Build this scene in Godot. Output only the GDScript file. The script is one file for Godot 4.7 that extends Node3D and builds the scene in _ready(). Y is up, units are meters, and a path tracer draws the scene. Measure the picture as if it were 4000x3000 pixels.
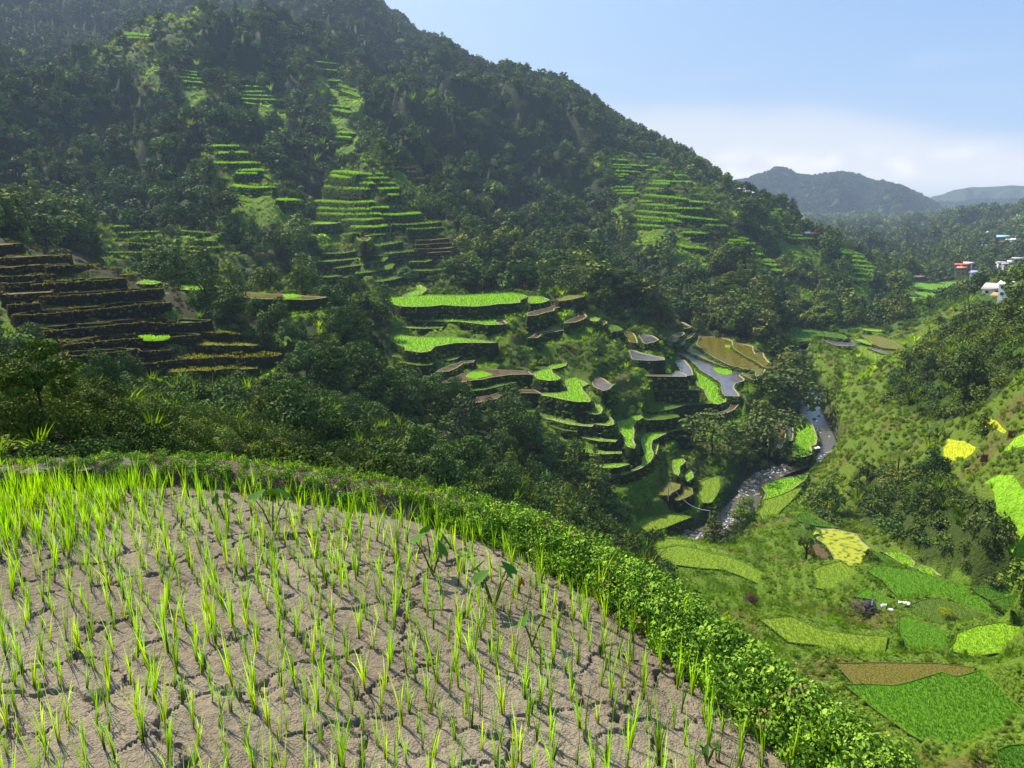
extends Node3D
# A terraced river valley seen from the edge of a drying rice paddy. Metres, y up, the camera stands at x = z = 0.

const EYE := 2.4
const STRETCH := 2.5
const AZ_A := -0.8726646
const AZ_B := 0.8726646
const AZ_N := 161
const LD_A := 1.5040774
const LD_B := 8.5171932
const LD_N := 211
# the terrain mesh: columns of azimuth, rows of distance
const TA := -0.80
const TB := 0.80
const TNA := 500
const TL_A := 1.56
const TL_B := 8.36
const TNL := 940

var knots_a := PackedFloat64Array()
var knots_l := PackedFloat64Array()
var knots_t := PackedFloat64Array()
var coarse := PackedFloat64Array()
var ground := PackedFloat32Array()
var cover := PackedByteArray()      # what grows on each terrain point
var crest := PackedFloat32Array()   # steepest view angle in front of each terrain point
var plots: Array = []
var names := {}
var rng := RandomNumberGenerator.new()
var noise := FastNoiseLite.new()
var noise_fine := FastNoiseLite.new()
var mats := {}
var shapes := {}

const ZONES := {"forest": 0, "field": 1, "margin": 2, "lowfield": 3, "shrubr": 4, "slope": 5, "terr": 6, "brown": 7, "spur": 8, "sunny": 9, "spurc": 10, "valley": 11, "knoll": 12, "town": 13, "river": 14}


func _ready() -> void:
	rng.seed = 20417
	noise.seed = 5
	noise.noise_type = FastNoiseLite.TYPE_SIMPLEX
	noise.frequency = 1.0
	noise.fractal_octaves = 3
	noise_fine.seed = 9
	noise_fine.noise_type = FastNoiseLite.TYPE_SIMPLEX
	noise_fine.frequency = 1.0
	noise_fine.fractal_octaves = 4
	# --- camera, sky, sun, exposure
	var cam := Camera3D.new()
	cam.name = "camera"
	cam.fov = 50.0
	cam.near = 0.1
	cam.far = 12000.0
	cam.position = Vector3(0, EYE, 0)
	cam.rotation_degrees = Vector3(-12.6, 0, 0)
	add_child(cam)
	cam.current = true
	var we := WorldEnvironment.new()
	we.name = "environment"
	var env := Environment.new()
	env.background_mode = Environment.BG_SKY
	env.sky = Sky.new()
	env.sky.sky_material = make_sky()
	env.tonemap_mode = Environment.TONE_MAPPER_LINEAR
	env.tonemap_exposure = 2.15
	env.fog_enabled = true
	env.fog_density = 0.00014
	env.fog_light_color = Color(0.78, 0.87, 1.0)
	env.sdfgi_enabled = true
	env.ssao_enabled = true
	env.ssil_enabled = true
	we.environment = env
	add_child(we)
	var sun := DirectionalLight3D.new()
	sun.name = "sun"
	sun.light_energy = 1.6
	sun.light_color = Color(1.0, 0.955, 0.86)
	sun.light_angular_distance = 0.5
	sun.shadow_enabled = true
	sun.rotation_degrees = Vector3(-45, 180 + 44, 0)
	add_child(sun)
	# --- land
	make_materials()
	ground_points()
	solve_land()
	plot_zones_and_land()
	build_land()
	plot_ridges()
	build_river()
	build_plots()
	# --- foreground
	build_paddy()
	build_bund()
	# --- things
	plot_seedlings()
	plot_houses()
	make_tree_shapes()
	plot_trees()
	build_marks()
	grow_cover()
	grow_foreground()


# ---------------------------------------------------------------- naming
func numbered(called: String) -> String:
	var n: int = names.get(called, 0)
	names[called] = n + 1
	return called if n == 0 else "%s_%03d" % [called, n]

func thing(called: String, label: String, category: String, at := Vector3.ZERO, turn := 0.0, group := "") -> Node3D:
	var o := Node3D.new()
	o.name = numbered(called)
	add_child(o)
	o.position = at
	o.rotation.y = turn
	tag(o, label, category, group)
	return o

func tag(o: Node, label: String, category: String, group := "") -> void:
	o.set_meta("label", label)
	o.set_meta("category", category)
	if group != "":
		o.set_meta("group", group)

func part(called: String, mesh: Mesh, mat: Material, parent: Node3D) -> MeshInstance3D:
	var o := MeshInstance3D.new()
	o.name = called
	o.mesh = mesh
	o.material_override = mat
	if parent == self:
		o.name = numbered(called)
	parent.add_child(o, true)
	return o

func structure(called: String, mesh: Mesh, mat: Material) -> MeshInstance3D:
	var o := part(called, mesh, mat, self)
	o.set_meta("kind", "structure")
	return o

func scatter(called: String, mesh: Mesh, mat: Material, places: Array, tints: Array, parent: Node3D) -> void:
	if places.is_empty():
		return
	var mm := MultiMesh.new()
	mm.transform_format = MultiMesh.TRANSFORM_3D
	mm.use_colors = true
	mm.mesh = mesh
	mm.instance_count = places.size()
	for k in places.size():
		mm.set_instance_transform(k, places[k])
		mm.set_instance_color(k, tints[k])
	var o := MultiMeshInstance3D.new()
	o.name = called
	o.multimesh = mm
	o.material_override = mat
	o.set_meta("kind", "stuff")
	if parent == self:
		o.name = numbered(called)
	parent.add_child(o, true)


# ---------------------------------------------------------------- sky
func make_sky() -> Material:
	var w := 1024
	var h := 512
	var im := Image.create(w, h, false, Image.FORMAT_RGBF)
	var cl := FastNoiseLite.new()
	cl.seed = 3
	cl.noise_type = FastNoiseLite.TYPE_SIMPLEX
	cl.frequency = 1.0
	cl.fractal_octaves = 4
	var sd := Vector3(-sin(deg_to_rad(43.0)) * cos(deg_to_rad(47.0)), sin(deg_to_rad(47.0)), -cos(deg_to_rad(43.0)) * cos(deg_to_rad(47.0)))
	for y in h:
		var el := (0.5 - (y + 0.5) / h) * PI
		for x in w:
			# the first column looks along -z
			var az := wrapf((x + 0.5) / w * TAU, -PI, PI)
			var d := Vector3(sin(az) * cos(el), sin(el), -cos(az) * cos(el))
			var up := maxf(d.y, 0.0)
			var c := Vector3(0.05, 0.17, 0.40).lerp(Vector3(0.30, 0.37, 0.44), exp(-up * 7.0))
			var near := maxf(d.dot(sd), 0.0)
			c += Vector3(0.52, 0.50, 0.28) * pow(near, 3.0) + Vector3(0.3, 0.3, 0.4) * pow(near, 12.0)
			# a long thin sheet of high cloud low over the horizon, and a few wisps
			var q := Vector3(d.x, d.y * 5.0, d.z)
			var n := cl.get_noise_3dv(q * 1.6) * 0.6 + cl.get_noise_3dv(q * 5.0 + Vector3(7, 1, 4)) * 0.25
			var top := 0.104 + 0.012 * cl.get_noise_2d(az * 1.3, 2.0) - 0.19 * maxf(az - 0.33, 0.0) - 0.3 * maxf(-az, 0.0) * 0.1
			var band := smoothstep(top + 0.012, top - 0.03, el + n * 0.022) * smoothstep(-0.01, 0.03, el)
			c = c.lerp(Vector3(0.60, 0.54, 0.48).lerp(Vector3(0.42, 0.43, 0.44), clampf(el * 9.0, 0.0, 1.0)), band * 0.85)
			var puff := smoothstep(0.28, 0.55, cl.get_noise_3dv(Vector3(d.x, d.y * 2.6, d.z) * 17.0) + 0.25) * smoothstep(0.018, 0.03, el) * smoothstep(0.062, 0.04, el)
			c = c.lerp(Vector3(1.35, 1.18, 1.0), puff * 0.16)
			var wisp := smoothstep(0.18, 0.6, cl.get_noise_3dv(Vector3(d.x * 3.0, d.y * 26.0, d.z * 3.0))) * smoothstep(0.11, 0.18, el) * smoothstep(0.55, 0.3, el)
			c = c.lerp(Vector3(0.6, 0.6, 0.62), wisp * 0.18)
			if el < 0.0:
				c = Vector3(0.12, 0.15, 0.11)
			im.set_pixel(x, y, Color(c.x, c.y, c.z))
	var m := PanoramaSkyMaterial.new()
	m.panorama = ImageTexture.create_from_image(im)
	return m


# ---------------------------------------------------------------- materials
func mottle(freq: float, lo: Color, mid: Color, hi: Color, sd: int) -> NoiseTexture2D:
	var f := FastNoiseLite.new()
	f.seed = sd
	f.noise_type = FastNoiseLite.TYPE_SIMPLEX
	f.frequency = freq
	f.fractal_octaves = 5
	var t := NoiseTexture2D.new()
	t.width = 512
	t.height = 512
	t.seamless = true
	t.noise = f
	var r := Gradient.new()
	r.set_color(0, lo)
	r.set_color(1, hi)
	r.add_point(0.5, mid)
	t.color_ramp = r
	return t

func plain(c: Color, rough := 0.9, spec := 0.3) -> StandardMaterial3D:
	var m := StandardMaterial3D.new()
	m.albedo_color = c.linear_to_srgb()
	m.roughness = rough
	m.metallic_specular = spec
	return m

func leafy(c: Color, through := 0.5, rough := 0.62) -> StandardMaterial3D:
	var m := plain(c, rough, 0.10)
	m.vertex_color_use_as_albedo = true
	m.backlight_enabled = true
	m.backlight = Color(through * 0.9, through, through * 0.35)
	m.cull_mode = BaseMaterial3D.CULL_DISABLED
	return m

func textured(c: Color, tex: Texture2D, scale: float, rough: float, bump := 0.0) -> StandardMaterial3D:
	var m := plain(c, rough, 0.25)
	m.albedo_texture = tex
	m.uv1_triplanar = true
	m.uv1_world_triplanar = true
	m.uv1_scale = Vector3(scale, scale, scale)
	if bump > 0.0:
		m.heightmap_enabled = true
		m.heightmap_texture = shapes["bump"]
		m.heightmap_scale = bump
	return m

func make_materials() -> void:
	var grey := mottle(0.012, Color(0.62, 0.62, 0.62), Color(0.85, 0.85, 0.85), Color(1, 1, 1), 1)
	var green := mottle(0.016, Color(0.62, 0.70, 0.60), Color(0.86, 0.90, 0.8), Color(1, 1, 1), 2)
	var weeds := mottle(0.03, Color(0.45, 0.55, 0.4), Color(0.7, 0.8, 0.6), Color(1, 0.95, 0.75), 4)
	var scum := mottle(0.011, Color(0.36, 0.42, 0.40), Color(0.95, 1.0, 0.9), Color(1, 1, 0.9), 6)
	var fb := FastNoiseLite.new()
	fb.seed = 8
	fb.frequency = 0.05
	fb.fractal_octaves = 5
	var tb := NoiseTexture2D.new()
	tb.width = 512
	tb.height = 512
	tb.seamless = true
	tb.noise = fb
	shapes["bump"] = tb
	mats["rice"] = textured(Color(0.21, 0.39, 0.012), green, 0.11, 0.8, 12.0)
	mats["riceb"] = textured(Color(0.22, 0.40, 0.02), green, 0.09, 0.8, 12.0)
	mats["deep"] = textured(Color(0.07, 0.17, 0.010), green, 0.3, 0.8, 8.0)
	mats["deepl"] = textured(Color(0.11, 0.24, 0.010), green, 0.3, 0.8, 8.0)
	mats["lime"] = textured(Color(0.25, 0.41, 0.016), green, 0.2, 0.8, 8.0)
	mats["olivef"] = textured(Color(0.19, 0.26, 0.018), green, 0.2, 0.8, 8.0)
	mats["olivel"] = textured(Color(0.10, 0.155, 0.022), green, 0.25, 0.8, 8.0)
	mats["green2"] = textured(Color(0.15, 0.31, 0.02), green, 0.05, 0.8, 8.0)
	mats["ripe"] = textured(Color(0.42, 0.42, 0.012), green, 0.2, 0.8, 8.0)
	mats["grass"] = textured(Color(0.115, 0.175, 0.02), weeds, 0.16, 0.9, 12.0)
	mats["dry"] = textured(Color(0.16, 0.115, 0.05), weeds, 0.16, 0.9, 8.0)
	mats["tan"] = textured(Color(0.24, 0.20, 0.07), weeds, 0.12, 0.9, 8.0)
	mats["soil"] = textured(Color(0.155, 0.105, 0.06), grey, 0.3, 0.95, 8.0)
	mats["fallow"] = textured(Color(0.24, 0.17, 0.055), weeds, 0.3, 0.9, 6.0)
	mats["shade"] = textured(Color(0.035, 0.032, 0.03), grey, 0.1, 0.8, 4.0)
	for w in [["mud", Color(0.15, 0.088, 0.042)], ["pond", Color(0.125, 0.115, 0.125)], ["olive", Color(0.175, 0.15, 0.018)], ["algae", Color(0.155, 0.165, 0.075)]]:
		var m := textured(w[1], grey, 0.06, 0.16)
		m.metallic_specular = 0.5
		mats[w[0]] = m
	mats["scum"] = textured(Color(0.30, 0.30, 0.025), scum, 0.13, 0.6)
	mats["rim"] = textured(Color(0.33, 0.28, 0.18), grey, 0.8, 0.95)
	mats["rim_grass"] = textured(Color(0.16, 0.22, 0.03), weeds, 0.6, 0.95)
	mats["rim_dry"] = textured(Color(0.25, 0.18, 0.09), weeds, 0.6, 0.95)
	mats["wall"] = textured(Color(0.075, 0.09, 0.026), weeds, 0.5, 0.95, 30.0)
	mats["wall_dry"] = textured(Color(0.075, 0.05, 0.028), weeds, 0.5, 0.95, 30.0)
	mats["leaf"] = leafy(Color(1, 1, 1), 0.36)
	mats["pine"] = leafy(Color(0.062, 0.088, 0.018), 0.5)
	mats["blade"] = leafy(Color(1, 1, 1), 1.3, 0.5)
	mats["bark"] = textured(Color(0.10, 0.075, 0.055), grey, 2.0, 0.95, 2.0)
	mats["stone"] = textured(Color(0.29, 0.26, 0.22), grey, 0.5, 0.9, 6.0)
	mats["slab"] = textured(Color(0.22, 0.19, 0.155), grey, 2.5, 0.95, 2.0)
	mats["land"] = textured(Color(1, 1, 1), weeds, 0.12, 0.95, 20.0)
	mats["land"].vertex_color_use_as_albedo = true
	var water := plain(Color(0.085, 0.07, 0.05), 0.15, 0.5)
	water.normal_enabled = true
	var nw := FastNoiseLite.new()
	nw.seed = 12
	nw.frequency = 0.03
	var tw := NoiseTexture2D.new()
	tw.as_normal_map = true
	tw.seamless = true
	tw.noise = nw
	tw.bump_strength = 3.0
	water.normal_texture = tw
	water.normal_scale = 0.8
	water.uv1_triplanar = true
	water.uv1_world_triplanar = true
	water.uv1_scale = Vector3(0.25, 0.25, 0.25)
	mats["river"] = water
	mats["foam"] = plain(Color(0.55, 0.56, 0.58), 0.8)
	mats["mud_dry"] = textured(Color(1, 1, 1), mottle(0.02, Color(0.8, 0.78, 0.76), Color(0.92, 0.91, 0.9), Color(1, 1, 1), 15), 1.3, 0.95, 0.9)
	mats["mud_dry"].vertex_color_use_as_albedo = true
	mats["mud_dry"].uv1_scale = Vector3(2.2, 2.2, 2.2)
	mats["bund"] = textured(Color(0.20, 0.165, 0.11), mottle(0.03, Color(0.5, 0.5, 0.45), Color(0.8, 0.8, 0.75), Color(1, 1, 1), 16), 1.8, 0.95, 3.0)
	mats["flower"] = plain(Color(0.62, 0.55, 0.72), 0.8)
	for c in [["white", Color(0.78, 0.78, 0.76)], ["silver", Color(0.62, 0.64, 0.66)], ["grey", Color(0.33, 0.33, 0.34)], ["lilac", Color(0.6, 0.55, 0.72)], ["red", Color(0.42, 0.07, 0.05)], ["redbrown", Color(0.25, 0.08, 0.05)], ["straw", Color(0.5, 0.4, 0.2)], ["pink", Color(0.6, 0.17, 0.17)], ["brown", Color(0.17, 0.11, 0.08)], ["blue", Color(0.22, 0.42, 0.55)], ["orange", Color(0.40, 0.20, 0.09)], ["violet", Color(0.25, 0.22, 0.6)], ["green", Color(0.35, 0.5, 0.38)], ["redwall", Color(0.45, 0.1, 0.07)], ["glass", Color(0.03, 0.035, 0.04)], ["door", Color(0.12, 0.07, 0.04)], ["sheet", Color(0.8, 0.8, 0.8)], ["tarp", Color(0.03, 0.025, 0.05)], ["cyan", Color(0.1, 0.3, 0.6)], ["stick", Color(0.13, 0.10, 0.075)], ["pole", Color(0.42, 0.38, 0.30)], ["purple", Color(0.12, 0.035, 0.05)], ["wire", Color(0.35, 0.36, 0.37)]]:
		mats[c[0]] = plain(c[1], 0.75)


# ---------------------------------------------------------------- land
func survey(a: PackedFloat32Array) -> void:
	for k in range(0, a.size(), 3):
		var d := sqrt(a[k] * a[k] + a[k + 2] * a[k + 2])
		knots_a.append(atan2(a[k], -a[k + 2]) * STRETCH)
		knots_l.append(log(d))
		knots_t.append((a[k + 1] - EYE) / d)

func solve_land() -> void:
	# a thin plate through the surveyed points, in azimuth and log distance
	var n := knots_a.size()
	var m := n + 3
	var rows: Array[PackedFloat64Array] = []
	for i in n:
		var r := PackedFloat64Array()
		r.resize(m + 1)
		var ai := knots_a[i]
		var li := knots_l[i]
		for j in n:
			var da := ai - knots_a[j]
			var dl := li - knots_l[j]
			var r2 := da * da + dl * dl
			r[j] = 0.5 * r2 * log(r2 + 1e-12) if r2 > 1e-12 else 0.0
		r[i] += 6e-4
		r[n] = 1.0
		r[n + 1] = ai
		r[n + 2] = li
		r[m] = knots_t[i]
		rows.append(r)
	for k in 3:
		var r := PackedFloat64Array()
		r.resize(m + 1)
		for j in n:
			r[j] = 1.0 if k == 0 else (knots_a[j] if k == 1 else knots_l[j])
		rows.append(r)
	for c in m:
		var best := c
		for i in range(c + 1, m):
			if absf(rows[i][c]) > absf(rows[best][c]):
				best = i
		if best != c:
			var t := rows[c]
			rows[c] = rows[best]
			rows[best] = t
		var pr := rows[c]
		var inv := 1.0 / pr[c]
		for i in range(c + 1, m):
			var ri := rows[i]
			var f := ri[c] * inv
			if f == 0.0:
				continue
			for j in range(c + 1, m + 1):
				ri[j] -= f * pr[j]
			rows[i] = ri
	var w := PackedFloat64Array()
	w.resize(m)
	for c in range(m - 1, -1, -1):
		var s := rows[c][m]
		for j in range(c + 1, m):
			s -= rows[c][j] * w[j]
		w[c] = s / rows[c][c]
	coarse.resize(AZ_N * LD_N)
	for i in AZ_N:
		var a := (AZ_A + (AZ_B - AZ_A) * i / (AZ_N - 1.0)) * STRETCH
		for j in LD_N:
			var l := LD_A + (LD_B - LD_A) * j / (LD_N - 1.0)
			var s := w[n] + w[n + 1] * a + w[n + 2] * l
			for k in n:
				var da := a - knots_a[k]
				var dl := l - knots_l[k]
				var r2 := da * da + dl * dl + 1e-12
				s += w[k] * 0.5 * r2 * log(r2)
			coarse[i * LD_N + j] = s

func base_tan(az: float, l: float) -> float:
	var x := clampf((az - AZ_A) / (AZ_B - AZ_A) * (AZ_N - 1), 0.0, AZ_N - 1.001)
	var y := clampf((l - LD_A) / (LD_B - LD_A) * (LD_N - 1), 0.0, LD_N - 1.001)
	var i := int(x)
	var j := int(y)
	var fx := x - i
	var fy := y - j
	var k := i * LD_N + j
	return (coarse[k] * (1 - fx) + coarse[k + LD_N] * fx) * (1 - fy) + (coarse[k + 1] * (1 - fx) + coarse[k + LD_N + 1] * fx) * fy

func plot_zones_and_land() -> void:
	ground.resize(TNA * TNL)
	cover.resize(TNA * TNL)
	for i in TNA:
		var az := TA + (TB - TA) * i / (TNA - 1.0)
		var sa := sin(az)
		var ca := cos(az)
		for j in TNL:
			var l := TL_A + (TL_B - TL_A) * j / (TNL - 1.0)
			var d := exp(l)
			var x := d * sa
			var z := -d * ca
			var y := EYE + base_tan(az, l) * d
			var rough := clampf(d * 0.006, 0.05, 9.0)
			var s := 1.0 / clampf(d * 0.07, 3.0, 160.0)
			# the bumps have one size per distance band, blended
			y += rough * noise.get_noise_2d(x * s, z * s) * clampf((d - 25.0) / 60.0, 0.15, 1.0)
			ground[i * TNL + j] = y
	plot_zones()
	plot_terraces()
	carve_gullies()
	step_ground()
	for p in plots:
		if p.called.ends_with("field") and not p.has("sloping"):
			apron(p)
	for p in plots:
		if p.has("sloping"):
			mark_plot(p)
		else:
			cut_plot(p)
	var rc: Array = river_course()
	for k in range(rc.size() - 1):
		for q in 12:
			var a := Vector3(rc[k][0], rc[k][1], rc[k][2]).lerp(Vector3(rc[k + 1][0], rc[k + 1][1], rc[k + 1][2]), q / 12.0)
			sink(a, rc[k][3] * 0.5 + 0.8, a.y - 0.9, 14)
	crest.resize(TNA * TNL)
	for i in TNA:
		var top := -9.0
		for j in TNL:
			crest[i * TNL + j] = top
			var d := exp(TL_A + (TL_B - TL_A) * j / (TNL - 1.0))
			if d > 9.0:
				top = maxf(top, (ground[i * TNL + j] - EYE) / d)

func step_ground() -> void:
	# old overgrown steps between the tended terraces
	for i in TNA:
		for j in TNL:
			var k := i * TNL + j
			var code := cover[k]
			if not code in [6, 8, 9, 10, 12]:
				continue
			var p := spot(i, j)
			var rise := 2.6 if code == 6 else 4.2
			var y := ground[k] + 0.8 * noise.get_noise_2d(p.x * 0.05, p.y * 0.05)
			var f := y / rise
			var whole := floorf(f)
			ground[k] = (whole + smoothstep(0.5, 0.95, f - whole)) * rise

func carve_gullies() -> void:
	# ribs and gullies run down the big slopes; they fade out where terraces and fields lie
	var ci := 100
	var cj := 188
	var w := PackedFloat32Array()
	w.resize(ci * cj)
	w.fill(1.0)
	for i in ci:
		for j in cj:
			var k := mini(i * 5, TNA - 1) * TNL + mini(j * 5, TNL - 1)
			if cover[k] != 0:
				w[i * cj + j] = 0.0
	for p in plots:
		var b := bounds(p.poly)
		for i in range(b[0] / 5, b[1] / 5 + 1):
			for j in range(b[2] / 5, b[3] / 5 + 1):
				if i < ci and j < cj:
					w[i * cj + j] = 0.0
	for pass_no in 3:
		var t := w.duplicate()
		for i in ci:
			for j in cj:
				var sum := 0.0
				for a in [-1, 0, 1]:
					for b in [-1, 0, 1]:
						sum += w[clampi(i + a, 0, ci - 1) * cj + clampi(j + b, 0, cj - 1)]
				t[i * cj + j] = minf(sum / 9.0, w[i * cj + j])
		w = t
	for i in TNA:
		var az := TA + (TB - TA) * i / (TNA - 1.0)
		var skyline := 0
		for j in TNL:
			var l := TL_A + (TL_B - TL_A) * j / (TNL - 1.0)
			var d := exp(l)
			if j == 0:
				var top := -9.0
				for jj in range(300, TNL):
					var tt := (ground[i * TNL + jj] - EYE) / exp(TL_A + (TL_B - TL_A) * jj / (TNL - 1.0))
					if tt > top:
						top = tt
						skyline = jj
			if d < 240.0 or d > 1900.0:
				continue
			var x := minf(i / 5.0, ci - 1.01)
			var y := minf(j / 5.0, cj - 1.01)
			var ii := int(x)
			var jj := int(y)
			var fx := x - ii
			var fy := y - jj
			var k := ii * cj + jj
			var f := (w[k] * (1 - fx) + w[k + cj] * fx) * (1 - fy) + (w[k + 1] * (1 - fx) + w[k + cj + 1] * fx) * fy
			var q := Vector2(az * 5.6 + 0.5 * noise.get_noise_2d(az * 4.0, l * 5.0), l * 3.0)
			var rib := 1.0 - 2.2 * absf(noise.get_noise_2d(q.x, q.y)) + 0.35 * noise.get_noise_2d(q.x * 2.0 + 9.0, q.y * 2.0)
			# the skyline stays where it is
			ground[i * TNL + j] += f * clampf(absf(j - skyline) / 45.0, 0.0, 1.0) * (rib - 0.8) * clampf((d - 240.0) * 0.10, 0.0, 38.0)

func cells(lo_a: float, hi_a: float, lo_l: float, hi_l: float) -> Array:
	return [clampi(int((lo_a - TA) / (TB - TA) * (TNA - 1)) - 1, 0, TNA - 1), clampi(int((hi_a - TA) / (TB - TA) * (TNA - 1)) + 2, 0, TNA - 1), clampi(int((lo_l - TL_A) / (TL_B - TL_A) * (TNL - 1)) - 1, 0, TNL - 1), clampi(int((hi_l - TL_A) / (TL_B - TL_A) * (TNL - 1)) + 2, 0, TNL - 1)]

func bounds(poly: PackedVector2Array) -> Array:
	var lo_a := 9.0
	var hi_a := -9.0
	var lo_l := 99.0
	var hi_l := -99.0
	for p in poly:
		var a := atan2(p.x, -p.y)
		var l := log(maxf(p.length(), 1.0))
		lo_a = minf(lo_a, a)
		hi_a = maxf(hi_a, a)
		lo_l = minf(lo_l, l)
		hi_l = maxf(hi_l, l)
	return cells(lo_a, hi_a, lo_l, hi_l)

func spot(i: int, j: int) -> Vector2:
	var az := TA + (TB - TA) * i / (TNA - 1.0)
	var d := exp(TL_A + (TL_B - TL_A) * j / (TNL - 1.0))
	return Vector2(d * sin(az), -d * cos(az))

func zone(kind: String, xz: Array) -> void:
	var poly := PackedVector2Array()
	for k in range(0, xz.size(), 2):
		poly.append(Vector2(xz[k], xz[k + 1]))
	var b := bounds(poly)
	var code: int = ZONES[kind]
	for i in range(b[0], b[1] + 1):
		for j in range(b[2], b[3] + 1):
			if cover[i * TNL + j] == 0 and Geometry2D.is_point_in_polygon(spot(i, j), poly):
				cover[i * TNL + j] = code

func sink(at: Vector3, r: float, level: float, code: int) -> void:
	var c := Vector2(at.x, at.z)
	var az := atan2(at.x, -at.z)
	var d := c.length()
	var b := cells(az - r / d, az + r / d, log(d - r), log(d + r))
	for i in range(b[0], b[1] + 1):
		for j in range(b[2], b[3] + 1):
			if spot(i, j).distance_to(c) < r:
				ground[i * TNL + j] = minf(ground[i * TNL + j], level)
				cover[i * TNL + j] = code

func ground_at(x: float, z: float) -> float:
	var u := clampf((atan2(x, -z) - TA) / (TB - TA) * (TNA - 1), 0.0, TNA - 1.001)
	var v := clampf((log(maxf(sqrt(x * x + z * z), 1.0)) - TL_A) / (TL_B - TL_A) * (TNL - 1), 0.0, TNL - 1.001)
	var i := int(u)
	var j := int(v)
	var fx := u - i
	var fy := v - j
	var k := i * TNL + j
	return (ground[k] * (1 - fx) + ground[k + TNL] * fx) * (1 - fy) + (ground[k + 1] * (1 - fx) + ground[k + TNL + 1] * fx) * fy

func cell_at(x: float, z: float) -> int:
	var i := clampi(int(round((atan2(x, -z) - TA) / (TB - TA) * (TNA - 1))), 0, TNA - 1)
	var j := clampi(int(round((log(maxf(sqrt(x * x + z * z), 1.0)) - TL_A) / (TL_B - TL_A) * (TNL - 1))), 0, TNL - 1)
	return i * TNL + j

func build_land() -> void:
	var v := PackedVector3Array()
	var n := PackedVector3Array()
	var c := PackedColorArray()
	v.resize(TNA * TNL)
	n.resize(TNA * TNL)
	c.resize(TNA * TNL)
	for i in TNA:
		for j in TNL:
			var p := spot(i, j)
			v[i * TNL + j] = Vector3(p.x, ground[i * TNL + j], p.y)
	for i in TNA:
		for j in TNL:
			var k := i * TNL + j
			var a := v[mini(i + 1, TNA - 1) * TNL + j] - v[maxi(i - 1, 0) * TNL + j]
			var b := v[i * TNL + mini(j + 1, TNL - 1)] - v[i * TNL + maxi(j - 1, 0)]
			n[k] = a.cross(b).normalized()
			var p := v[k]
			var q := noise_fine.get_noise_2d(p.x * 0.05, p.z * 0.05)
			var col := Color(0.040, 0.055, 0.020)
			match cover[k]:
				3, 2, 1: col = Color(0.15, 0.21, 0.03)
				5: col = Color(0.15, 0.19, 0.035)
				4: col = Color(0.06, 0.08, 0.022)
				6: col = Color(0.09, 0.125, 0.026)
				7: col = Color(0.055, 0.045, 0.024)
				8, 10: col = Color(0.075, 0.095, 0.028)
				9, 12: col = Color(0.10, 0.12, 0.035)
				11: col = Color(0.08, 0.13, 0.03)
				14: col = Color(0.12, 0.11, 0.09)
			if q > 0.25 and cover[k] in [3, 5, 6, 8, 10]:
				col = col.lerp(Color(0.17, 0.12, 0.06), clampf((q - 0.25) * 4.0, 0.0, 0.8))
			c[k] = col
	var idx := PackedInt32Array()
	idx.resize((TNA - 1) * (TNL - 1) * 6)
	var w := 0
	for i in TNA - 1:
		for j in TNL - 1:
			var k := i * TNL + j
			idx[w] = k
			idx[w + 1] = k + 1
			idx[w + 2] = k + TNL
			idx[w + 3] = k + TNL
			idx[w + 4] = k + 1
			idx[w + 5] = k + TNL + 1
			w += 6
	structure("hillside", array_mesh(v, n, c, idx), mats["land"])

func array_mesh(v: PackedVector3Array, n: PackedVector3Array, c: PackedColorArray, idx: PackedInt32Array) -> ArrayMesh:
	var a := []
	a.resize(Mesh.ARRAY_MAX)
	a[Mesh.ARRAY_VERTEX] = v
	a[Mesh.ARRAY_NORMAL] = n
	if c.size() > 0:
		a[Mesh.ARRAY_COLOR] = c
	a[Mesh.ARRAY_INDEX] = idx
	var m := ArrayMesh.new()
	m.add_surface_from_arrays(Mesh.PRIMITIVE_TRIANGLES, a)
	return m


# ---------------------------------------------------------------- far mountains
var ridge_trees: Array = []

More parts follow.
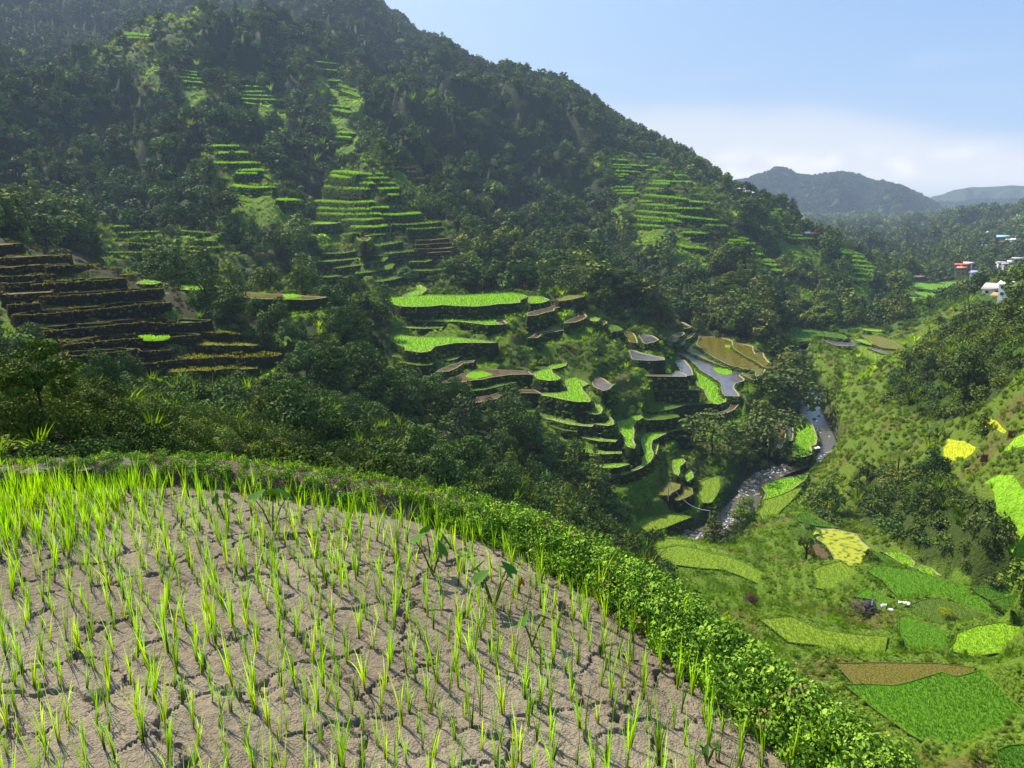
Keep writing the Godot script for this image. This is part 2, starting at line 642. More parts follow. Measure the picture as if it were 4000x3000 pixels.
func ridge(called: String, far: float, depth: float, line: Array) -> void:
	var cols := 150
	var rows := 40
	var v := PackedVector3Array()
	var n := PackedVector3Array()
	var c := PackedColorArray()
	var a0: float = line[0]
	var a1: float = line[line.size() - 2]
	for i in cols:
		var az := lerpf(a0, a1, i / (cols - 1.0))
		var top: float = line[1]
		for k in range(0, line.size() - 2, 2):
			if az >= line[k] and az <= line[k + 2]:
				top = lerpf(line[k + 1], line[k + 3], smoothstep(0.0, 1.0, (az - line[k]) / (line[k + 2] - line[k])) * 0.5 + 0.5 * (az - line[k]) / (line[k + 2] - line[k]))
		for j in rows:
			var f := j / (rows - 1.0) * 2.0 - 1.0   # -1 near foot, 0 crest, 1 far foot
			var d := far + f * depth
			var spur := noise.get_noise_2d(az * far / 260.0, called.length() * 3.0 + f * 0.8)
			var fall := absf(f)
			var y := lerpf(top, -130.0, pow(fall, 1.15)) + spur * 70.0 * sin(minf(fall, 1.0) * PI) + noise_fine.get_noise_2d(az * far * 0.012, d * 0.012) * 14.0 * minf(fall * 4.0, 1.0)
			# keep every slope below the line of sight to the crest
			y = minf(y, EYE + (top - EYE) / far * d - absf(f) * 12.0) if f < 0.0 else y
			v.append(Vector3(d * sin(az), y, -d * cos(az)))
			c.append(Color(0.045, 0.065, 0.024))
	for i in cols:
		for j in rows:
			var a := v[mini(i + 1, cols - 1) * rows + j] - v[maxi(i - 1, 0) * rows + j]
			var b := v[i * rows + mini(j + 1, rows - 1)] - v[i * rows + maxi(j - 1, 0)]
			n.append(a.cross(b).normalized())
	var idx := PackedInt32Array()
	for i in cols - 1:
		for j in rows - 1:
			var k := i * rows + j
			idx.append_array(PackedInt32Array([k, k + 1, k + rows, k + rows, k + 1, k + rows + 1]))
	structure(called, array_mesh(v, n, c, idx), mats["land"])
	if far > 4000.0:
		return
	for k in 5200:
		var i := rng.randi() % (cols - 1)
		var j := rng.randi() % (rows / 2 + 1)
		var p := v[i * rows + j].lerp(v[(i + 1) * rows + j], rng.randf()).lerp(v[i * rows + j + 1], rng.randf() * 0.5)
		var s := rng.randf_range(14.0, 26.0) * far / 2600.0
		var t := rng.randf()
		ridge_trees.append([Transform3D(Basis(Vector3.UP, rng.randf() * TAU).scaled(Vector3(s, s * 0.8, s)), p - Vector3(0, s * 0.35, 0)), Color(0.042, 0.065, 0.022).lerp(Color(0.085, 0.115, 0.04), t * t)])


# ---------------------------------------------------------------- river
func build_river() -> void:
	var rc: Array = river_course()
	var left: Array[Vector3] = []
	var right: Array[Vector3] = []
	var mid: Array[Vector3] = []
	var wide: Array[float] = []
	for k in range(rc.size() - 1):
		for q in 5:
			var t := q / 5.0
			mid.append(Vector3(rc[k][0], rc[k][1], rc[k][2]).lerp(Vector3(rc[k + 1][0], rc[k + 1][1], rc[k + 1][2]), t))
			wide.append(lerpf(rc[k][3], rc[k + 1][3], t))
	var st := SurfaceTool.new()
	st.begin(Mesh.PRIMITIVE_TRIANGLES)
	for k in mid.size():
		var d := mid[mini(k + 1, mid.size() - 1)] - mid[maxi(k - 1, 0)]
		d.y = 0.0
		var s := d.normalized().cross(Vector3.UP) * (wide[k] * 0.34 + 0.5)
		left.append(mid[k] - s)
		right.append(mid[k] + s)
	for k in mid.size() - 1:
		for t in [left[k], left[k + 1], right[k], right[k], left[k + 1], right[k + 1]]:
			st.set_normal(Vector3.UP)
			st.add_vertex(t)
	structure("river", st.commit(), mats["river"])
	# white water over the stones
	var foam := SurfaceTool.new()
	foam.begin(Mesh.PRIMITIVE_TRIANGLES)
	for k in mid.size():
		var strong := 0.45 + 0.55 * sin(k * 0.45)
		for q in int(maxf(strong - 0.2, 0.0) * 12.0):
			var across := rng.randf_range(-0.42, 0.42)
			var p := left[k].lerp(right[k], 0.5 + across) + Vector3(rng.randf_range(-0.8, 0.8), 0.03, rng.randf_range(-0.8, 0.8))
			var r := rng.randf_range(0.06, 0.2)
			var top := p + Vector3(0, rng.randf_range(0.02, 0.08), 0)
			var a0 := rng.randf() * TAU
			for e in 6:
				var a := a0 + e * TAU / 6.0
				var b := a0 + (e + 1) * TAU / 6.0
				foam.add_vertex(top)
				foam.add_vertex(p + Vector3(cos(a) * r * 1.6, -0.03, sin(a) * r))
				foam.add_vertex(p + Vector3(cos(b) * r * 1.6, -0.03, sin(b) * r))
	foam.generate_normals()
	var f := part("white_water", foam.commit(), mats["foam"], self)
	f.set_meta("kind", "stuff")
	tag(f, "white water foaming between the boulders of the river", "rapids")
	# boulders
	var forms := [rock(0, 0.3), rock(1, 0.35), rock(2, 0.25)]
	for k in mid.size():
		for q in (2 if k < 60 else 1):
			if rng.randf() < 0.45:
				continue
			var across := rng.randf_range(-0.5, 0.5)
			var p := left[k].lerp(right[k], 0.5 + across) + Vector3(rng.randf_range(-1, 1), 0, rng.randf_range(-1, 1))
			var r := rng.randf_range(0.3, 0.75) * (1.35 if rng.randf() < 0.22 else 0.8)
			var o := part("boulder", forms[rng.randi() % 3], mats["stone"], self)
			o.position = p + Vector3(0, -0.1, 0)
			o.rotation = Vector3(rng.randf_range(-0.3, 0.3), rng.randf() * TAU, rng.randf_range(-0.3, 0.3))
			o.scale = Vector3(r * 1.25, r * 0.75, r)
			tag(o, "pale rounded boulder lying in the white water of the river bed", "boulder", "boulders in the river bed")

func rock(sd: int, rough: float) -> ArrayMesh:
	var s := SphereMesh.new()
	s.radial_segments = 14
	s.rings = 8
	var a := s.get_mesh_arrays()
	var v: PackedVector3Array = a[Mesh.ARRAY_VERTEX]
	for k in v.size():
		var p := v[k].normalized()
		v[k] = p * (0.85 + rough * noise.get_noise_3d(p.x * 1.3 + sd * 7.0, p.y * 1.3, p.z * 1.3) * 1.6)
	var st := SurfaceTool.new()
	st.begin(Mesh.PRIMITIVE_TRIANGLES)
	var idx: PackedInt32Array = a[Mesh.ARRAY_INDEX]
	for k in idx:
		st.set_smooth_group(0)
		st.add_vertex(v[k])
	st.generate_normals()
	return st.commit()


# ---------------------------------------------------------------- terraces
func terrace(called: String, label: String, kind: String, wall: float, level: float, xz: Array) -> void:
	var p := PackedVector2Array()
	for k in range(0, xz.size(), 2):
		p.append(Vector2(xz[k], xz[k + 1]))
	if Geometry2D.is_polygon_clockwise(p):
		p.reverse()
	p = soften(p)
	var y := PackedFloat32Array()
	y.resize(p.size())
	y.fill(level)
	plots.append({"called": called, "label": label, "kind": kind, "wall": wall, "poly": p, "y": y, "group": "", "front": p.size(), "bed": false})

func slope_field(called: String, label: String, kind: String, wall: float, xyz: Array) -> void:
	var p := PackedVector2Array()
	var y := PackedFloat32Array()
	for k in range(0, xyz.size(), 3):
		p.append(Vector2(xyz[k], xyz[k + 2]))
		y.append(xyz[k + 1])
	if Geometry2D.is_polygon_clockwise(p):
		p.reverse()
		y.reverse()
	plots.append({"called": called, "label": label, "kind": kind, "wall": wall, "poly": p, "y": y, "group": "", "front": p.size(), "bed": true, "sloping": true})

func level_at(p: Dictionary, q: Vector2) -> float:
	# height of a plot's surface under a point, from its corners
	var sum := 0.0
	var w := 0.0
	for k in p.poly.size():
		var d: float = p.poly[k].distance_squared_to(q) + 0.01
		var f := 1.0 / (d * d)
		sum += p.y[k] * f
		w += f
	return sum / w

func ledge(called: String, label: String, group: String, kind: String, wall: float, tread: float, xyz: Array) -> void:
	var front := PackedVector3Array()
	for k in range(0, xyz.size(), 3):
		front.append(Vector3(xyz[k], xyz[k + 1], xyz[k + 2]))
	# bend the edge a little, as hand built edges are
	var fine := PackedVector3Array()
	for k in front.size():
		var p := front[k]
		fine.append(p)
		if k + 1 < front.size():
			fine.append(p.lerp(front[k + 1], 0.5) + Vector3(rng.randf_range(-0.5, 0.5), 0, rng.randf_range(-0.7, 0.7)))
	var p2 := PackedVector2Array()
	var y := PackedFloat32Array()
	var n := fine.size()
	for k in n:
		p2.append(Vector2(fine[k].x, fine[k].z))
		y.append(fine[k].y)
	for k in range(n - 1, -1, -1):
		var t := fine[mini(k + 1, n - 1)] - fine[maxi(k - 1, 0)]
		var back := Vector2(t.z, -t.x).normalized()
		if back.dot(Vector2(fine[k].x, fine[k].z)) < 0.0:
			back = -back
		var w := tread * (0.45 if k == 0 or k == n - 1 else 1.0) * rng.randf_range(0.85, 1.2)
		p2.append(Vector2(fine[k].x, fine[k].z) + back * w)
		y.append(fine[k].y)
	if Geometry2D.is_polygon_clockwise(p2):
		p2.reverse()
		y.reverse()
	plots.append({"called": called, "label": label, "kind": kind, "wall": wall, "poly": p2, "y": y, "group": "", "front": n, "bed": true})

func soften(p: PackedVector2Array) -> PackedVector2Array:
	# a closed Catmull-Rom curve through the corners
	var out := PackedVector2Array()
	var n := p.size()
	for k in n:
		var a := p[(k - 1 + n) % n]
		var b := p[k]
		var c := p[(k + 1) % n]
		var d := p[(k + 2) % n]
		var steps := clampi(int(b.distance_to(c) / 2.2), 1, 5)
		for q in steps:
			var t := q / float(steps)
			var m := b.cubic_interpolate(c, b + (a - b) * 0.6, c + (d - c) * 0.6, t)
			out.append(m + Vector2(rng.randf_range(-0.12, 0.12), rng.randf_range(-0.12, 0.12)))
	if Geometry2D.triangulate_polygon(out).is_empty():
		return p
	return out

func apron(p: Dictionary) -> void:
	# the ground comes up to the edge of an open field as a grassy bank
	var poly: PackedVector2Array = p.poly
	for r in [6.0, 4.0, 2.5, 1.3]:
		var grown: Array = Geometry2D.offset_polygon(poly, r)
		if grown.is_empty():
			continue
		var ring: PackedVector2Array = grown[0]
		var b := bounds(ring)
		for i in range(b[0], b[1] + 1):
			for j in range(b[2], b[3] + 1):
				var s := spot(i, j)
				if Geometry2D.is_point_in_polygon(s, ring):
					var k := i * TNL + j
					var y: float = level_at(p, s) if p.has("sloping") else p.y[0]
					ground[k] = maxf(ground[k], y - 0.12 - (r - 1.3) * 0.42)

func cut_plot(p: Dictionary) -> void:
	var poly: PackedVector2Array = p.poly
	var level := 1e9
	for y in p.y:
		level = minf(level, y)
	var grown: Array = Geometry2D.offset_polygon(poly, 0.3 if p.called.ends_with("field") else 0.9)
	var ring: PackedVector2Array = poly if grown.is_empty() else grown[0]
	var b := bounds(ring)
	for i in range(b[0], b[1] + 1):
		for j in range(b[2], b[3] + 1):
			var s := spot(i, j)
			if Geometry2D.is_point_in_polygon(s, ring):
				var k := i * TNL + j
				var cap := level - (0.12 if p.called.ends_with("field") else 0.3)
				if p.has("sloping"):
					cap = level_at(p, s) - 0.2
				if ground[k] > cap:
					ground[k] = cap
				cover[k] = 1
				# keep the view of the field open
				for q in range(1, 14 if p.bed else 7):
					var kk := k - q
					if j - q > 0 and cover[kk] != 1 and (not p.bed or cover[kk] == 0):
						cover[kk] = 2
						if not p.called.ends_with("field"):
							ground[kk] = minf(ground[kk], level - 0.23 * mini(q, 7))

func mark_plot(p: Dictionary) -> void:
	var b := bounds(p.poly)
	for i in range(b[0], b[1] + 1):
		for j in range(b[2], b[3] + 1):
			if Geometry2D.is_point_in_polygon(spot(i, j), p.poly):
				cover[i * TNL + j] = 1

func ground_patch(poly: PackedVector2Array, base: Vector3) -> ArrayMesh:
	# the ground inside an outline, a hand above the land
	var v := PackedVector3Array()
	var n := PackedVector3Array()
	var idx := PackedInt32Array()
	var b := bounds(poly)
	for i in range(b[0], b[1]):
		for j in range(b[2], b[3]):
			var cell := PackedVector2Array([spot(i, j), spot(i + 1, j), spot(i + 1, j + 1), spot(i, j + 1)])
			for piece in Geometry2D.intersect_polygons(cell, poly):
				if Geometry2D.is_polygon_clockwise(piece):
					continue
				var k := v.size()
				for e in piece:
					v.append(Vector3(e.x, ground_at(e.x, e.y) + 0.08, e.y) - base)
				var up: Vector3 = (v[k + 1] - v[k]).cross(v[k + 2] - v[k]).normalized()
				if up.y < 0.0:
					up = -up
				for e in piece:
					n.append(up)
				for e in range(1, piece.size() - 1):
					var a := (piece[e] - piece[0]).cross(piece[e + 1] - piece[0])
					idx.append_array(PackedInt32Array([k, k + e, k + e + 1] if a > 0.0 else [k, k + e + 1, k + e]))
	return array_mesh(v, n, PackedColorArray(), idx)

func build_plots() -> void:
	var pale := ["mud", "pond", "olive", "algae", "rice", "scum", "soil"]
	for p in plots:
		var poly: PackedVector2Array = p.poly
		var ys: PackedFloat32Array = p.y
		var n := poly.size()
		var mid := Vector2.ZERO
		for q in poly:
			mid += q
		mid /= n
		var base := Vector3(mid.x, ys[0], mid.y)
		var far := mid.length()
		var cat := "terrace"
		if p.called.ends_with("field"):
			cat = "field"
		var o := thing(p.called, p.label, cat, base, 0.0, p.group)
		var kind: String = p.kind
		if p.has("sloping"):
			part("field", ground_patch(poly, base), mats[kind], o)
			crop(p, poly, ys, base, far, o)
			continue
		# the field
		var st := SurfaceTool.new()
		st.begin(Mesh.PRIMITIVE_TRIANGLES)
		var tri := Geometry2D.triangulate_polygon(poly)
		for t in range(0, tri.size(), 3):
			var a := tri[t]
			var b := tri[t + 1]
			var c := tri[t + 2]
			var order := [a, c, b] if (poly[b] - poly[a]).cross(poly[c] - poly[a]) < 0.0 else [a, b, c]
			for k in order:
				st.set_normal(Vector3.UP)
				st.add_vertex(Vector3(poly[k].x, ys[k], poly[k].y) - base)
		part("field", st.commit(), mats[kind], o)
		# wall and rim
		var ws := SurfaceTool.new()
		ws.begin(Mesh.PRIMITIVE_TRIANGLES)
		var rs := SurfaceTool.new()
		rs.begin(Mesh.PRIMITIVE_TRIANGLES)
		var rim_w := clampf(far * 0.0014, 0.12, 0.55)
		var rim_h := rim_w * 0.5
		if p.bed:
			rim_w *= 0.7
			rim_h *= 0.6
		var outer := PackedVector2Array()
		for k in n:
			var e := (poly[(k + 1) % n] - poly[(k - 1 + n) % n]).normalized()
			outer.append(Vector2(e.y, -e.x))   # outward for this winding
		var probe: Vector2 = poly[0] + outer[0] * 0.2
		var flip := 0
		for k in n:
			probe = poly[k] + outer[k] * 0.15
			flip += 1 if Geometry2D.is_point_in_polygon(probe, poly) else -1
		if flip > 0:
			for k in n:
				outer[k] = -outer[k]
		var depth: float = 1.2 if p.called.ends_with("field") else p.wall + 3.0
		var grow_at: Array = []
		for k in n:
			var k2 := (k + 1) % n
			var a := Vector3(poly[k].x, ys[k], poly[k].y) - base
			var b := Vector3(poly[k2].x, ys[k2], poly[k2].y) - base
			var oa := Vector3(outer[k].x, 0, outer[k].y)
			var ob := Vector3(outer[k2].x, 0, outer[k2].y)
			# rim: inner foot, inner top, outer top
			var ra := [a + Vector3(0, -0.02, 0), a + Vector3(0, rim_h, 0) + oa * rim_w * 0.25, a + Vector3(0, rim_h * 0.8, 0) + oa * rim_w]
			var rb := [b + Vector3(0, -0.02, 0), b + Vector3(0, rim_h, 0) + ob * rim_w * 0.25, b + Vector3(0, rim_h * 0.8, 0) + ob * rim_w]
			for s in 2:
				quad(rs, ra[s], rb[s], rb[s + 1], ra[s + 1])
			# wall in three lifts with a rough face
			var prev_a: Vector3 = ra[2]
			var prev_b: Vector3 = rb[2]
			for s in 4:
				var f := (s + 1) / 4.0
				var ja := noise_fine.get_noise_3d(prev_a.x + base.x, s * 3.0, prev_a.z + base.z) * 0.35
				var jb := noise_fine.get_noise_3d(prev_b.x + base.x, s * 3.0, prev_b.z + base.z) * 0.35
				var na: Vector3 = ra[2] + Vector3(0, -depth * f, 0) + oa * (depth * f * 0.16 + ja)
				var nb: Vector3 = rb[2] + Vector3(0, -depth * f, 0) + ob * (depth * f * 0.16 + jb)
				quad(ws, prev_a, prev_b, nb, na)
				prev_a = na
				prev_b = nb
			# only the downhill side shows its wall
			var here := poly[k].lerp(poly[k2], 0.5)
			if outer[k].dot(here) < 0.2 * here.length():
				grow_at.append([a + base, b + base, oa])
		ws.index()
		ws.generate_normals()
		rs.generate_normals()
		var dry := kind in ["dry", "tan", "soil", "fallow"]
		part("retaining_wall", ws.commit(), mats["wall_dry" if kind in ["dry", "soil"] else "wall"], o)
		part("rim", rs.commit(), mats["rim_dry" if dry else ("rim" if kind in pale and not p.bed else "rim_grass")], o)
		wall_growth(p, grow_at, base, far, o)
		if kind in ["rice", "riceb", "deep", "deepl", "lime", "olivef", "olivel", "ripe", "green2", "fallow", "grass", "tan"]:
			crop(p, poly, ys, base, far, o)

func quad(st: SurfaceTool, a: Vector3, b: Vector3, c: Vector3, d: Vector3) -> void:
	st.add_vertex(a)
	st.add_vertex(b)
	st.add_vertex(c)
	st.add_vertex(a)
	st.add_vertex(c)
	st.add_vertex(d)

func shape(called: String) -> ArrayMesh:
	if not shapes.has(called):
		match called:
			"herb": shapes[called] = bush_mesh(3, 70, 0.30, [[Vector3(0, 0.28, 0), 0.42], [Vector3(0.3, 0.2, 0.1), 0.3], [Vector3(-0.28, 0.22, -0.1), 0.3]], 0.0)
			"herb_b": shapes[called] = bush_mesh(4, 80, 0.24, [[Vector3(0, 0.4, 0), 0.4], [Vector3(0.2, 0.6, 0.1), 0.28], [Vector3(-0.25, 0.25, -0.2), 0.35]], 0.0)
			"tuft": shapes[called] = blade_mesh(11, 14, 1.0, 0.07, 0.35)
			"rice_hill": shapes[called] = blade_mesh(12, 9, 1.0, 0.10, 0.22)
	return shapes[called]

func wall_growth(p: Dictionary, edges: Array, base: Vector3, far: float, o: Node3D) -> void:
	var places := []
	var tints := []
	var kind: String = p.kind
	var dry := kind in ["dry", "soil", "tan"]
	var step := clampf(far * 0.0038, 0.35, 2.4)
	for e in edges:
		var a: Vector3 = e[0]
		var b: Vector3 = e[1]
		var out: Vector3 = e[2]
		var length := a.distance_to(b)
		var count := int(length / step * 1.7 + rng.randf())
		for k in count:
			for lift in 3:
				if dry and rng.randf() < 0.55:
					continue
				if lift == 0 and rng.randf() < 0.3:
					continue
				var down: float = (0.12 + lift * 0.4 + rng.randf() * 0.3) * p.wall
				var q := a.lerp(b, rng.randf()) - Vector3(0, down + step * 0.12, 0) + out * (clampf(far * 0.0019, 0.14, 0.62) + 0.22 + down * 0.16)
				var s := (0.35 + step * 0.62) * rng.randf_range(0.6, 1.25) * (0.8 if lift == 0 else 1.0)
				places.append(Transform3D(Basis.from_euler(Vector3(rng.randf_range(-0.4, 0.4), rng.randf() * TAU, rng.randf_range(-0.4, 0.4))).scaled(Vector3(s, s * rng.randf_range(0.7, 1.1), s)), q - base))
				var t := rng.randf()
				var col := Color(0.09, 0.155, 0.02).lerp(Color(0.30, 0.40, 0.045), t * t)
				if dry or kind == "grass" and t > 0.8:
					col = Color(0.08, 0.065, 0.025).lerp(Color(0.26, 0.19, 0.07), t * t)
				tints.append(col)
	scatter("wall_plants", shape("herb" if far > 60.0 else "herb_b"), mats["leaf"], places, tints, o)
	places = []
	tints = []
	for e in edges:
		var a: Vector3 = e[0]
		var b: Vector3 = e[1]
		var out: Vector3 = e[2]
		for k in int(a.distance_to(b) / step * 1.6 + rng.randf()):
			var q := a.lerp(b, rng.randf()) + out * (clampf(far * 0.0014, 0.12, 0.55) * rng.randf_range(0.6, 1.1) + rng.randf() * 0.25) - Vector3(0, rng.randf() * rng.randf() * 0.9, 0)
			var s := (0.18 + step * 0.5) * rng.randf_range(0.5, 1.2)
			places.append(Transform3D(Basis.from_euler(Vector3(rng.randf_range(-0.3, 0.3), rng.randf() * TAU, rng.randf_range(-0.3, 0.3))).scaled(Vector3(s * 1.2, s, s * 1.2)), q - base))
			var t := rng.randf()
			tints.append(Color(0.12, 0.095, 0.035).lerp(Color(0.24, 0.185, 0.065), t) if dry else Color(0.14, 0.23, 0.025).lerp(Color(0.30, 0.42, 0.04), t))
	scatter("rim_grass", shape("tuft"), mats["blade"], places, tints, o)

func crop(p: Dictionary, poly: PackedVector2Array, ys: PackedFloat32Array, base: Vector3, far: float, o: Node3D) -> void:
	var kind: String = p.kind
	var lo := poly[0]
	var hi := poly[0]
	for q in poly:
		lo = lo.min(q)
		hi = hi.max(q)
	var step := clampf(far * 0.0030, 0.16, 1.5)
	if p.bed and not p.has("sloping"):
		step = clampf(far * 0.0016, 0.25, 0.9)
	var tall := clampf(far * 0.0026, 0.20, 0.6)
	if p.bed and not p.has("sloping"):
		tall = clampf(far * 0.0032, 0.5, 1.5)
	var rows := kind in ["olivef", "olivel"]
	if kind in ["fallow", "grass", "tan"]:
		step *= 1.7
		tall *= 0.7
	var c0: Color = {"rice": Color(0.26, 0.47, 0.02), "riceb": Color(0.25, 0.44, 0.03), "deep": Color(0.09, 0.23, 0.015), "deepl": Color(0.14, 0.32, 0.015), "lime": Color(0.30, 0.48, 0.02), "olivef": Color(0.24, 0.33, 0.025), "olivel": Color(0.15, 0.23, 0.035), "ripe": Color(0.58, 0.54, 0.015), "green2": Color(0.19, 0.38, 0.03), "fallow": Color(0.38, 0.30, 0.10), "grass": Color(0.20, 0.29, 0.035), "tan": Color(0.34, 0.28, 0.09)}[kind]
	var places := []
	var tints := []
	var turn := rng.randf() * 0.6
	var ax := Vector2(cos(turn), sin(turn))
	var ay := Vector2(-sin(turn), cos(turn))
	var mid := (lo + hi) * 0.5
	var half := (hi - lo).length() * 0.5
	var m := int(half / step) + 1
	if m > 90:
		step = half / 90.0
		m = 90
	for i in range(-m, m + 1):
		for j in range(-m, m + 1):
			var jit := 0.36 if rows else 0.95
			var q := mid + ax * (i + rng.randf_range(-jit, jit)) * step * (1.6 if rows else 1.0) + ay * (j + rng.randf_range(-jit, jit)) * step
			if not Geometry2D.is_point_in_polygon(q, poly):
				continue
			var s := tall * rng.randf_range(0.7, 1.15)
			places.append(Transform3D(Basis(Vector3.UP, rng.randf() * TAU).scaled(Vector3(s, s, s)), Vector3(q.x, ys[0] if not p.bed else ys[0], q.y) - base))
			var v := rng.randf_range(0.72, 1.2) * (1.0 + 0.25 * noise_fine.get_noise_2d(q.x * 0.2, q.y * 0.2))
			tints.append(Color(c0.r * v, c0.g * v, c0.b * v))
	if p.bed:
		# ledges may rise a little along their length: stand each plant on the ledge
		for k in places.size():
			var t: Transform3D = places[k]
			if p.has("sloping"):
				t.origin.y = ground_at(t.origin.x + base.x, t.origin.z + base.z) - base.y
				places[k] = t
				continue
			var best := 1e9
			for e in poly.size():
				var dd := poly[e].distance_squared_to(Vector2(t.origin.x + base.x, t.origin.z + base.z))
				if dd < best:
					best = dd
					t.origin.y = ys[e] - base.y
			places[k] = t
	scatter("rice_stand" if not kind in ["fallow", "grass", "tan"] else "weeds", shape("rice_hill"), mats["blade"], places, tints, o)

func seedlings(label: String, level: float, xz: Array) -> void:
	var p := PackedVector2Array()
	for k in range(0, xz.size(), 2):
		p.append(Vector2(xz[k], xz[k + 1]))
	if Geometry2D.is_polygon_clockwise(p):
		p.reverse()
	p = soften(p)
	var mid := Vector2.ZERO
	for q in p:
		mid += q
	mid /= p.size()
	var base := Vector3(mid.x, level, mid.y)
	var o := thing("seedling_bed", label, "seedling bed", base)
	var st := SurfaceTool.new()
	st.begin(Mesh.PRIMITIVE_TRIANGLES)
	var tri := Geometry2D.triangulate_polygon(p)
	for t in range(0, tri.size(), 3):
		var up := (p[tri[t + 1]] - p[tri[t]]).cross(p[tri[t + 2]] - p[tri[t]]) > 0.0
		for e in ([0, 1, 2] if up else [0, 2, 1]):
			st.set_normal(Vector3.UP)
			st.add_vertex(Vector3(p[tri[t + e]].x, level + 0.1, p[tri[t + e]].y) - base)
	for k in p.size():
		var a := Vector3(p[k].x, level + 0.1, p[k].y) - base
		var b := Vector3(p[(k + 1) % p.size()].x, level + 0.1, p[(k + 1) % p.size()].y) - base
		for c in [a, b, b - Vector3(0, 0.3, 0), a, b - Vector3(0, 0.3, 0), a - Vector3(0, 0.3, 0)]:
			st.set_normal(Vector3(a.x, 0.2, a.z).normalized())
			st.add_vertex(c)
	part("bed", st.commit(), mats["lime"], o)
	var places := []
	var tints := []
	var far := mid.length()
	var step := clampf(far * 0.002, 0.2, 0.8)
	var lo := p[0]
	var hi := p[0]
	for q in p:
		lo = lo.min(q)
		hi = hi.max(q)
	var x := lo.x
	while x < hi.x:
		var z := lo.y
		while z < hi.y:
			var q := Vector2(x + rng.randf_range(-0.4, 0.4) * step, z + rng.randf_range(-0.4, 0.4) * step)
			if Geometry2D.is_point_in_polygon(q, p):
				var s := rng.randf_range(0.3, 0.5)
				places.append(Transform3D(Basis(Vector3.UP, rng.randf() * TAU).scaled(Vector3(s, s, s)), Vector3(q.x, level + 0.08, q.y) - base))
				var v := rng.randf_range(0.85, 1.15)
				tints.append(Color(0.30 * v, 0.55 * v, 0.012 * v))
			z += step
		x += step
	scatter("seedling", shape("rice_hill"), mats["blade"], places, tints, o)


# ---------------------------------------------------------------- plants as meshes
func bush_mesh(sd: int, count: int, leaf: float, blobs: Array, trunk: float) -> ArrayMesh:
	var r := RandomNumberGenerator.new()
	r.seed = 1000 + sd
	var v := PackedVector3Array()
	var n := PackedVector3Array()
	var c := PackedColorArray()
	var idx := PackedInt32Array()
	if trunk > 0.0:
		limb(v, n, c, idx, Vector3(0, -0.03, 0), Vector3(0.01, 0.6, 0), trunk, trunk * 0.5)
		for b in blobs:
			limb(v, n, c, idx, Vector3(0, 0.3, 0), b[0], trunk * 0.5, trunk * 0.2)
	crown(v, n, c, idx, r, count, leaf, blobs)
	return array_mesh(v, n, c, idx)

func crown(v: PackedVector3Array, n: PackedVector3Array, c: PackedColorArray, idx: PackedInt32Array, r: RandomNumberGenerator, count: int, leaf: float, blobs: Array) -> void:
	var total := 0.0
	for b in blobs:
		total += b[1] * b[1]
	for k in count:
		var pick := r.randf() * total
		var b: Array = blobs[0]
		for bb in blobs:
			pick -= bb[1] * bb[1]
			if pick <= 0.0:
				b = bb
				break
		var d := Vector3(r.randfn(), r.randfn(), r.randfn()).normalized()
		d.y = d.y * 0.9 + 0.12
		var flat: float = b[2] if b.size() > 2 else 0.85
		var p: Vector3 = b[0] + Vector3(d.x, d.y * flat, d.z) * b[1] * r.randf_range(0.68, 1.06)
		var nn := (d * 0.9 + Vector3(r.randfn(), r.randfn() + 0.3, r.randfn()) * 0.55).normalized()
		var u := nn.cross(Vector3(r.randfn(), r.randfn(), r.randfn())).normalized()
		var w := nn.cross(u)
		var s := leaf * r.randf_range(0.6, 1.25)
		var shade := r.randf_range(0.55, 1.0)
		leaf_at(v, n, c, idx, p, u * s * 0.5, w * s * 0.30, nn, Color(shade * r.randf_range(0.9, 1.0), shade, shade * r.randf_range(0.7, 1.0)))

func leaf_at(v: PackedVector3Array, n: PackedVector3Array, c: PackedColorArray, idx: PackedInt32Array, p: Vector3, u: Vector3, w: Vector3, nn: Vector3, col: Color) -> void:
	var s := v.size()
	v.append(p - u)
	v.append(p + w + nn * w.length() * 0.3)
	v.append(p + u)
	v.append(p - w + nn * w.length() * 0.3)
	for k in 4:
		n.append(nn)
		c.append(col)
	for k in [0, 1, 2, 0, 2, 3]:
		idx.append(s + k)

func limb(v: PackedVector3Array, n: PackedVector3Array, c: PackedColorArray, idx: PackedInt32Array, a: Vector3, b: Vector3, ra: float, rb: float) -> void:
	var d := (b - a).normalized()
	var u := d.cross(Vector3(0.3, 0.1, 1)).normalized()
	var w := d.cross(u)
	var s := v.size()
	for e in 6:
		var t := e * TAU / 6.0
		var o := u * cos(t) + w * sin(t)
		v.append(a + o * ra)
		v.append(b + o * rb)
		for q in 2:
			n.append(o)
			c.append(Color(0.75, 0.5, 0.42))
	for e in 6:
		var k := s + e * 2
		var k2 := s + ((e + 1) % 6) * 2
		for q in [k, k + 1, k2, k2, k + 1, k2 + 1]:
			idx.append(q)

func blade_mesh(sd: int, count: int, tall: float, width: float, lean: float) -> ArrayMesh:
	var r := RandomNumberGenerator.new()
	r.seed = 2000 + sd
	var v := PackedVector3Array()
	var n := PackedVector3Array()
	var c := PackedColorArray()
	var idx := PackedInt32Array()
	for k in count:
		var a := r.randf() * TAU
		var dir := Vector3(cos(a), 0, sin(a))
		blade(v, n, c, idx, r, dir * r.randf() * 0.12 * tall, dir, tall * r.randf_range(0.6, 1.0), width, lean * r.randf_range(0.3, 1.4), 3, 1.0)
	return array_mesh(v, n, c, idx)

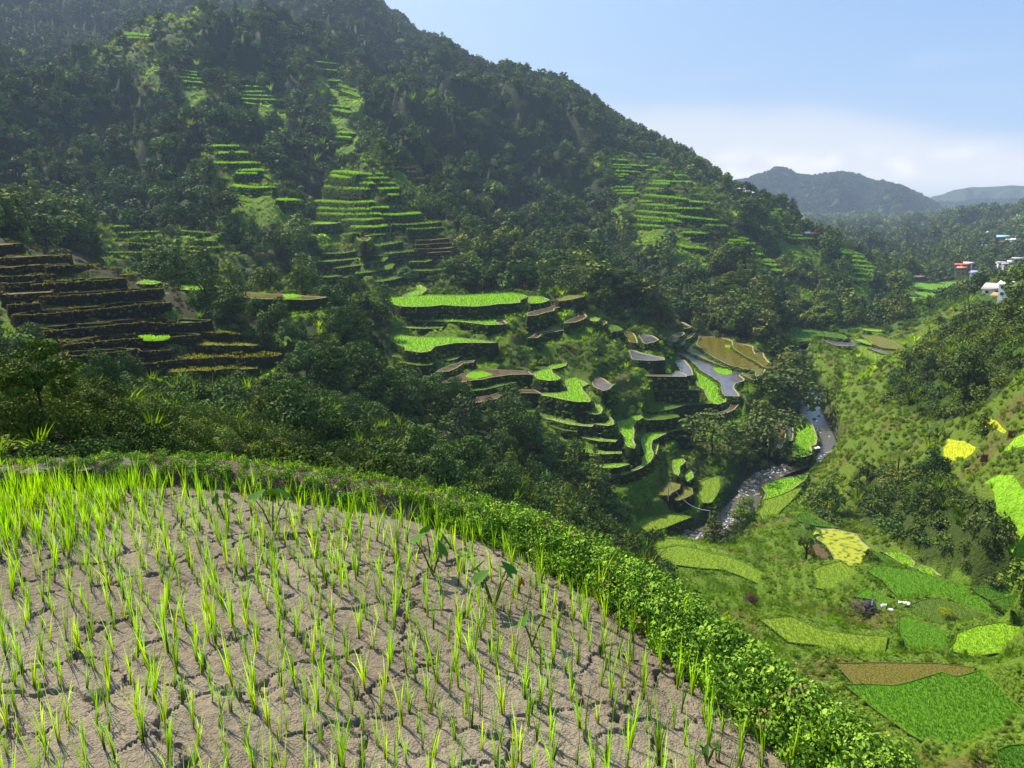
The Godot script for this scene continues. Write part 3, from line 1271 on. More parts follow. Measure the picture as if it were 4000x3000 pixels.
func blade(v: PackedVector3Array, n: PackedVector3Array, c: PackedColorArray, idx: PackedInt32Array, r: RandomNumberGenerator, root: Vector3, dir: Vector3, tall: float, width: float, lean: float, segs: int, base_tone: float) -> void:
	var side := dir.cross(Vector3.UP).normalized()
	var tilt := r.randf_range(-0.7, 0.7)
	side = (side * cos(tilt) + dir * sin(tilt)).normalized()
	var s := v.size()
	var shade := r.randf_range(0.7, 1.0)
	for k in segs + 1:
		var t := k / float(segs)
		var p := root + Vector3.UP * tall * (t - 0.22 * lean * t * t) + dir * tall * lean * t * t
		var w := width * 0.5 * (1.0 - t * t * 0.96)
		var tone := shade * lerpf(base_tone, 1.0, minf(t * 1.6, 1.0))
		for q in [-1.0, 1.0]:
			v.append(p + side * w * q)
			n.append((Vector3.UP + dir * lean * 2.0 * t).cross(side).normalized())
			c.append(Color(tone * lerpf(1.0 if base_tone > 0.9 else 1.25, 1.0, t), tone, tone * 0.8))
	for k in segs:
		var b := s + k * 2
		for q in [b, b + 1, b + 2, b + 2, b + 1, b + 3]:
			idx.append(q)

func make_tree_shapes() -> void:
	var r := RandomNumberGenerator.new()
	r.seed = 71
	for k in 4:
		var blobs := []
		var m := 7 + k % 3
		for b in m:
			var a := b * TAU / m + r.randf() * 0.8
			var y := r.randf_range(0.40, 0.80)
			var rad := (0.26 if y < 0.65 else 0.14) * r.randf_range(0.7, 1.25)
			blobs.append([Vector3(cos(a) * rad, y, sin(a) * rad), r.randf_range(0.13, 0.22)])
		blobs.append([Vector3(0, 0.66, 0), 0.26])
		blobs.append([Vector3(r.randf_range(-0.08, 0.08), 0.84, 0), 0.15])
		shapes["broad_%d" % k] = bush_mesh(20 + k, 520, 0.105, blobs, 0.022)
		shapes["broad_far_%d" % k] = bush_mesh(30 + k, 230, 0.16, blobs, 0.022)
	for k in 2:
		var blobs := []
		for b in 9:
			var y := 0.22 + b * 0.085
			var spread := (1.0 - y) * 0.30 + 0.03
			for e in 3:
				var a := e * TAU / 3.0 + b * 1.3 + k
				blobs.append([Vector3(cos(a) * spread * 0.7, y + r.randf_range(-0.03, 0.03), sin(a) * spread * 0.7), spread * 0.55 + 0.02, 0.5])
		blobs.append([Vector3(0, 0.97, 0), 0.04])
		shapes["conifer_%d" % k] = bush_mesh(40 + k, 620, 0.075, blobs, 0.02)
	for k in 2:
		var blobs := []
		for b in 11:
			var y := r.randf_range(0.48, 0.95)
			var a := b * 2.4
			var rad := (1.15 - y) * 0.42 * r.randf_range(0.6, 1.2)
			blobs.append([Vector3(cos(a) * rad, y, sin(a) * rad), r.randf_range(0.09, 0.15), 0.45])
		shapes["pine_%d" % k] = bush_mesh(50 + k, 1500, 0.05, blobs, 0.022)
	for k in 4:
		var blobs := []
		for b in 6:
			var a := b * TAU / 6.0 + r.randf()
			blobs.append([Vector3(cos(a) * 0.34, r.randf_range(0.2, 0.5), sin(a) * 0.34), r.randf_range(0.22, 0.34)])
		blobs.append([Vector3(0, 0.52, 0), 0.4])
		shapes["shrub_%d" % k] = bush_mesh(60 + k, 260, 0.17, blobs, 0.0)
		shapes["fine_%d" % k] = bush_mesh(70 + k, 1500, 0.075, blobs, 0.0)
	shapes["reed"] = blade_mesh(80, 34, 1.0, 0.06, 0.75)
	shapes["reed_b"] = blade_mesh(81, 40, 1.0, 0.045, 0.95)
	shapes["fern"] = frond_mesh(90, 13, 0.62, 0.34, true)
	shapes["banana"] = frond_mesh(91, 8, 0.45, 0.15, false)
	shapes["fern_low"] = frond_mesh(92, 9, 0.12, 0.30, true)

func frond_mesh(sd: int, count: int, stem: float, width: float, feather: bool) -> ArrayMesh:
	var r := RandomNumberGenerator.new()
	r.seed = 3000 + sd
	var v := PackedVector3Array()
	var n := PackedVector3Array()
	var c := PackedColorArray()
	var idx := PackedInt32Array()
	limb(v, n, c, idx, Vector3(0, -0.05, 0), Vector3(0, stem, 0), 0.035, 0.025)
	for k in count:
		var a := k * TAU / count + r.randf_range(-0.25, 0.25)
		var dir := Vector3(cos(a), 0, sin(a))
		var side := Vector3(-sin(a), 0, cos(a))
		var reach := r.randf_range(0.42, 0.6)
		var rise := r.randf_range(0.12, 0.3) if feather else r.randf_range(0.3, 0.62)
		var segs := 9 if feather else 6
		var last := Vector3(0, stem, 0)
		var tone := r.randf_range(0.7, 1.0)
		for s in segs:
			var t := (s + 1.0) / segs
			var p := Vector3(0, stem, 0) + dir * reach * t * (0.7 if not feather else 1.0) + Vector3.UP * (rise * sin(t * 2.2) - (0.25 if feather else 0.1) * t * t)
			var w := width * sin(clampf(t * 2.6, 0.25, 2.9)) * 0.5
			if feather:
				for q in [-1.0, 1.0]:
					leaf_at(v, n, c, idx, p + side * w * 0.5 * q, side * w * 0.5 * q + dir * 0.02, (p - last) * 0.42 * q, Vector3.UP, Color(tone, tone, tone * 0.8))
			else:
				var b := v.size()
				var w0 := width * sin(clampf((t - 1.0 / segs) * 2.6, 0.12, 2.9)) * 0.5
				for e in [last + side * w0, last - side * w0, p + side * w, p - side * w]:
					v.append(e)
					n.append((Vector3.UP - dir * 0.3).normalized())
					c.append(Color(tone, tone, tone * 0.8))
				for e in [b, b + 1, b + 2, b + 2, b + 1, b + 3]:
					idx.append(e)
			last = p
	return array_mesh(v, n, c, idx)

func plant_mat(c: Color, through := 0.4) -> StandardMaterial3D:
	var key := "tint_%d_%d_%d" % [int(c.r * 500), int(c.g * 500), int(c.b * 500)]
	if not mats.has(key):
		mats[key] = leafy(c, through)
	return mats[key]

func trunk_mesh(rad: float, top: float) -> ArrayMesh:
	var key := "trunk_%d_%d" % [int(rad * 1000), int(top * 100)]
	if not shapes.has(key):
		var v := PackedVector3Array()
		var n := PackedVector3Array()
		var c := PackedColorArray()
		var idx := PackedInt32Array()
		var last := Vector3(0, -0.08, 0)
		for s in 4:
			var p := Vector3(sin(s * 1.7) * 0.012, top * (s + 1) / 4.0, cos(s * 2.1) * 0.012)
			limb(v, n, c, idx, last, p, rad * (1.0 - s * 0.18), rad * (0.82 - s * 0.18))
			last = p
		for e in 5:
			var a := e * TAU / 5.0
			limb(v, n, c, idx, Vector3(0, top * 0.7, 0), Vector3(cos(a) * 0.2, top + 0.12, sin(a) * 0.2), rad * 0.4, rad * 0.12)
		shapes[key] = array_mesh(v, n, c, idx)
	return shapes[key]

func crown_only(kind: String, k: int) -> ArrayMesh:
	var key := "crown_%s_%d" % [kind, k]
	if not shapes.has(key):
		var r := RandomNumberGenerator.new()
		r.seed = 400 + k * 13 + kind.length()
		var blobs := []
		var count := 620
		var leaf := 0.095
		match kind:
			"fine":
				for b in 12:
					var a := b * 2.4
					var y := r.randf_range(0.30, 0.88)
					var rad := 0.32 * sqrt(clampf(1.05 - y, 0.05, 0.7)) * r.randf_range(0.6, 1.25)
					blobs.append([Vector3(cos(a) * rad, y, sin(a) * rad), r.randf_range(0.10, 0.18)])
				blobs.append([Vector3(0, 0.60, 0), 0.24])
				count = 2600
				leaf = 0.05
			"leafy":
				for b in 9:
					var a := b * 2.4
					var y := r.randf_range(0.38, 0.88)
					var rad := 0.30 * sqrt(clampf(1.05 - y, 0.05, 0.7)) * r.randf_range(0.6, 1.25)
					blobs.append([Vector3(cos(a) * rad, y, sin(a) * rad), r.randf_range(0.12, 0.2)])
				blobs.append([Vector3(0, 0.62, 0), 0.24])
			"round":
				for b in 11:
					var a := b * 2.4
					var y := r.randf_range(0.22, 0.8)
					blobs.append([Vector3(cos(a) * 0.36, y, sin(a) * 0.36), r.randf_range(0.16, 0.24)])
				blobs.append([Vector3(0, 0.6, 0), 0.4])
				count = 1000
				leaf = 0.08
			"feathery":
				for b in 16:
					var a := b * 2.4
					var y := 0.2 + b * 0.048
					var rad := (1.05 - y) * 0.26
					blobs.append([Vector3(cos(a) * rad, y, sin(a) * rad), r.randf_range(0.07, 0.14), 0.6])
				count = 1100
				leaf = 0.06
			"conifer":
				for b in 12:
					var y := 0.16 + b * 0.07
					var spread := (1.0 - y) * 0.24 + 0.02
					for e in 4:
						var a := e * TAU / 4.0 + b * 1.1 + r.randf() * 0.5
						blobs.append([Vector3(cos(a) * spread * 0.75, y + r.randf_range(-0.03, 0.02), sin(a) * spread * 0.75), spread * 0.5 + 0.015, 0.4])
				count = 1400
				leaf = 0.05
			"pine":
				for b in 22:
					var y := r.randf_range(0.50, 0.97)
					var a := b * 2.4
					var rad := clampf((1.2 - y) * 0.62, 0.05, 0.45) * r.randf_range(0.5, 1.15)
					blobs.append([Vector3(cos(a) * rad, y, sin(a) * rad), r.randf_range(0.08, 0.15), 0.45])
				count = 5200
				leaf = 0.036
		var v := PackedVector3Array()
		var n := PackedVector3Array()
		var c := PackedColorArray()
		var idx := PackedInt32Array()
		crown(v, n, c, idx, r, count, leaf, blobs)
		shapes[key] = array_mesh(v, n, c, idx)
	return shapes[key]

func tree(kind: String, label: String, at: Vector3, tall: float) -> void:
	# set the foot on the ground that is there
	var g := ground_at(at.x, at.z)
	if absf(g - at.y) < 6.0 and at.y < 50.0:
		at.y = minf(at.y, g)
	var turn := rng.randf() * TAU
	if kind == "banana" or kind == "fern":
		var o := thing("banana_plant" if kind == "banana" else "tree_fern", label, "banana plant" if kind == "banana" else "fern", at, turn)
		o.scale = Vector3(tall, tall, tall)
		part("stem", trunk_mesh(0.035, 0.45 if kind == "banana" else 0.6), mats["bark"], o)
		part("leaves" if kind == "banana" else "fronds", shapes["banana" if kind == "banana" else "fern"], plant_mat(Color(0.13, 0.21, 0.06) if kind == "banana" else Color(0.12, 0.20, 0.03), 1.0), o)
		return
	var called: String = {"pine": "pine_tree", "conifer": "conifer_tree", "leafy": "broadleaf_tree", "round": "broadleaf_tree", "feathery": "feathery_tree"}[kind]
	var o := thing(called, label, "tree", at, turn)
	var wide := tall * (1.25 if kind == "round" else 1.0)
	o.scale = Vector3(wide, tall, wide)
	part("trunk", trunk_mesh(0.022 if kind != "pine" else 0.026, 0.7), mats["bark"], o)
	var tint: Color = {"pine": Color(0.10, 0.15, 0.02), "conifer": Color(0.085, 0.115, 0.04), "leafy": Color(0.09, 0.13, 0.036), "round": Color(0.12, 0.155, 0.045), "feathery": Color(0.115, 0.14, 0.065)}[kind]
	var v := rng.randf_range(0.85, 1.2)
	part("crown", crown_only("fine" if kind == "leafy" and at.length() < 200.0 else kind, rng.randi() % 2), plant_mat(tint * v), o)


# ---------------------------------------------------------------- what grows on the land
func grow_cover() -> void:
	var sets := {}
	var wood: Array = []
	var ld := log(10.0)
	while ld < log(3900.0):
		var d := exp(ld)
		var s: float
		if d < 60.0:
			s = lerpf(0.75, 1.5, (d - 10.0) / 50.0)
		elif d < 200.0:
			s = lerpf(1.5, 2.9, (d - 60.0) / 140.0)
		elif d < 700.0:
			s = lerpf(2.9, 7.5, (d - 200.0) / 500.0)
		else:
			s = minf(7.5 + (d - 700.0) * 0.008, 26.0)
		var da := s / d
		var az := -0.78 + rng.randf() * da
		while az < 0.78:
			var a := az + rng.randf_range(-0.4, 0.4) * da
			var dd := d + rng.randf_range(-0.45, 0.45) * s
			az += da
			var x := dd * sin(a)
			var z := -dd * cos(a)
			var k := cell_at(x, z)
			var code := cover[k]
			if code == 1 or code == 14 or (code == 15 and rng.randf() < 0.6):
				continue
			# thin out what no one could see
			var y := ground_at(x, z)
			if (y + 14.0 - EYE) / dd < crest[k] - 0.03:
				if rng.randf() < 0.75:
					continue
			plant_one(sets, wood, code, x, y, z, dd, s)
		ld += s / d
	for r in ridge_trees:
		add_plant(sets, "broad_far_%d" % (rng.randi() % 4), r[0], r[1])
	# the trees that show largest stand singly
	wood.sort_custom(func(p, q): return p.size > q.size)
	var singles := mini(285, wood.size())
	var made := {}
	for k in wood.size():
		var w: Dictionary = wood[k]
		if k < singles:
			single_tree(w, made)
		else:
			add_plant(sets, w.mesh, w.place, w.tint)
	for key in sets:
		scatter(sets[key][0], shapes[key], mats["blade" if key.begins_with("reed") else "leaf"], sets[key][1], sets[key][2], self)
		var last := get_child(get_child_count() - 1)
		tag(last, {"forest": "mass of forest trees covering the mountain slopes", "undergrowth": "low shrubs and undergrowth covering the valley slopes", "long_grass": "tall grass and reeds on the valley slopes", "ferns": "ferns among the undergrowth of the slopes"}[sets[key][0]], {"forest": "forest", "undergrowth": "undergrowth", "long_grass": "grass", "ferns": "ferns"}[sets[key][0]])

func add_plant(sets: Dictionary, key: String, place: Transform3D, tint: Color) -> void:
	if not sets.has(key):
		var called := "undergrowth"
		if key.begins_with("broad") or key.begins_with("conifer") or key.begins_with("pine"):
			called = "forest"
		elif key.begins_with("reed") or key == "tuft":
			called = "long_grass"
		elif key.begins_with("fern"):
			called = "ferns"
		sets[key] = [called, [], []]
	sets[key][1].append(place)
	sets[key][2].append(tint)

func stand(x: float, y: float, z: float, s: float, squash := 1.0) -> Transform3D:
	return Transform3D(Basis.from_euler(Vector3(rng.randf_range(-0.1, 0.1), rng.randf() * TAU, rng.randf_range(-0.1, 0.1))).scaled(Vector3(s, s * squash, s)), Vector3(x, y, z))

func plant_one(sets: Dictionary, wood: Array, code: int, x: float, y: float, z: float, d: float, s: float) -> void:
	var t := rng.randf()
	var patch := noise_fine.get_noise_2d(x * 0.012, z * 0.012) + 0.5 * noise_fine.get_noise_2d(x * 0.05 + 40.0, z * 0.05)
	var tree_p := 0.0
	var tall := 9.0
	var low := 1.0
	var dark := Color(0.085, 0.13, 0.03)
	var light := Color(0.27, 0.32, 0.065)
	match code:
		0:
			tree_p = 0.62 + patch * 0.5
			if d < 60.0:
				tree_p = 0.0
				low = 1.15
				dark = Color(0.06, 0.095, 0.02)
				light = Color(0.24, 0.29, 0.05)
			elif d < 130.0:
				tree_p = 0.03
				tall = 4.0
				low = 1.3
				light = Color(0.165, 0.217, 0.048)
			elif d < 220.0:
				tree_p = 0.22
				tall = 6.0
			elif d > 900.0:
				tree_p = 0.95
				tall = 12.0 + (d - 900.0) * 0.006
		2, 3, 15:
			low = 0.28
			dark = Color(0.16, 0.24, 0.03)
			light = Color(0.36, 0.46, 0.05)
		4:
			tree_p = 0.06
			tall = 4.0
			low = 1.25
			dark = Color(0.083, 0.128, 0.030)
			light = Color(0.225, 0.270, 0.053)
		5:
			tree_p = 0.008 if patch < 0.2 else 0.06
			tall = 3.8
			low = 0.50 + maxf(patch, -0.2) * 0.6
			dark = Color(0.15, 0.215, 0.03)
			light = Color(0.40, 0.47, 0.065)
		6:
			low = 0.46 + maxf(patch, -0.1) * 0.5
			tree_p = 0.012
			tall = 4.0
			dark = Color(0.07, 0.12, 0.016)
			light = Color(0.30, 0.40, 0.05)
		7:
			low = 0.30
			tree_p = 0.0
			dark = Color(0.075, 0.075, 0.030)
			light = Color(0.225, 0.173, 0.068)
			if t < 0.15:
				return
		8, 10:
			low = 0.42
			tree_p = 0.05
			tall = 6.0
			dark = Color(0.083, 0.128, 0.030)
			light = Color(0.195, 0.247, 0.053)
		9:
			low = 0.5
			tree_p = 0.04
			tall = 5.0
			dark = Color(0.105, 0.150, 0.038)
			light = Color(0.225, 0.285, 0.068)
		11:
			low = 0.5
			tree_p = 0.06
			tall = 6.0
			dark = Color(0.090, 0.150, 0.030)
			light = Color(0.195, 0.285, 0.045)
		12:
			low = 0.4
			tree_p = 0.08
			light = Color(0.255, 0.270, 0.090)
		13:
			tree_p = 0.35
			tall = 6.0
			light = Color(0.165, 0.210, 0.053)
	var mix := clampf(rng.randf() * 0.75 + patch * 0.5, 0.0, 1.0)
	var tint := dark.lerp(light, mix * mix)
	tint = tint * rng.randf_range(0.75, 1.25)
	var hue := rng.randf_range(-0.12, 0.12)
	tint = Color(tint.r * (1.0 + hue), tint.g, tint.b * (1.0 - hue * 1.5))
	if rng.randf() < 0.02:
		tint = tint.lerp(Color(0.225, 0.188, 0.090), 0.4)
	if t < tree_p:
		var h := tall * rng.randf_range(0.55, 1.5)
		h = maxf(h, s * rng.randf_range(1.0, 1.5))
		var key := ""
		var pick := rng.randf()
		if pick < 0.66:
			key = ("broad_%d" if d < 420.0 else "broad_far_%d") % (rng.randi() % 4)
		elif pick < 0.88 or d < 250.0:
			key = "conifer_%d" % (rng.randi() % 2)
			h *= 1.15
		else:
			key = "pine_%d" % (rng.randi() % 2) if d < 700.0 else "conifer_0"
		if d > 1500.0:
			key = "broad_far_%d" % (rng.randi() % 4)
		var wide := h * rng.randf_range(0.95, 1.35)
		var place := Transform3D(Basis(Vector3.UP, rng.randf() * TAU).scaled(Vector3(wide, h, wide)), Vector3(x, y - 0.1 * h, z))
		var k := cell_at(x, z)
		var seen := (y + h * 0.6 - EYE) / d > crest[k]
		var az := absf(atan2(x, -z))
		if d < 420.0 and d > 60.0 and seen and az < 0.56:
			wood.append({"mesh": key, "place": place, "tint": tint, "size": h / d, "code": code, "d": d, "x": x})
		else:
			add_plant(sets, key, place, tint)
		return
	# low growth, thicker where it is lower
	var many := clampi(int(0.9 / (low * low)), 1, 6)
	if code == 7:
		many = mini(many, 3)
	for m in many:
		var px := x
		var pz := z
		if m > 0:
			px += rng.randf_range(-0.55, 0.55) * s
			pz += rng.randf_range(-0.55, 0.55) * s
			var kk := cell_at(px, pz)
			if cover[kk] == 1 or cover[kk] == 14:
				continue
		var v := rng.randf_range(0.8, 1.2)
		low_plant(sets, code, px, ground_at(px, pz), pz, d, s * low, Color(tint.r * v, tint.g * v, tint.b * v))

func low_plant(sets: Dictionary, code: int, x: float, y: float, z: float, d: float, s: float, tint: Color) -> void:
	var size := s * rng.randf_range(0.65, 1.25)
	var q := rng.randf()
	if d < 60.0:
		if q < 0.86:
			add_plant(sets, "fine_%d" % (rng.randi() % 4), stand(x, y - 0.1 * size, z, size * 0.85, rng.randf_range(0.8, 1.3)), tint)
		elif q < 0.93:
			add_plant(sets, "reed" if rng.randf() < 0.5 else "reed_b", stand(x, y, z, size * 1.1), tint * 1.25)
		else:
			add_plant(sets, "fern_low", stand(x, y, z, size), tint * 1.2)
		return
	if code in [3, 2] or (code in [5, 9, 8, 10, 12] and q < 0.45) or (code == 6 and q < 0.34) or q < 0.12:
		add_plant(sets, "reed" if rng.randf() < 0.5 else "reed_b", stand(x, y, z, size * 1.1), tint * 1.2)
	else:
		add_plant(sets, "shrub_%d" % (rng.randi() % 4), stand(x, y - 0.1 * size, z, size * 0.85, rng.randf_range(0.7, 1.25)), tint)

func single_tree(w: Dictionary, made: Dictionary) -> void:
	var kind := "leafy"
	var called := "broadleaf_tree"
	var look := "dark green broadleaf tree"
	if w.mesh.begins_with("conifer"):
		kind = "conifer"
		called = "conifer_tree"
		look = "dark pointed conifer"
	elif w.mesh.begins_with("pine"):
		kind = "pine"
		called = "pine_tree"
		look = "flat topped pine"
	var place := "in the forest on the slopes behind the middle hill"
	match w.code:
		4: place = "in the thicket on the right slope"
		5: place = "on the grassy slope right of the river"
		6: place = "on the terraced middle hill"
		8: place = "beside the ledges of the terraced spur"
		9: place = "on the sunny shrubby slope at the left"
		10: place = "on the right end of the mountain"
		11: place = "among the far valley fields"
		13: place = "near the town houses"
		0:
			if w.d < 220.0:
				place = "in the dark gully between the paddy and the middle hill" if w.x < 20.0 else "on the wooded bank of the river"
			elif w.x < -60.0:
				place = "in the forest at the left behind the brown steps"
			elif w.x > 40.0:
				place = "in the dark forest above the flooded ponds"
	var label := look + " " + place
	var group: String = {"broadleaf_tree": "broadleaf trees ", "conifer_tree": "conifers ", "pine_tree": "pines "}[called] + place
	if kind == "leafy" and w.d < 190.0:
		kind = "fine"
	var key := "%s|%s|%d" % [kind, label, rng.randi() % 3]
	var o: Node3D
	if made.has(key):
		o = made[key].duplicate()
		o.name = numbered(called)
		add_child(o)
	else:
		o = thing(called, label, "tree", Vector3.ZERO, 0.0, group)
		part("trunk", trunk_mesh(0.022, 0.62), mats["bark"], o)
		var tc: Color = w.tint
		part("crown", crown_only(kind, rng.randi() % 2), plant_mat(Color(snappedf(tc.r, 0.012), snappedf(tc.g, 0.012), snappedf(tc.b, 0.008)).clamp(Color(0.012, 0.024, 0.008), Color(1, 1, 1))), o)
		made[key] = o
	o.transform = w.place


# ---------------------------------------------------------------- houses and small things
func box(st: SurfaceTool, c: Vector3, s: Vector3) -> void:
	var h := s * 0.5
	for f in [[Vector3.RIGHT, Vector3.BACK, Vector3.UP], [Vector3.LEFT, Vector3.FORWARD, Vector3.UP], [Vector3.BACK, Vector3.LEFT, Vector3.UP], [Vector3.FORWARD, Vector3.RIGHT, Vector3.UP], [Vector3.UP, Vector3.LEFT, Vector3.BACK], [Vector3.DOWN, Vector3.RIGHT, Vector3.BACK]]:
		var n: Vector3 = f[0]
		var u: Vector3 = f[1]
		var w: Vector3 = f[2]
		if u.cross(w).dot(n) < 0.0:
			u = -u
		for q in [u * -1 + w * -1, u * -1 + w, u + w, u * -1 + w * -1, u + w, u + w * -1]:
			st.set_normal(n)
			st.add_vertex(c + (n + q) * h)

func boxes(list: Array) -> ArrayMesh:
	var st := SurfaceTool.new()
	st.begin(Mesh.PRIMITIVE_TRIANGLES)
	for b in list:
		box(st, b[0], b[1])
	return st.commit()

func house(label: String, at: Vector3, wide: float, storeys: int, roof: String, wall: String) -> void:
	at.y = ground_at(at.x, at.z)
	var toward := Vector2(-at.x, -at.z).normalized()
	for q in 6:
		var c := Vector2(at.x, at.z) + toward * q * 4.5
		clear_yard(c, wide * 0.6 + 2.0)
	var face := atan2(-at.x, -at.z) + rng.randf_range(-0.5, 0.5)
	var o := thing("house", label, "house", at, face)
	var tall := 2.3 * storeys
	wide *= 1.3
	var deep := minf(wide * 0.75, 8.0)
	part("wall", boxes([[Vector3(0, tall * 0.5 - 1.5, 0), Vector3(wide, tall + 3.0, deep)]]), mats[wall], o)
	var st := SurfaceTool.new()
	st.begin(Mesh.PRIMITIVE_TRIANGLES)
	var e := 0.5
	var ridge := deep * 0.28
	var x := wide * 0.5 + e
	var z := deep * 0.5 + e
	var a := [Vector3(-x, tall, z), Vector3(x, tall, z), Vector3(x, tall + ridge, 0), Vector3(-x, tall + ridge, 0), Vector3(-x, tall, -z), Vector3(x, tall, -z)]
	quad(st, a[0], a[3], a[2], a[1])
	quad(st, a[4], a[5], a[2], a[3])
	for t in [[a[0], a[4], a[3]], [a[1], a[2], a[5]]]:
		for p in t:
			st.add_vertex(p)
	quad(st, a[0], a[1], a[5], a[4])
	st.generate_normals()
	part("roof", st.commit(), mats[roof], o)
	var count := clampi(int(wide / 2.6), 1, 7)
	for f in storeys:
		for k in count:
			if f == 0 and k == count / 2:
				continue
			var wx := (k + 0.5) / count * wide - wide * 0.5
			part("window", boxes([[Vector3(wx, 1.3 + f * 2.3, deep * 0.5 + 0.02), Vector3(1.1, 1.0, 0.1)]]), mats["glass"], o)
	part("door", boxes([[Vector3((count / 2 + 0.5) / count * wide - wide * 0.5, 1.0, deep * 0.5 + 0.02), Vector3(1.0, 2.0, 0.1)]]), mats["door"], o)

func clear_yard(c: Vector2, r: float) -> void:
	var d := c.length()
	var az := atan2(c.x, -c.y)
	var b := cells(az - r / d, az + r / d, log(d - r), log(d + r))
	for i in range(b[0], b[1] + 1):
		for j in range(b[2], b[3] + 1):
			if spot(i, j).distance_to(c) < r and cover[i * TNL + j] != 1:
				cover[i * TNL + j] = 15

func rod(st: SurfaceTool, a: Vector3, b: Vector3, r: float) -> void:
	var d := (b - a).normalized()
	var u := d.cross(Vector3(0.31, 0.77, 0.55)).normalized()
	var w := d.cross(u)
	for e in 6:
		var p := u * cos(e * TAU / 6.0) + w * sin(e * TAU / 6.0)
		var q := u * cos((e + 1) * TAU / 6.0) + w * sin((e + 1) * TAU / 6.0)
		for v in [[a + p * r, p], [b + p * r, p], [b + q * r, q], [a + p * r, p], [b + q * r, q], [a + q * r, q]]:
			st.set_normal(v[1])
			st.add_vertex(v[0])

func rods(list: Array) -> ArrayMesh:
	var st := SurfaceTool.new()
	st.begin(Mesh.PRIMITIVE_TRIANGLES)
	for r in list:
		rod(st, r[0], r[1], r[2])
	return st.commit()

func cloth(w: float, d: float, lift: float, sd: float) -> ArrayMesh:
	var st := SurfaceTool.new()
	st.begin(Mesh.PRIMITIVE_TRIANGLES)
	var m := 8
	var g := func(i: int, j: int) -> Vector3:
		var x := (i / float(m) - 0.5) * w
		var z := (j / float(m) - 0.5) * d
		return Vector3(x + noise.get_noise_2d(i * 0.4 + sd, j) * w * 0.1, lift * (0.5 + noise.get_noise_2d(i * 0.33 + sd, j * 0.33)) + 0.08, z)
	for i in m:
		for j in m:
			quad(st, g.call(i, j), g.call(i + 1, j), g.call(i + 1, j + 1), g.call(i, j + 1))
	st.generate_normals()
	return st.commit()

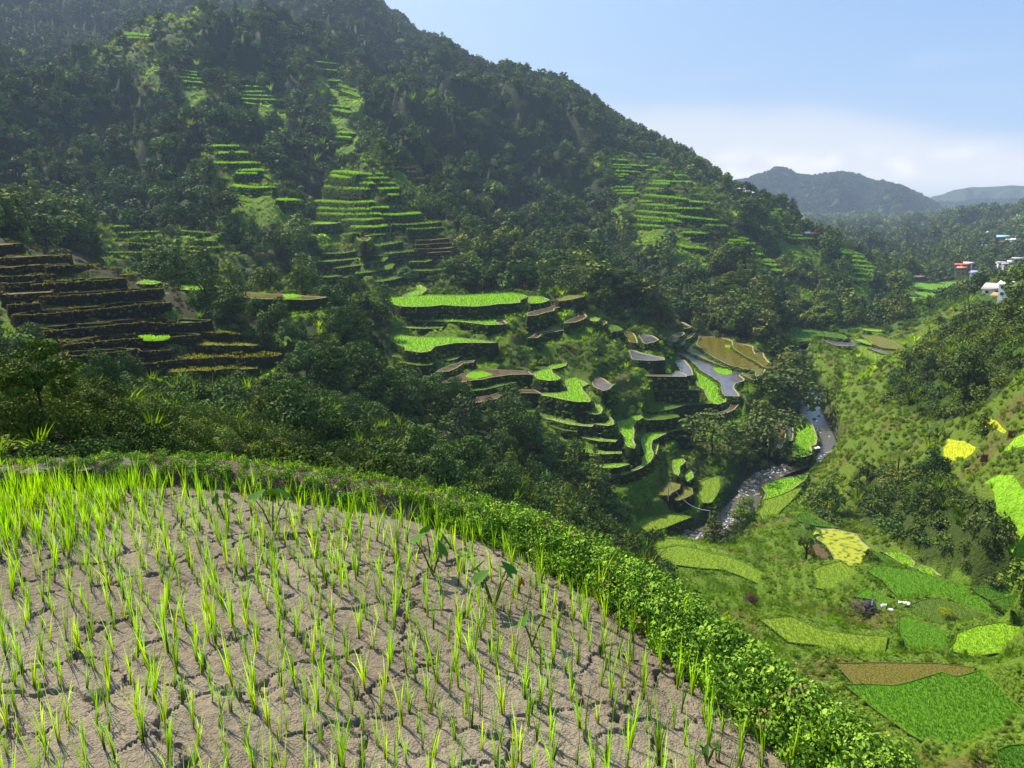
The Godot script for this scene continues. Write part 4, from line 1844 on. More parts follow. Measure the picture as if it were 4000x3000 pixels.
func build_marks() -> void:
	var m: Dictionary = marks()
	# the shelter of sticks
	var at: Vector3 = m["shelter"]
	var o := thing("stick_shelter", "tangled shelter of sticks with a dark cover and ribboned posts among the green fields", "shelter", at)
	var sticks := []
	for k in 190:
		var a := rng.randf() * TAU
		var r := rng.randf_range(0.2, 1.1)
		var p := Vector3(cos(a) * r - 0.5, rng.randf_range(0.1, 0.9), sin(a) * r)
		sticks.append([p, p + Vector3(rng.randf_range(-0.9, 0.9), rng.randf_range(-0.4, 0.6), rng.randf_range(-0.9, 0.9)), rng.randf_range(0.012, 0.03)])
	part("stick_pile", rods(sticks), mats["stick"], o)
	var cover_mesh := SphereMesh.new()
	cover_mesh.radius = 0.6
	cover_mesh.height = 1.1
	var cv := part("cover", cover_mesh, mats["tarp"], o)
	cv.position = Vector3(0.05, 0.6, -0.1)
	for k in 3:
		part("post", rods([[Vector3(0.45 + k * 0.25, 0, 0.6 - k * 0.3), Vector3(0.25 - k * 0.08, 1.5 + k * 0.25, 0.2), 0.05]]), mats["pole"], o)
	part("ribbon", boxes([[Vector3(0.2, 1.35, 0.45), Vector3(0.12, 0.55, 0.03)]]), mats["cyan"], o)
	part("ribbon", boxes([[Vector3(0.34, 1.15, 0.5), Vector3(0.09, 0.4, 0.03)]]), mats["orange"], o)
	part("ribbon", boxes([[Vector3(0.05, 1.2, 0.5), Vector3(0.09, 0.45, 0.03)]]), mats["white"], o)
	for k in 3:
		part("log", rods([[Vector3(0.5 + k * 0.22, 0.1, 0.9), Vector3(1.0 + k * 0.2, 0.12, 1.9), 0.07]]), mats["stick"], o)
	var s := part("white_sack", cloth(1.0, 0.35, 0.25, 1.0), mats["sheet"], self)
	s.position = m["sack_a"]
	s.rotation.y = -0.3
	tag(s, "long white sack lying on the path right of the stick shelter", "sack")
	s = part("white_sack", cloth(0.5, 0.35, 0.25, 5.0), mats["sheet"], self)
	s.position = m["sack_b"]
	tag(s, "short white sack just beside the stick shelter", "sack")
	var c := CylinderMesh.new()
	c.top_radius = 0.28
	c.bottom_radius = 0.24
	c.height = 0.6
	c.radial_segments = 16
	var can := thing("grey_can", "small grey can standing on the bare path below the stick shelter", "can", m["can"])
	var cb := part("body", c, mats["silver"], can)
	cb.position.y = 0.3
	var hl := TorusMesh.new()
	hl.inner_radius = 0.22
	hl.outer_radius = 0.27
	var hh := part("rim", hl, mats["grey"], can)
	hh.position.y = 0.6
	s = part("white_sheet", cloth(2.6, 1.7, 0.4, 9.0), mats["sheet"], self)
	s.position = m["sheet_a"] + Vector3(0, 0.3, 0)
	s.rotation.y = 0.4
	tag(s, "white sheet spread at the corner of the olive paddy on the right bank", "sheet")
	s = part("white_sheet", cloth(2.4, 1.7, 0.5, 14.0), mats["sheet"], self)
	s.position = m["sheet_b"] + Vector3(0, 0.3, 0)
	tag(s, "white sheet beside the long green paddy at the river's edge", "sheet")
	var b := part("purple_shrub", shapes["fine_0"], plant_mat(Color(0.13, 0.04, 0.06)), self)
	b.position = m["bundle"] + Vector3(0, 0.1, 0)
	b.scale = Vector3(1.5, 1.1, 1.5)
	tag(b, "small dark purple leaved shrub on the bare spur", "shrub")
	b = part("yellow_shrub", shapes["fine_1"], plant_mat(Color(0.30, 0.33, 0.02)), self)
	b.position = m["yellow_bush"]
	b.scale = Vector3(1.5, 0.9, 1.5)
	tag(b, "small yellow green bush standing in the dull olive rice field", "shrub")
	for k in 2:
		var p := thing("scarecrow", ["dark red scarecrow on the bright lime field at the right edge", "dark red scarecrow on the ridge below the largest yellow patch"][k], "scarecrow", m[["scare_a", "scare_b"][k]])
		part("post", rods([[Vector3(0, -0.3, 0), Vector3(0, 1.7, 0), 0.05]]), mats["stick"], p)
		part("arm", rods([[Vector3(-0.6, 1.25, 0), Vector3(0.6, 1.25, 0), 0.04]]), mats["stick"], p)
		var ct := part("coat", cloth(1.0, 1.0, 0.3, 20.0 + k), mats["redbrown"], p)
		ct.rotation.x = PI / 2
		ct.position = Vector3(0, 0.85, 0.05)
	# the wire across the river
	var wa: Vector3 = m["wire_a"]
	var wb: Vector3 = m["wire_b"]
	var line := []
	var last := wa + Vector3(0, 2.5, 0)
	for k in 16:
		var t := (k + 1) / 16.0
		var p := wa.lerp(wb, t) + Vector3(0, lerpf(2.5, 3.5, t) - sin(t * PI) * 1.4, 0)
		line.append([last, p, 0.05])
		last = p
	var wire := thing("hanging_wire", "thin pale wire hanging from the dry terrace corner over the river", "wire", wa)
	var w := part("wire", rods(line), mats["wire"], wire)
	w.position = -wa
	part("post", rods([[Vector3(0, -1, 0), Vector3(0, 2.6, 0), 0.1]]), mats["pole"], wire)
	var far_post := part("post", rods([[Vector3(0, -3, 0), Vector3(0, 3.6, 0), 0.1]]), mats["pole"], wire)
	far_post.position = wb - wa
	# the footbridge
	var ba: Vector3 = m["bridge_a"]
	var bb: Vector3 = m["bridge_b"]
	var fb := thing("footbridge", "narrow pale footbridge over the river below the forest shade", "bridge", ba)
	var along := bb - ba
	for k in 3:
		part("plank", rods([[Vector3(0, 0, k * 0.45), along + Vector3(0, 0, k * 0.45), 0.2]]), mats["pole"], fb)
	part("post", rods([[Vector3(0, -3, 0), Vector3(0, 0.9, 0), 0.15]]), mats["pole"], fb)
	part("post", rods([[along + Vector3(0, -3, 0), along + Vector3(0, 0.9, 0), 0.15]]), mats["pole"], fb)
	part("rail", rods([[Vector3(0, 0.9, 0), along + Vector3(0, 0.9, 0), 0.07]]), mats["pole"], fb)


# ---------------------------------------------------------------- the paddy in front
var bund: PackedVector2Array
var bund_out: PackedVector2Array   # outward directions
var bund_wide: PackedFloat32Array

func prepare_bund() -> void:
	var raw := bund_line()
	var fine := PackedVector2Array()
	for k in raw.size() - 1:
		var a := raw[maxi(k - 1, 0)]
		var d := raw[mini(k + 2, raw.size() - 1)]
		for q in 8:
			fine.append(raw[k].cubic_interpolate(raw[k + 1], a, d, q / 8.0))
	fine.append(raw[raw.size() - 1])
	bund = fine
	for k in fine.size():
		var t := fine[mini(k + 1, fine.size() - 1)] - fine[maxi(k - 1, 0)]
		var o := Vector2(t.y, -t.x).normalized()
		bund_out.append(o)
		var f := k / float(fine.size())
		bund_wide.append(lerpf(0.44, 0.22, smoothstep(0.3, 0.75, f)))
	if bund_out[10].dot(bund[10]) < 0.0:
		for k in bund_out.size():
			bund_out[k] = -bund_out[k]

func in_paddy(x: float, z: float) -> bool:
	return Geometry2D.is_point_in_polygon(Vector2(x, z), paddy_poly)

var paddy_poly: PackedVector2Array

func crack(x: float, z: float) -> float:
	# 1 in the middle of a crack, 0 on firm mud
	var wx := x + 0.09 * noise.get_noise_2d(x * 3.0, z * 3.0)
	var wz := z + 0.09 * noise.get_noise_2d(x * 3.0 + 31.0, z * 3.0)
	var e := crack_noise.get_noise_2d(wx, wz) + 1.0
	var open := smoothstep(-0.45, 0.0, noise.get_noise_2d(x * 0.9 + 5.0, z * 0.9))
	var e2 := crack_noise.get_noise_2d(wx * 2.3 + 17.0, wz * 2.3 - 9.0) + 1.0
	return maxf((1.0 - smoothstep(0.0, 0.042, e)) * open, (1.0 - smoothstep(0.0, 0.06, e2)) * 0.4 * smoothstep(0.0, 0.35, noise.get_noise_2d(x * 1.7 - 8.0, z * 1.7)))

var crack_noise := FastNoiseLite.new()

func mud_height(x: float, z: float) -> float:
	return 0.012 * noise.get_noise_2d(x * 2.5, z * 2.5) + 0.006 * noise_fine.get_noise_2d(x * 14.0, z * 14.0)

func build_paddy() -> void:
	prepare_bund()
	crack_noise.seed = 77
	crack_noise.noise_type = FastNoiseLite.TYPE_CELLULAR
	crack_noise.frequency = 2.3
	crack_noise.fractal_type = FastNoiseLite.FRACTAL_NONE
	crack_noise.cellular_return_type = FastNoiseLite.RETURN_DISTANCE2_SUB
	crack_noise.cellular_jitter = 1.0
	paddy_poly = bund.duplicate()
	paddy_poly.append(Vector2(1.9, -1.2))
	paddy_poly.append(Vector2(-5.4, -1.2))
	paddy_poly.append(Vector2(-5.4, -6.0))
	# mud, a fine sheet that runs under the bank
	var x0 := -5.2
	var x1 := 1.75
	var z0 := -1.3
	var z1 := -7.1
	var step := 0.0125
	var nx := int((x1 - x0) / step)
	var nz := int((z0 - z1) / step)
	var v := PackedVector3Array()
	var n := PackedVector3Array()
	var c := PackedColorArray()
	v.resize(nx * nz)
	n.resize(nx * nz)
	c.resize(nx * nz)
	for i in nx:
		for j in nz:
			var x := x0 + i * step
			var z := z0 - j * step
			var k := i * nz + j
			var cr := crack(x, z)
			v[k] = Vector3(x, mud_height(x, z) - cr * 0.06 - 0.004, z)
			var wet := noise.get_noise_2d(x * 0.6 + 11.0, z * 0.6)
			c[k] = Color(0.245, 0.21, 0.16).lerp(Color(0.185, 0.155, 0.115), clampf(0.5 + wet, 0.0, 1.0))
	for i in nx:
		for j in nz:
			var k := i * nz + j
			var a := v[mini(i + 1, nx - 1) * nz + j] - v[maxi(i - 1, 0) * nz + j]
			var b := v[i * nz + mini(j + 1, nz - 1)] - v[i * nz + maxi(j - 1, 0)]
			n[k] = a.cross(b).normalized()
	var idx := PackedInt32Array()
	var grown: Array = Geometry2D.offset_polygon(paddy_poly, 0.05)
	var shore: PackedVector2Array = grown[0]
	for i in nx - 1:
		# the part of this column that lies inside the bank
		for j in nz - 1:
			var k := i * nz + j
			if v[k].z < -2.4 and not Geometry2D.is_point_in_polygon(Vector2(v[k].x, v[k].z), shore):
				continue
			idx.append_array(PackedInt32Array([k, k + 1, k + nz, k + nz, k + 1, k + nz + 1]))
	structure("cracked_mud", array_mesh(v, n, c, idx), mats["mud_dry"])

func bank_profile(k: int) -> Array:
	var w := bund_wide[k]
	return [[-0.06, -0.06], [0.03, 0.06], [0.07, 0.125], [w * 0.45, 0.155], [w * 0.8, 0.13], [w, 0.05], [w + 0.05, -0.35], [w + 0.18, -1.5], [w + 0.5, -3.6]]

func build_bund() -> void:
	var st := SurfaceTool.new()
	st.begin(Mesh.PRIMITIVE_TRIANGLES)
	var rings := []
	for k in bund.size():
		var ring := []
		for p in bank_profile(k):
			var q: Vector2 = bund[k] + bund_out[k] * p[0]
			var j := noise_fine.get_noise_2d(q.x * 5.0, q.y * 5.0) * 0.03
			ring.append(Vector3(q.x + j, p[1] + j * 0.8, q.y - j))
		rings.append(ring)
	for k in rings.size() - 1:
		for s in rings[k].size() - 1:
			quad(st, rings[k][s], rings[k][s + 1], rings[k + 1][s + 1], rings[k + 1][s])
	st.index()
	st.generate_normals()
	structure("bank", st.commit(), mats["bund"])
	# flat stones capping the bank at the far left
	var form := rock(4, 0.22)
	for k in 6:
		var at := [Vector2(-4.78, -6.62), Vector2(-4.42, -6.72), Vector2(-4.08, -6.86), Vector2(-3.74, -6.88), Vector2(-3.42, -6.97), Vector2(-2.95, -6.98)][k] as Vector2
		var o := part("flat_stone", form, mats["slab"], self)
		o.position = Vector3(at.x, 0.13, at.y)
		o.scale = Vector3(0.27, 0.035, 0.13) * [1.0, 0.85, 1.05, 0.8, 0.95, 0.55][k]
		o.rotation.y = k * 0.7
		tag(o, "flat pale stone capping the bank, %s from the left" % ["first", "second", "third", "fourth", "fifth", "smallest and last"][k], "stone")

func rice_mesh(sd: int, blades: int, tall: float) -> ArrayMesh:
	var r := RandomNumberGenerator.new()
	r.seed = 5000 + sd
	var v := PackedVector3Array()
	var n := PackedVector3Array()
	var c := PackedColorArray()
	var idx := PackedInt32Array()
	for k in blades:
		var a := r.randf() * TAU
		var dir := Vector3(cos(a), 0, sin(a))
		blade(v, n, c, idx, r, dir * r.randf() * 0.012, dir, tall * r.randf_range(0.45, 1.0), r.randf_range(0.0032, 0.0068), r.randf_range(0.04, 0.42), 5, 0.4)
	return array_mesh(v, n, c, idx)

func grow_foreground() -> void:
	# rice in rough rows
	var forms := []
	for k in 7:
		forms.append(rice_mesh(k, 8 + k % 5, 0.25 + 0.016 * k))
	var hills: Array = []
	var row := 0
	var z := -1.9
	while z > -6.8:
		var x := -5.1 + (row % 2) * 0.07
		while x < 1.5:
			var p := Vector2(x + rng.randf_range(-0.035, 0.035), z + rng.randf_range(-0.035, 0.035))
			x += 0.118
			if rng.randf() < 0.10 or not in_paddy(p.x, p.y) or absf(p.x) > 0.66 * -p.y + 0.3:
				continue
			hills.append([p, 1.0])
		z -= 0.115
		row += 1
	# the crowded nursery corner at the back on the left
	for k in 330:
		var p := Vector2(rng.randf_range(-4.7, -2.75), rng.randf_range(-6.65, -5.35))
		if in_paddy(p.x, p.y) and p.x < -2.75 - (p.y + 6.65) * 0.2 + rng.randf_range(-0.3, 0.1):
			hills.append([p, 1.08])
	hills.sort_custom(func(a, b): return a[0].length() < b[0].length())
	var rest := []
	var rest_tint := []
	var greens := [Color(0.33, 0.56, 0.06), Color(0.27, 0.48, 0.06), Color(0.42, 0.58, 0.07), Color(0.19, 0.34, 0.06)]
	var rice_mats := []
	for g in greens:
		var m := leafy(g, 1.5, 0.45)
		rice_mats.append(m)
	var first := {}
	for k in hills.size():
		var p: Vector2 = hills[k][0]
		var s: float = hills[k][1] * rng.randf_range(0.62, 1.18)
		var t := Transform3D(Basis.from_euler(Vector3(rng.randf_range(-0.12, 0.12), rng.randf() * TAU, rng.randf_range(-0.12, 0.12))).scaled(Vector3(s, s, s)), Vector3(p.x, mud_height(p.x, p.y) - 0.008, p.y))
		var f := rng.randi() % forms.size()
		var g := rng.randi() % greens.size()
		if k < 300:
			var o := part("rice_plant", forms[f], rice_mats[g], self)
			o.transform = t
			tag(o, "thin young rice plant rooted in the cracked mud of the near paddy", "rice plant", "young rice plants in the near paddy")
		else:
			rest.append([f, t, greens[g]])
	for f in forms.size():
		var places := []
		var tints := []
		for r in rest:
			if r[0] == f:
				places.append(r[1])
				tints.append(r[2])
		scatter("young_rice", forms[f], mats["blade"], places, tints, self)
		tag(get_child(get_child_count() - 1), "young rice standing in the back of the cracked paddy", "rice")
	# taro
	var taros := [[Vector3(-1.78, 0, -5.74), 0.30, 3, "taro plant with a pale leaf and a dark leaf near the back of the paddy"], [Vector3(-0.52, 0, -5.0), 0.27, 4, "largest taro plant, dark leaved, in the middle of the paddy"], [Vector3(-0.11, 0, -4.56), 0.26, 4, "taro plant with pale upturned leaves right of the largest one"], [Vector3(-2.21, 0, -5.95), 0.20, 3, "small bright taro plant left of the pale leafed one"], [Vector3(0.11, 0, -4.12), 0.20, 2, "small two leafed taro plant near the bank"], [Vector3(0.85, 0, -3.14), 0.10, 3, "tiny taro plant at the bottom of the picture"]]
	for t in taros:
		var o := thing("taro_plant", t[3], "taro", t[0], rng.randf() * TAU)
		for k in t[2]:
			var a: float = k * TAU / t[2] + rng.randf_range(-0.4, 0.4)
			var top := Vector3(cos(a) * t[1] * 0.42, t[1] * rng.randf_range(0.7, 1.0), sin(a) * t[1] * 0.42)
			part("stalk", rods([[Vector3.ZERO, top * 0.55 + Vector3(0, 0.03, 0), 0.006], [top * 0.55 + Vector3(0, 0.03, 0), top, 0.004]]), plant_mat(Color(0.11, 0.12, 0.03)), o)
			var lf := part("leaf", taro_leaf(t[1] * 0.30), plant_mat(Color(0.075, 0.17, 0.028), 0.6), o)
			lf.position = top
			lf.rotation = Vector3(rng.randf_range(0.5, 1.2), -a + PI * 0.5, rng.randf_range(-0.3, 0.3))
	var dead := part("dead_leaf", taro_leaf(0.04), plant_mat(Color(0.55, 0.13, 0.02)), self)
	dead.position = Vector3(0.06, 0.06, -4.75)
	dead.rotation = Vector3(1.2, 0.4, 0.5)
	tag(dead, "single withered orange leaf among the rice", "leaf")
	# weeds on the bank
	var weed := [bush_mesh(201, 190, 0.024, [[Vector3(0, 0.05, 0), 0.07], [Vector3(0.05, 0.08, 0.02), 0.05], [Vector3(-0.05, 0.06, -0.03), 0.05]], 0.0), bush_mesh(202, 200, 0.019, [[Vector3(0, 0.07, 0), 0.07], [Vector3(0.04, 0.12, 0.02), 0.04], [Vector3(-0.05, 0.05, -0.03), 0.06]], 0.0)]
	var grass := [blade_mesh(211, 16, 0.17, 0.007, 0.7), blade_mesh(212, 14, 0.26, 0.008, 0.8)]
	var sets := [[[], []], [[], []], [[], []], [[], []]]
	var flowers := []
	var flower_tints := []
	for k in bund.size() - 1:
		var f := k / float(bund.size())
		var lush := smoothstep(0.40, 0.72, f)
		var w: float = bund_wide[k]
		var count := int(lerpf(22.0, 34.0, lush))
		var seg := bund[k].distance_to(bund[k + 1])
		count = int(count * seg / 0.085)
		for q in count:
			var u: float = rng.randf_range(-0.03, w + 0.05)
			if lush < 0.4 and u > 0.1 and u < 0.30 and rng.randf() < 0.72:
				continue
			var p := bund[k].lerp(bund[k + 1], rng.randf()) + bund_out[k] * u
			var prof := bank_profile(k)
			var y := 0.0
			for s in prof.size() - 1:
				if u >= prof[s][0] and u <= prof[s + 1][0]:
					y = lerpf(prof[s][1], prof[s + 1][1], (u - prof[s][0]) / (prof[s + 1][0] - prof[s][0]))
			var is_grass := rng.randf() < (0.30 + 0.35 * smoothstep(w * 0.5, w, u) + 0.18 * noise_fine.get_noise_2d(p.x * 1.5, p.y * 1.5))
			var which := (2 + rng.randi() % 2) if is_grass else rng.randi() % 2
			var s := rng.randf_range(0.55, 1.15) * lerpf(0.62, 1.05, lush) * (0.72 if is_grass else 1.0)
			sets[which][0].append(Transform3D(Basis.from_euler(Vector3(rng.randf_range(-0.3, 0.3), rng.randf() * TAU, rng.randf_range(-0.3, 0.3))).scaled(Vector3(s, s, s)), Vector3(p.x, y - 0.01, p.y)))
			var v := rng.randf()
			var col := Color(0.13, 0.25, 0.03).lerp(Color(0.33, 0.50, 0.07), v)
			if is_grass:
				col = Color(0.22, 0.38, 0.03).lerp(Color(0.38, 0.54, 0.06), v)
			if rng.randf() < 0.06:
				col = Color(0.30, 0.24, 0.09)
			sets[which][1].append(col)
			if not is_grass and rng.randf() < 0.03 and u > w * 0.3:
				flowers.append(Transform3D(Basis().scaled(Vector3(1, 1, 1) * rng.randf_range(0.45, 0.75)), Vector3(p.x, y + 0.12 * s, p.y)))
				flower_tints.append(Color(1, 1, 1))
	for k in 4:
		scatter("bank_weeds" if k < 2 else "bank_grass", (weed + grass)[k], mats["leaf" if k < 2 else "blade"], sets[k][0], sets[k][1], self)
		tag(get_child(get_child_count() - 1), "small leaved weeds matting the bank of the near paddy" if k < 2 else "bright grass blades growing out of the bank of the near paddy", "weeds" if k < 2 else "grass")
	var fst := SurfaceTool.new()
	fst.begin(Mesh.PRIMITIVE_TRIANGLES)
	for e in 7:
		var a := e * TAU / 7.0
		box(fst, Vector3(cos(a) * 0.006, 0.003 * (e % 2), sin(a) * 0.006), Vector3(0.006, 0.006, 0.006))
	scatter("pale_flowers", fst.commit(), mats["flower"], flowers, flower_tints, self)
	tag(get_child(get_child_count() - 1), "tiny pale lilac flowers dotted over the bank weeds", "flowers")

func taro_leaf(s: float) -> ArrayMesh:
	var key := "taro_%d" % int(s * 1000)
	if shapes.has(key):
		return shapes[key]
	var v := PackedVector3Array()
	var n := PackedVector3Array()
	var c := PackedColorArray()
	var idx := PackedInt32Array()
	var rim := [Vector2(0, 0), Vector2(0.28, 0.45), Vector2(0.5, 0.3), Vector2(0.52, -0.1), Vector2(0.38, -0.55), Vector2(0.16, -0.95), Vector2(0, -1.15), Vector2(-0.16, -0.95), Vector2(-0.38, -0.55), Vector2(-0.52, -0.1), Vector2(-0.5, 0.3), Vector2(-0.28, 0.45)]
	v.append(Vector3(0, -0.06 * s, -0.3 * s))
	n.append(Vector3.UP)
	c.append(Color(0.85, 0.9, 0.7))
	for p in rim:
		v.append(Vector3(p.x * s, absf(p.x) * 0.22 * s - 0.05 * s * (p.y * p.y), p.y * s))
		n.append(Vector3(-p.x * 0.4, 1, 0).normalized())
		c.append(Color(1, 1, 1))
	for k in rim.size():
		idx.append_array(PackedInt32Array([0, 1 + (k + 1) % rim.size(), 1 + k]))
	shapes[key] = array_mesh(v, n, c, idx)
	return shapes[key]


# ---------------------------------------------------------------- the survey of the valley
func ground_points() -> void:
	survey(PackedFloat32Array([-11.02, -2.73, -19.04, -10.89, -3.51, -21.39, -11.22, -5.38, -25.65, -13.09, -2.43, -17.68, -19.13, -2.76, -23.11, -16.07, -10.7, -45.23, -15.05, -15.21, -58.08, -11.2, -20, -69.1, -4.9, -23.9, -74.8, 2.8, -29.8, -85, 11, -37.3, -94.4, 17.3, -43.4, -103.6, -26.7, -14, -59.3, -38.2, -14.7, -70.3, -43, -12.7, -67.5, -53.1, -12.7, -72.7, -31.5, -19.7, -89.6, -46.8, -21.1, -105, -59.5, -19.2, -104.2, -69.5, -18.6, -109.9, -26.1, -23.7, -101.7, -40.9, -25.5, -128.6, -30.2, -25.9, -126.4, -30.2, -25.7, -146.9, -36.4, -21.4, -166.1, -26.3, -28.3, -137.5, -19.8, -30.9, -123.4, -11.4, -33.6, -117.4, -3.8, -36.7, -114.9, 4.1, -40.2, -124.9, -9.6, -36, -149.7, 0, -39, -143, -114.8, -1, -163.8, -96.2, -14.7, -134.1, -79.1, -11.5, -165, -68.8, -14.5, -164.2, -58, -16.2, -161.9, -160.4, -4.1, -276.9, -138.8, -11.9, -266, -118.8, -11.3, -208.6]))
	survey(PackedFloat32Array([-102.3, -15.7, -200.4, -108.3, -22.7, -269, -81.6, -25.4, -262.6, -63.6, -28.1, -272.7, -99.4, -16.9, -293.6, -121.6, 21.8, -505.6, -133.6, 0.3, -366.4, -156, -5.4, -379.2, -191.7, 0.1, -407.1, -240, 21, -483.7, -215.6, 0, -417.6, -229.1, 12.5, -421.8, -209.9, 0.3, -363.8, -262.4, 26.2, -448.9, -193.5, 26.8, -461, -216, 56.1, -559.8, -181.5, 45.7, -529.8, -270.3, 53.8, -535.7, -266.8, 66.4, -581.7, -306.6, 72.1, -561.8, -354.8, 85.7, -603.4, -423.9, 106.9, -630.8, -317.2, 108.6, -657.5, -258.8, 146.9, -709.3, -231.2, 141.1, -724, -202.4, 148.5, -774, -183.3, 157.6, -840.2, -427.9, 248, -1174.5, -309.4, 162, -845.1, -370.3, 115.4, -765.1, -265.6, 165.9, -912.1, -393.4, 271.5, -1239, -564.8, 281.8, -1226.2, -602.5, 225.5, -1095.2, -748.5, 278.3, -1183.1, -702, 506.9, -1765.6, -860.6, 530.1, -1693.9, -465.8, 448.3, -1635, -196.4, 244.8, -1133.1, -199.1, 191.4, -980]))
	survey(PackedFloat32Array([-137.3, 193.3, -1071.2, -101.7, 175, -1025, -56.8, 148.9, -968.3, -2.6, 128.1, -900, 30.7, 118.7, -869.5, 48.9, 101.5, -828.6, 76, 79.5, -776.3, 92.9, 56.3, -724.1, 109.6, 27.6, -650.8, 136.6, 4.5, -543.1, 156.6, -2.3, -548.1, 200.3, -18, -555, 255.2, -44.6, -543, -82.5, 47.6, -553.9, -108.9, 85.7, -671.2, -165.4, 84.2, -659.6, -56.8, 63.5, -637.5, -95.8, 114.8, -814.4, -20.7, 79.4, -699.7, 20.2, 61.8, -679.7, -47.4, 6.5, -447.5, -30.4, -5.8, -398.8, -15.7, -20, -339.6, -28.2, -26.9, -303.7, -49.2, -28.1, -287.8, -25.3, 15.7, -559.4, -7.3, -7.5, -479.9, 0, 16.5, -590, 19.2, 36.3, -639.7, 36.1, 16.7, -598.9, 0, -22.7, -420, 22, -14.6, -479.5, 50.8, -0.8, -557.7, 44.9, -22.3, -487.9, 24.6, -23.9, -399.2, 24.7, -24.5, -319, 9.6, -28.5, -309.9, -4.7, -28.4, -300, 34.6, -30.3, -318.1, 55.1, -29.7, -396.2]))
	survey(PackedFloat32Array([43.1, -32, -276.7, 67, -29.6, -394.4, 78.2, -32.1, -336, 87.8, -35.6, -312.9, 81.6, -42.6, -288.7, 137.5, -7.9, -501.5, 121.1, -31.1, -412.6, 153.8, -28.9, -475.8, 190.3, -30.2, -494.6, 179.4, -40.6, -445.2, 129.9, -45.9, -378.3, 142, -47.4, -363.2, 84.2, -45.2, -267, 177.9, -45, -380.4, 311.1, -44.7, -559.3, 361.3, -48.1, -599.5, 403.9, -43, -690.6, 503.3, -38.7, -864.1, 394.1, -47.2, -753.1, 441.4, -51.2, -897.3, 691.1, -36.9, -1331.3, 951.1, -21.6, -1644.8, 1022.3, -11.4, -1601.6, 395.4, -53.9, -918.5, 501.9, -56.1, -1090, 370.7, -47.4, -928.8, 659.2, -45.5, -1347.4, 689, -52.8, -1554.1, 16.7, -36.8, -175.2, 43.7, -53.8, -157, 51.8, -52, -177.6, 79.3, -50.6, -237.1, 62.8, -53.2, -160.1, 44.8, -53.3, -143.1, 17.8, -49.6, -118.7, 102.4, -49.7, -282, 106.4, -46.3, -259, 101.5, -45, -228.5, 90.1, -48.2, -217.1, 75.5, -49.7, -179.8]))
	survey(PackedFloat32Array([62.7, -48.3, -141.8, 51.5, -47.8, -130.2, 43.4, -48.7, -124.7, 113.5, -41.8, -239.5, 117.1, -37.9, -232.2, 115.7, -31.7, -210.3, 118.6, -25.7, -202.9, 114.1, -23.7, -182.2, 128.3, -21, -178.7, 196.4, -28, -325.3, 171.1, -33.7, -305.3, 185.7, -22.2, -272.8, 88.5, -36.4, -173.7, 91.5, -28.3, -160.8, 85.3, -21.3, -135.3, 93.7, -18.2, -129.7, 71.9, -39.7, -154, 79, -34.7, -144.9, 71.7, -20.5, -102.4, 68.4, -38, -131.8, 68.7, -22.9, -92.8, 62.1, -42.8, -126.4, 56.3, -24.3, -74.7, 50.1, -46.5, -116.2, 52.9, -38.6, -99.8, 50.4, -28.5, -72.3, 44.9, -25.6, -58.1, 30.4, -48.4, -114, 35.4, -45, -106.2, 34, -41.9, -91.9, 22.2, -43.1, -94.4, 25.3, -40.1, -83.2, 24.8, -37.3, -72.9, 28, -34.9, -68.5, 18.4, -35.1, -67.5, 20.37, -31.29, -56.43, 25, -32.7, -55.6, 32.8, -30.3, -52.8, 38.3, -28.2, -53.2, 27.53, -30.67, -49.34]))
	survey(PackedFloat32Array([30.59, -28.54, -46.15, 26.12, -28.32, -40.97, 29.91, -24.49, -36.85, 21.21, -27.53, -39.92, -3.83, -3.1, -3.21, -2.11, -3.1, -4.53, 0, -3.1, -5, 2.11, -3.6, -4.53, 3.83, -3.6, -3.21, -6.22, -1.2, -6.22, -3.01, -1.2, -8.27, -0.77, -1.6, -8.77, 0.77, -3.6, -8.77, 2.28, -5.1, -8.5, 3.72, -5.6, -7.98, 5.66, -5.6, -6.74, -9.9, -2.8, -9.9, -5.92, -2.8, -12.69, -2.43, -3.6, -13.79, 5.18, -14.6, -19.32, 9.39, -14.6, -17.66, 12.86, -14.6, -15.32, 2.18, -16.6, -24.9, 13.52, -23.6, -29, 22.63, -23.6, -22.63, 8.32, -26.6, -39.13, 0, -19.6, -45, -6.08, -13.6, -34.47, -2.09, -21.6, -59.96, 11.3, -33.6, -64, -42.43, -17.6, -42.43, 42.43, -31.6, -42.43, 70.7, -25.6, -70.7, 113.1, -15.6, -113.1, 183.8, -7.6, -183.8, 353.6, -17.6, -353.6, 707.1, -17.6, -707.1, 1767.8, -17.6, -1767.8, 2969.8, -27.6, -2969.8, -89.2, -19.6, -80.3]))
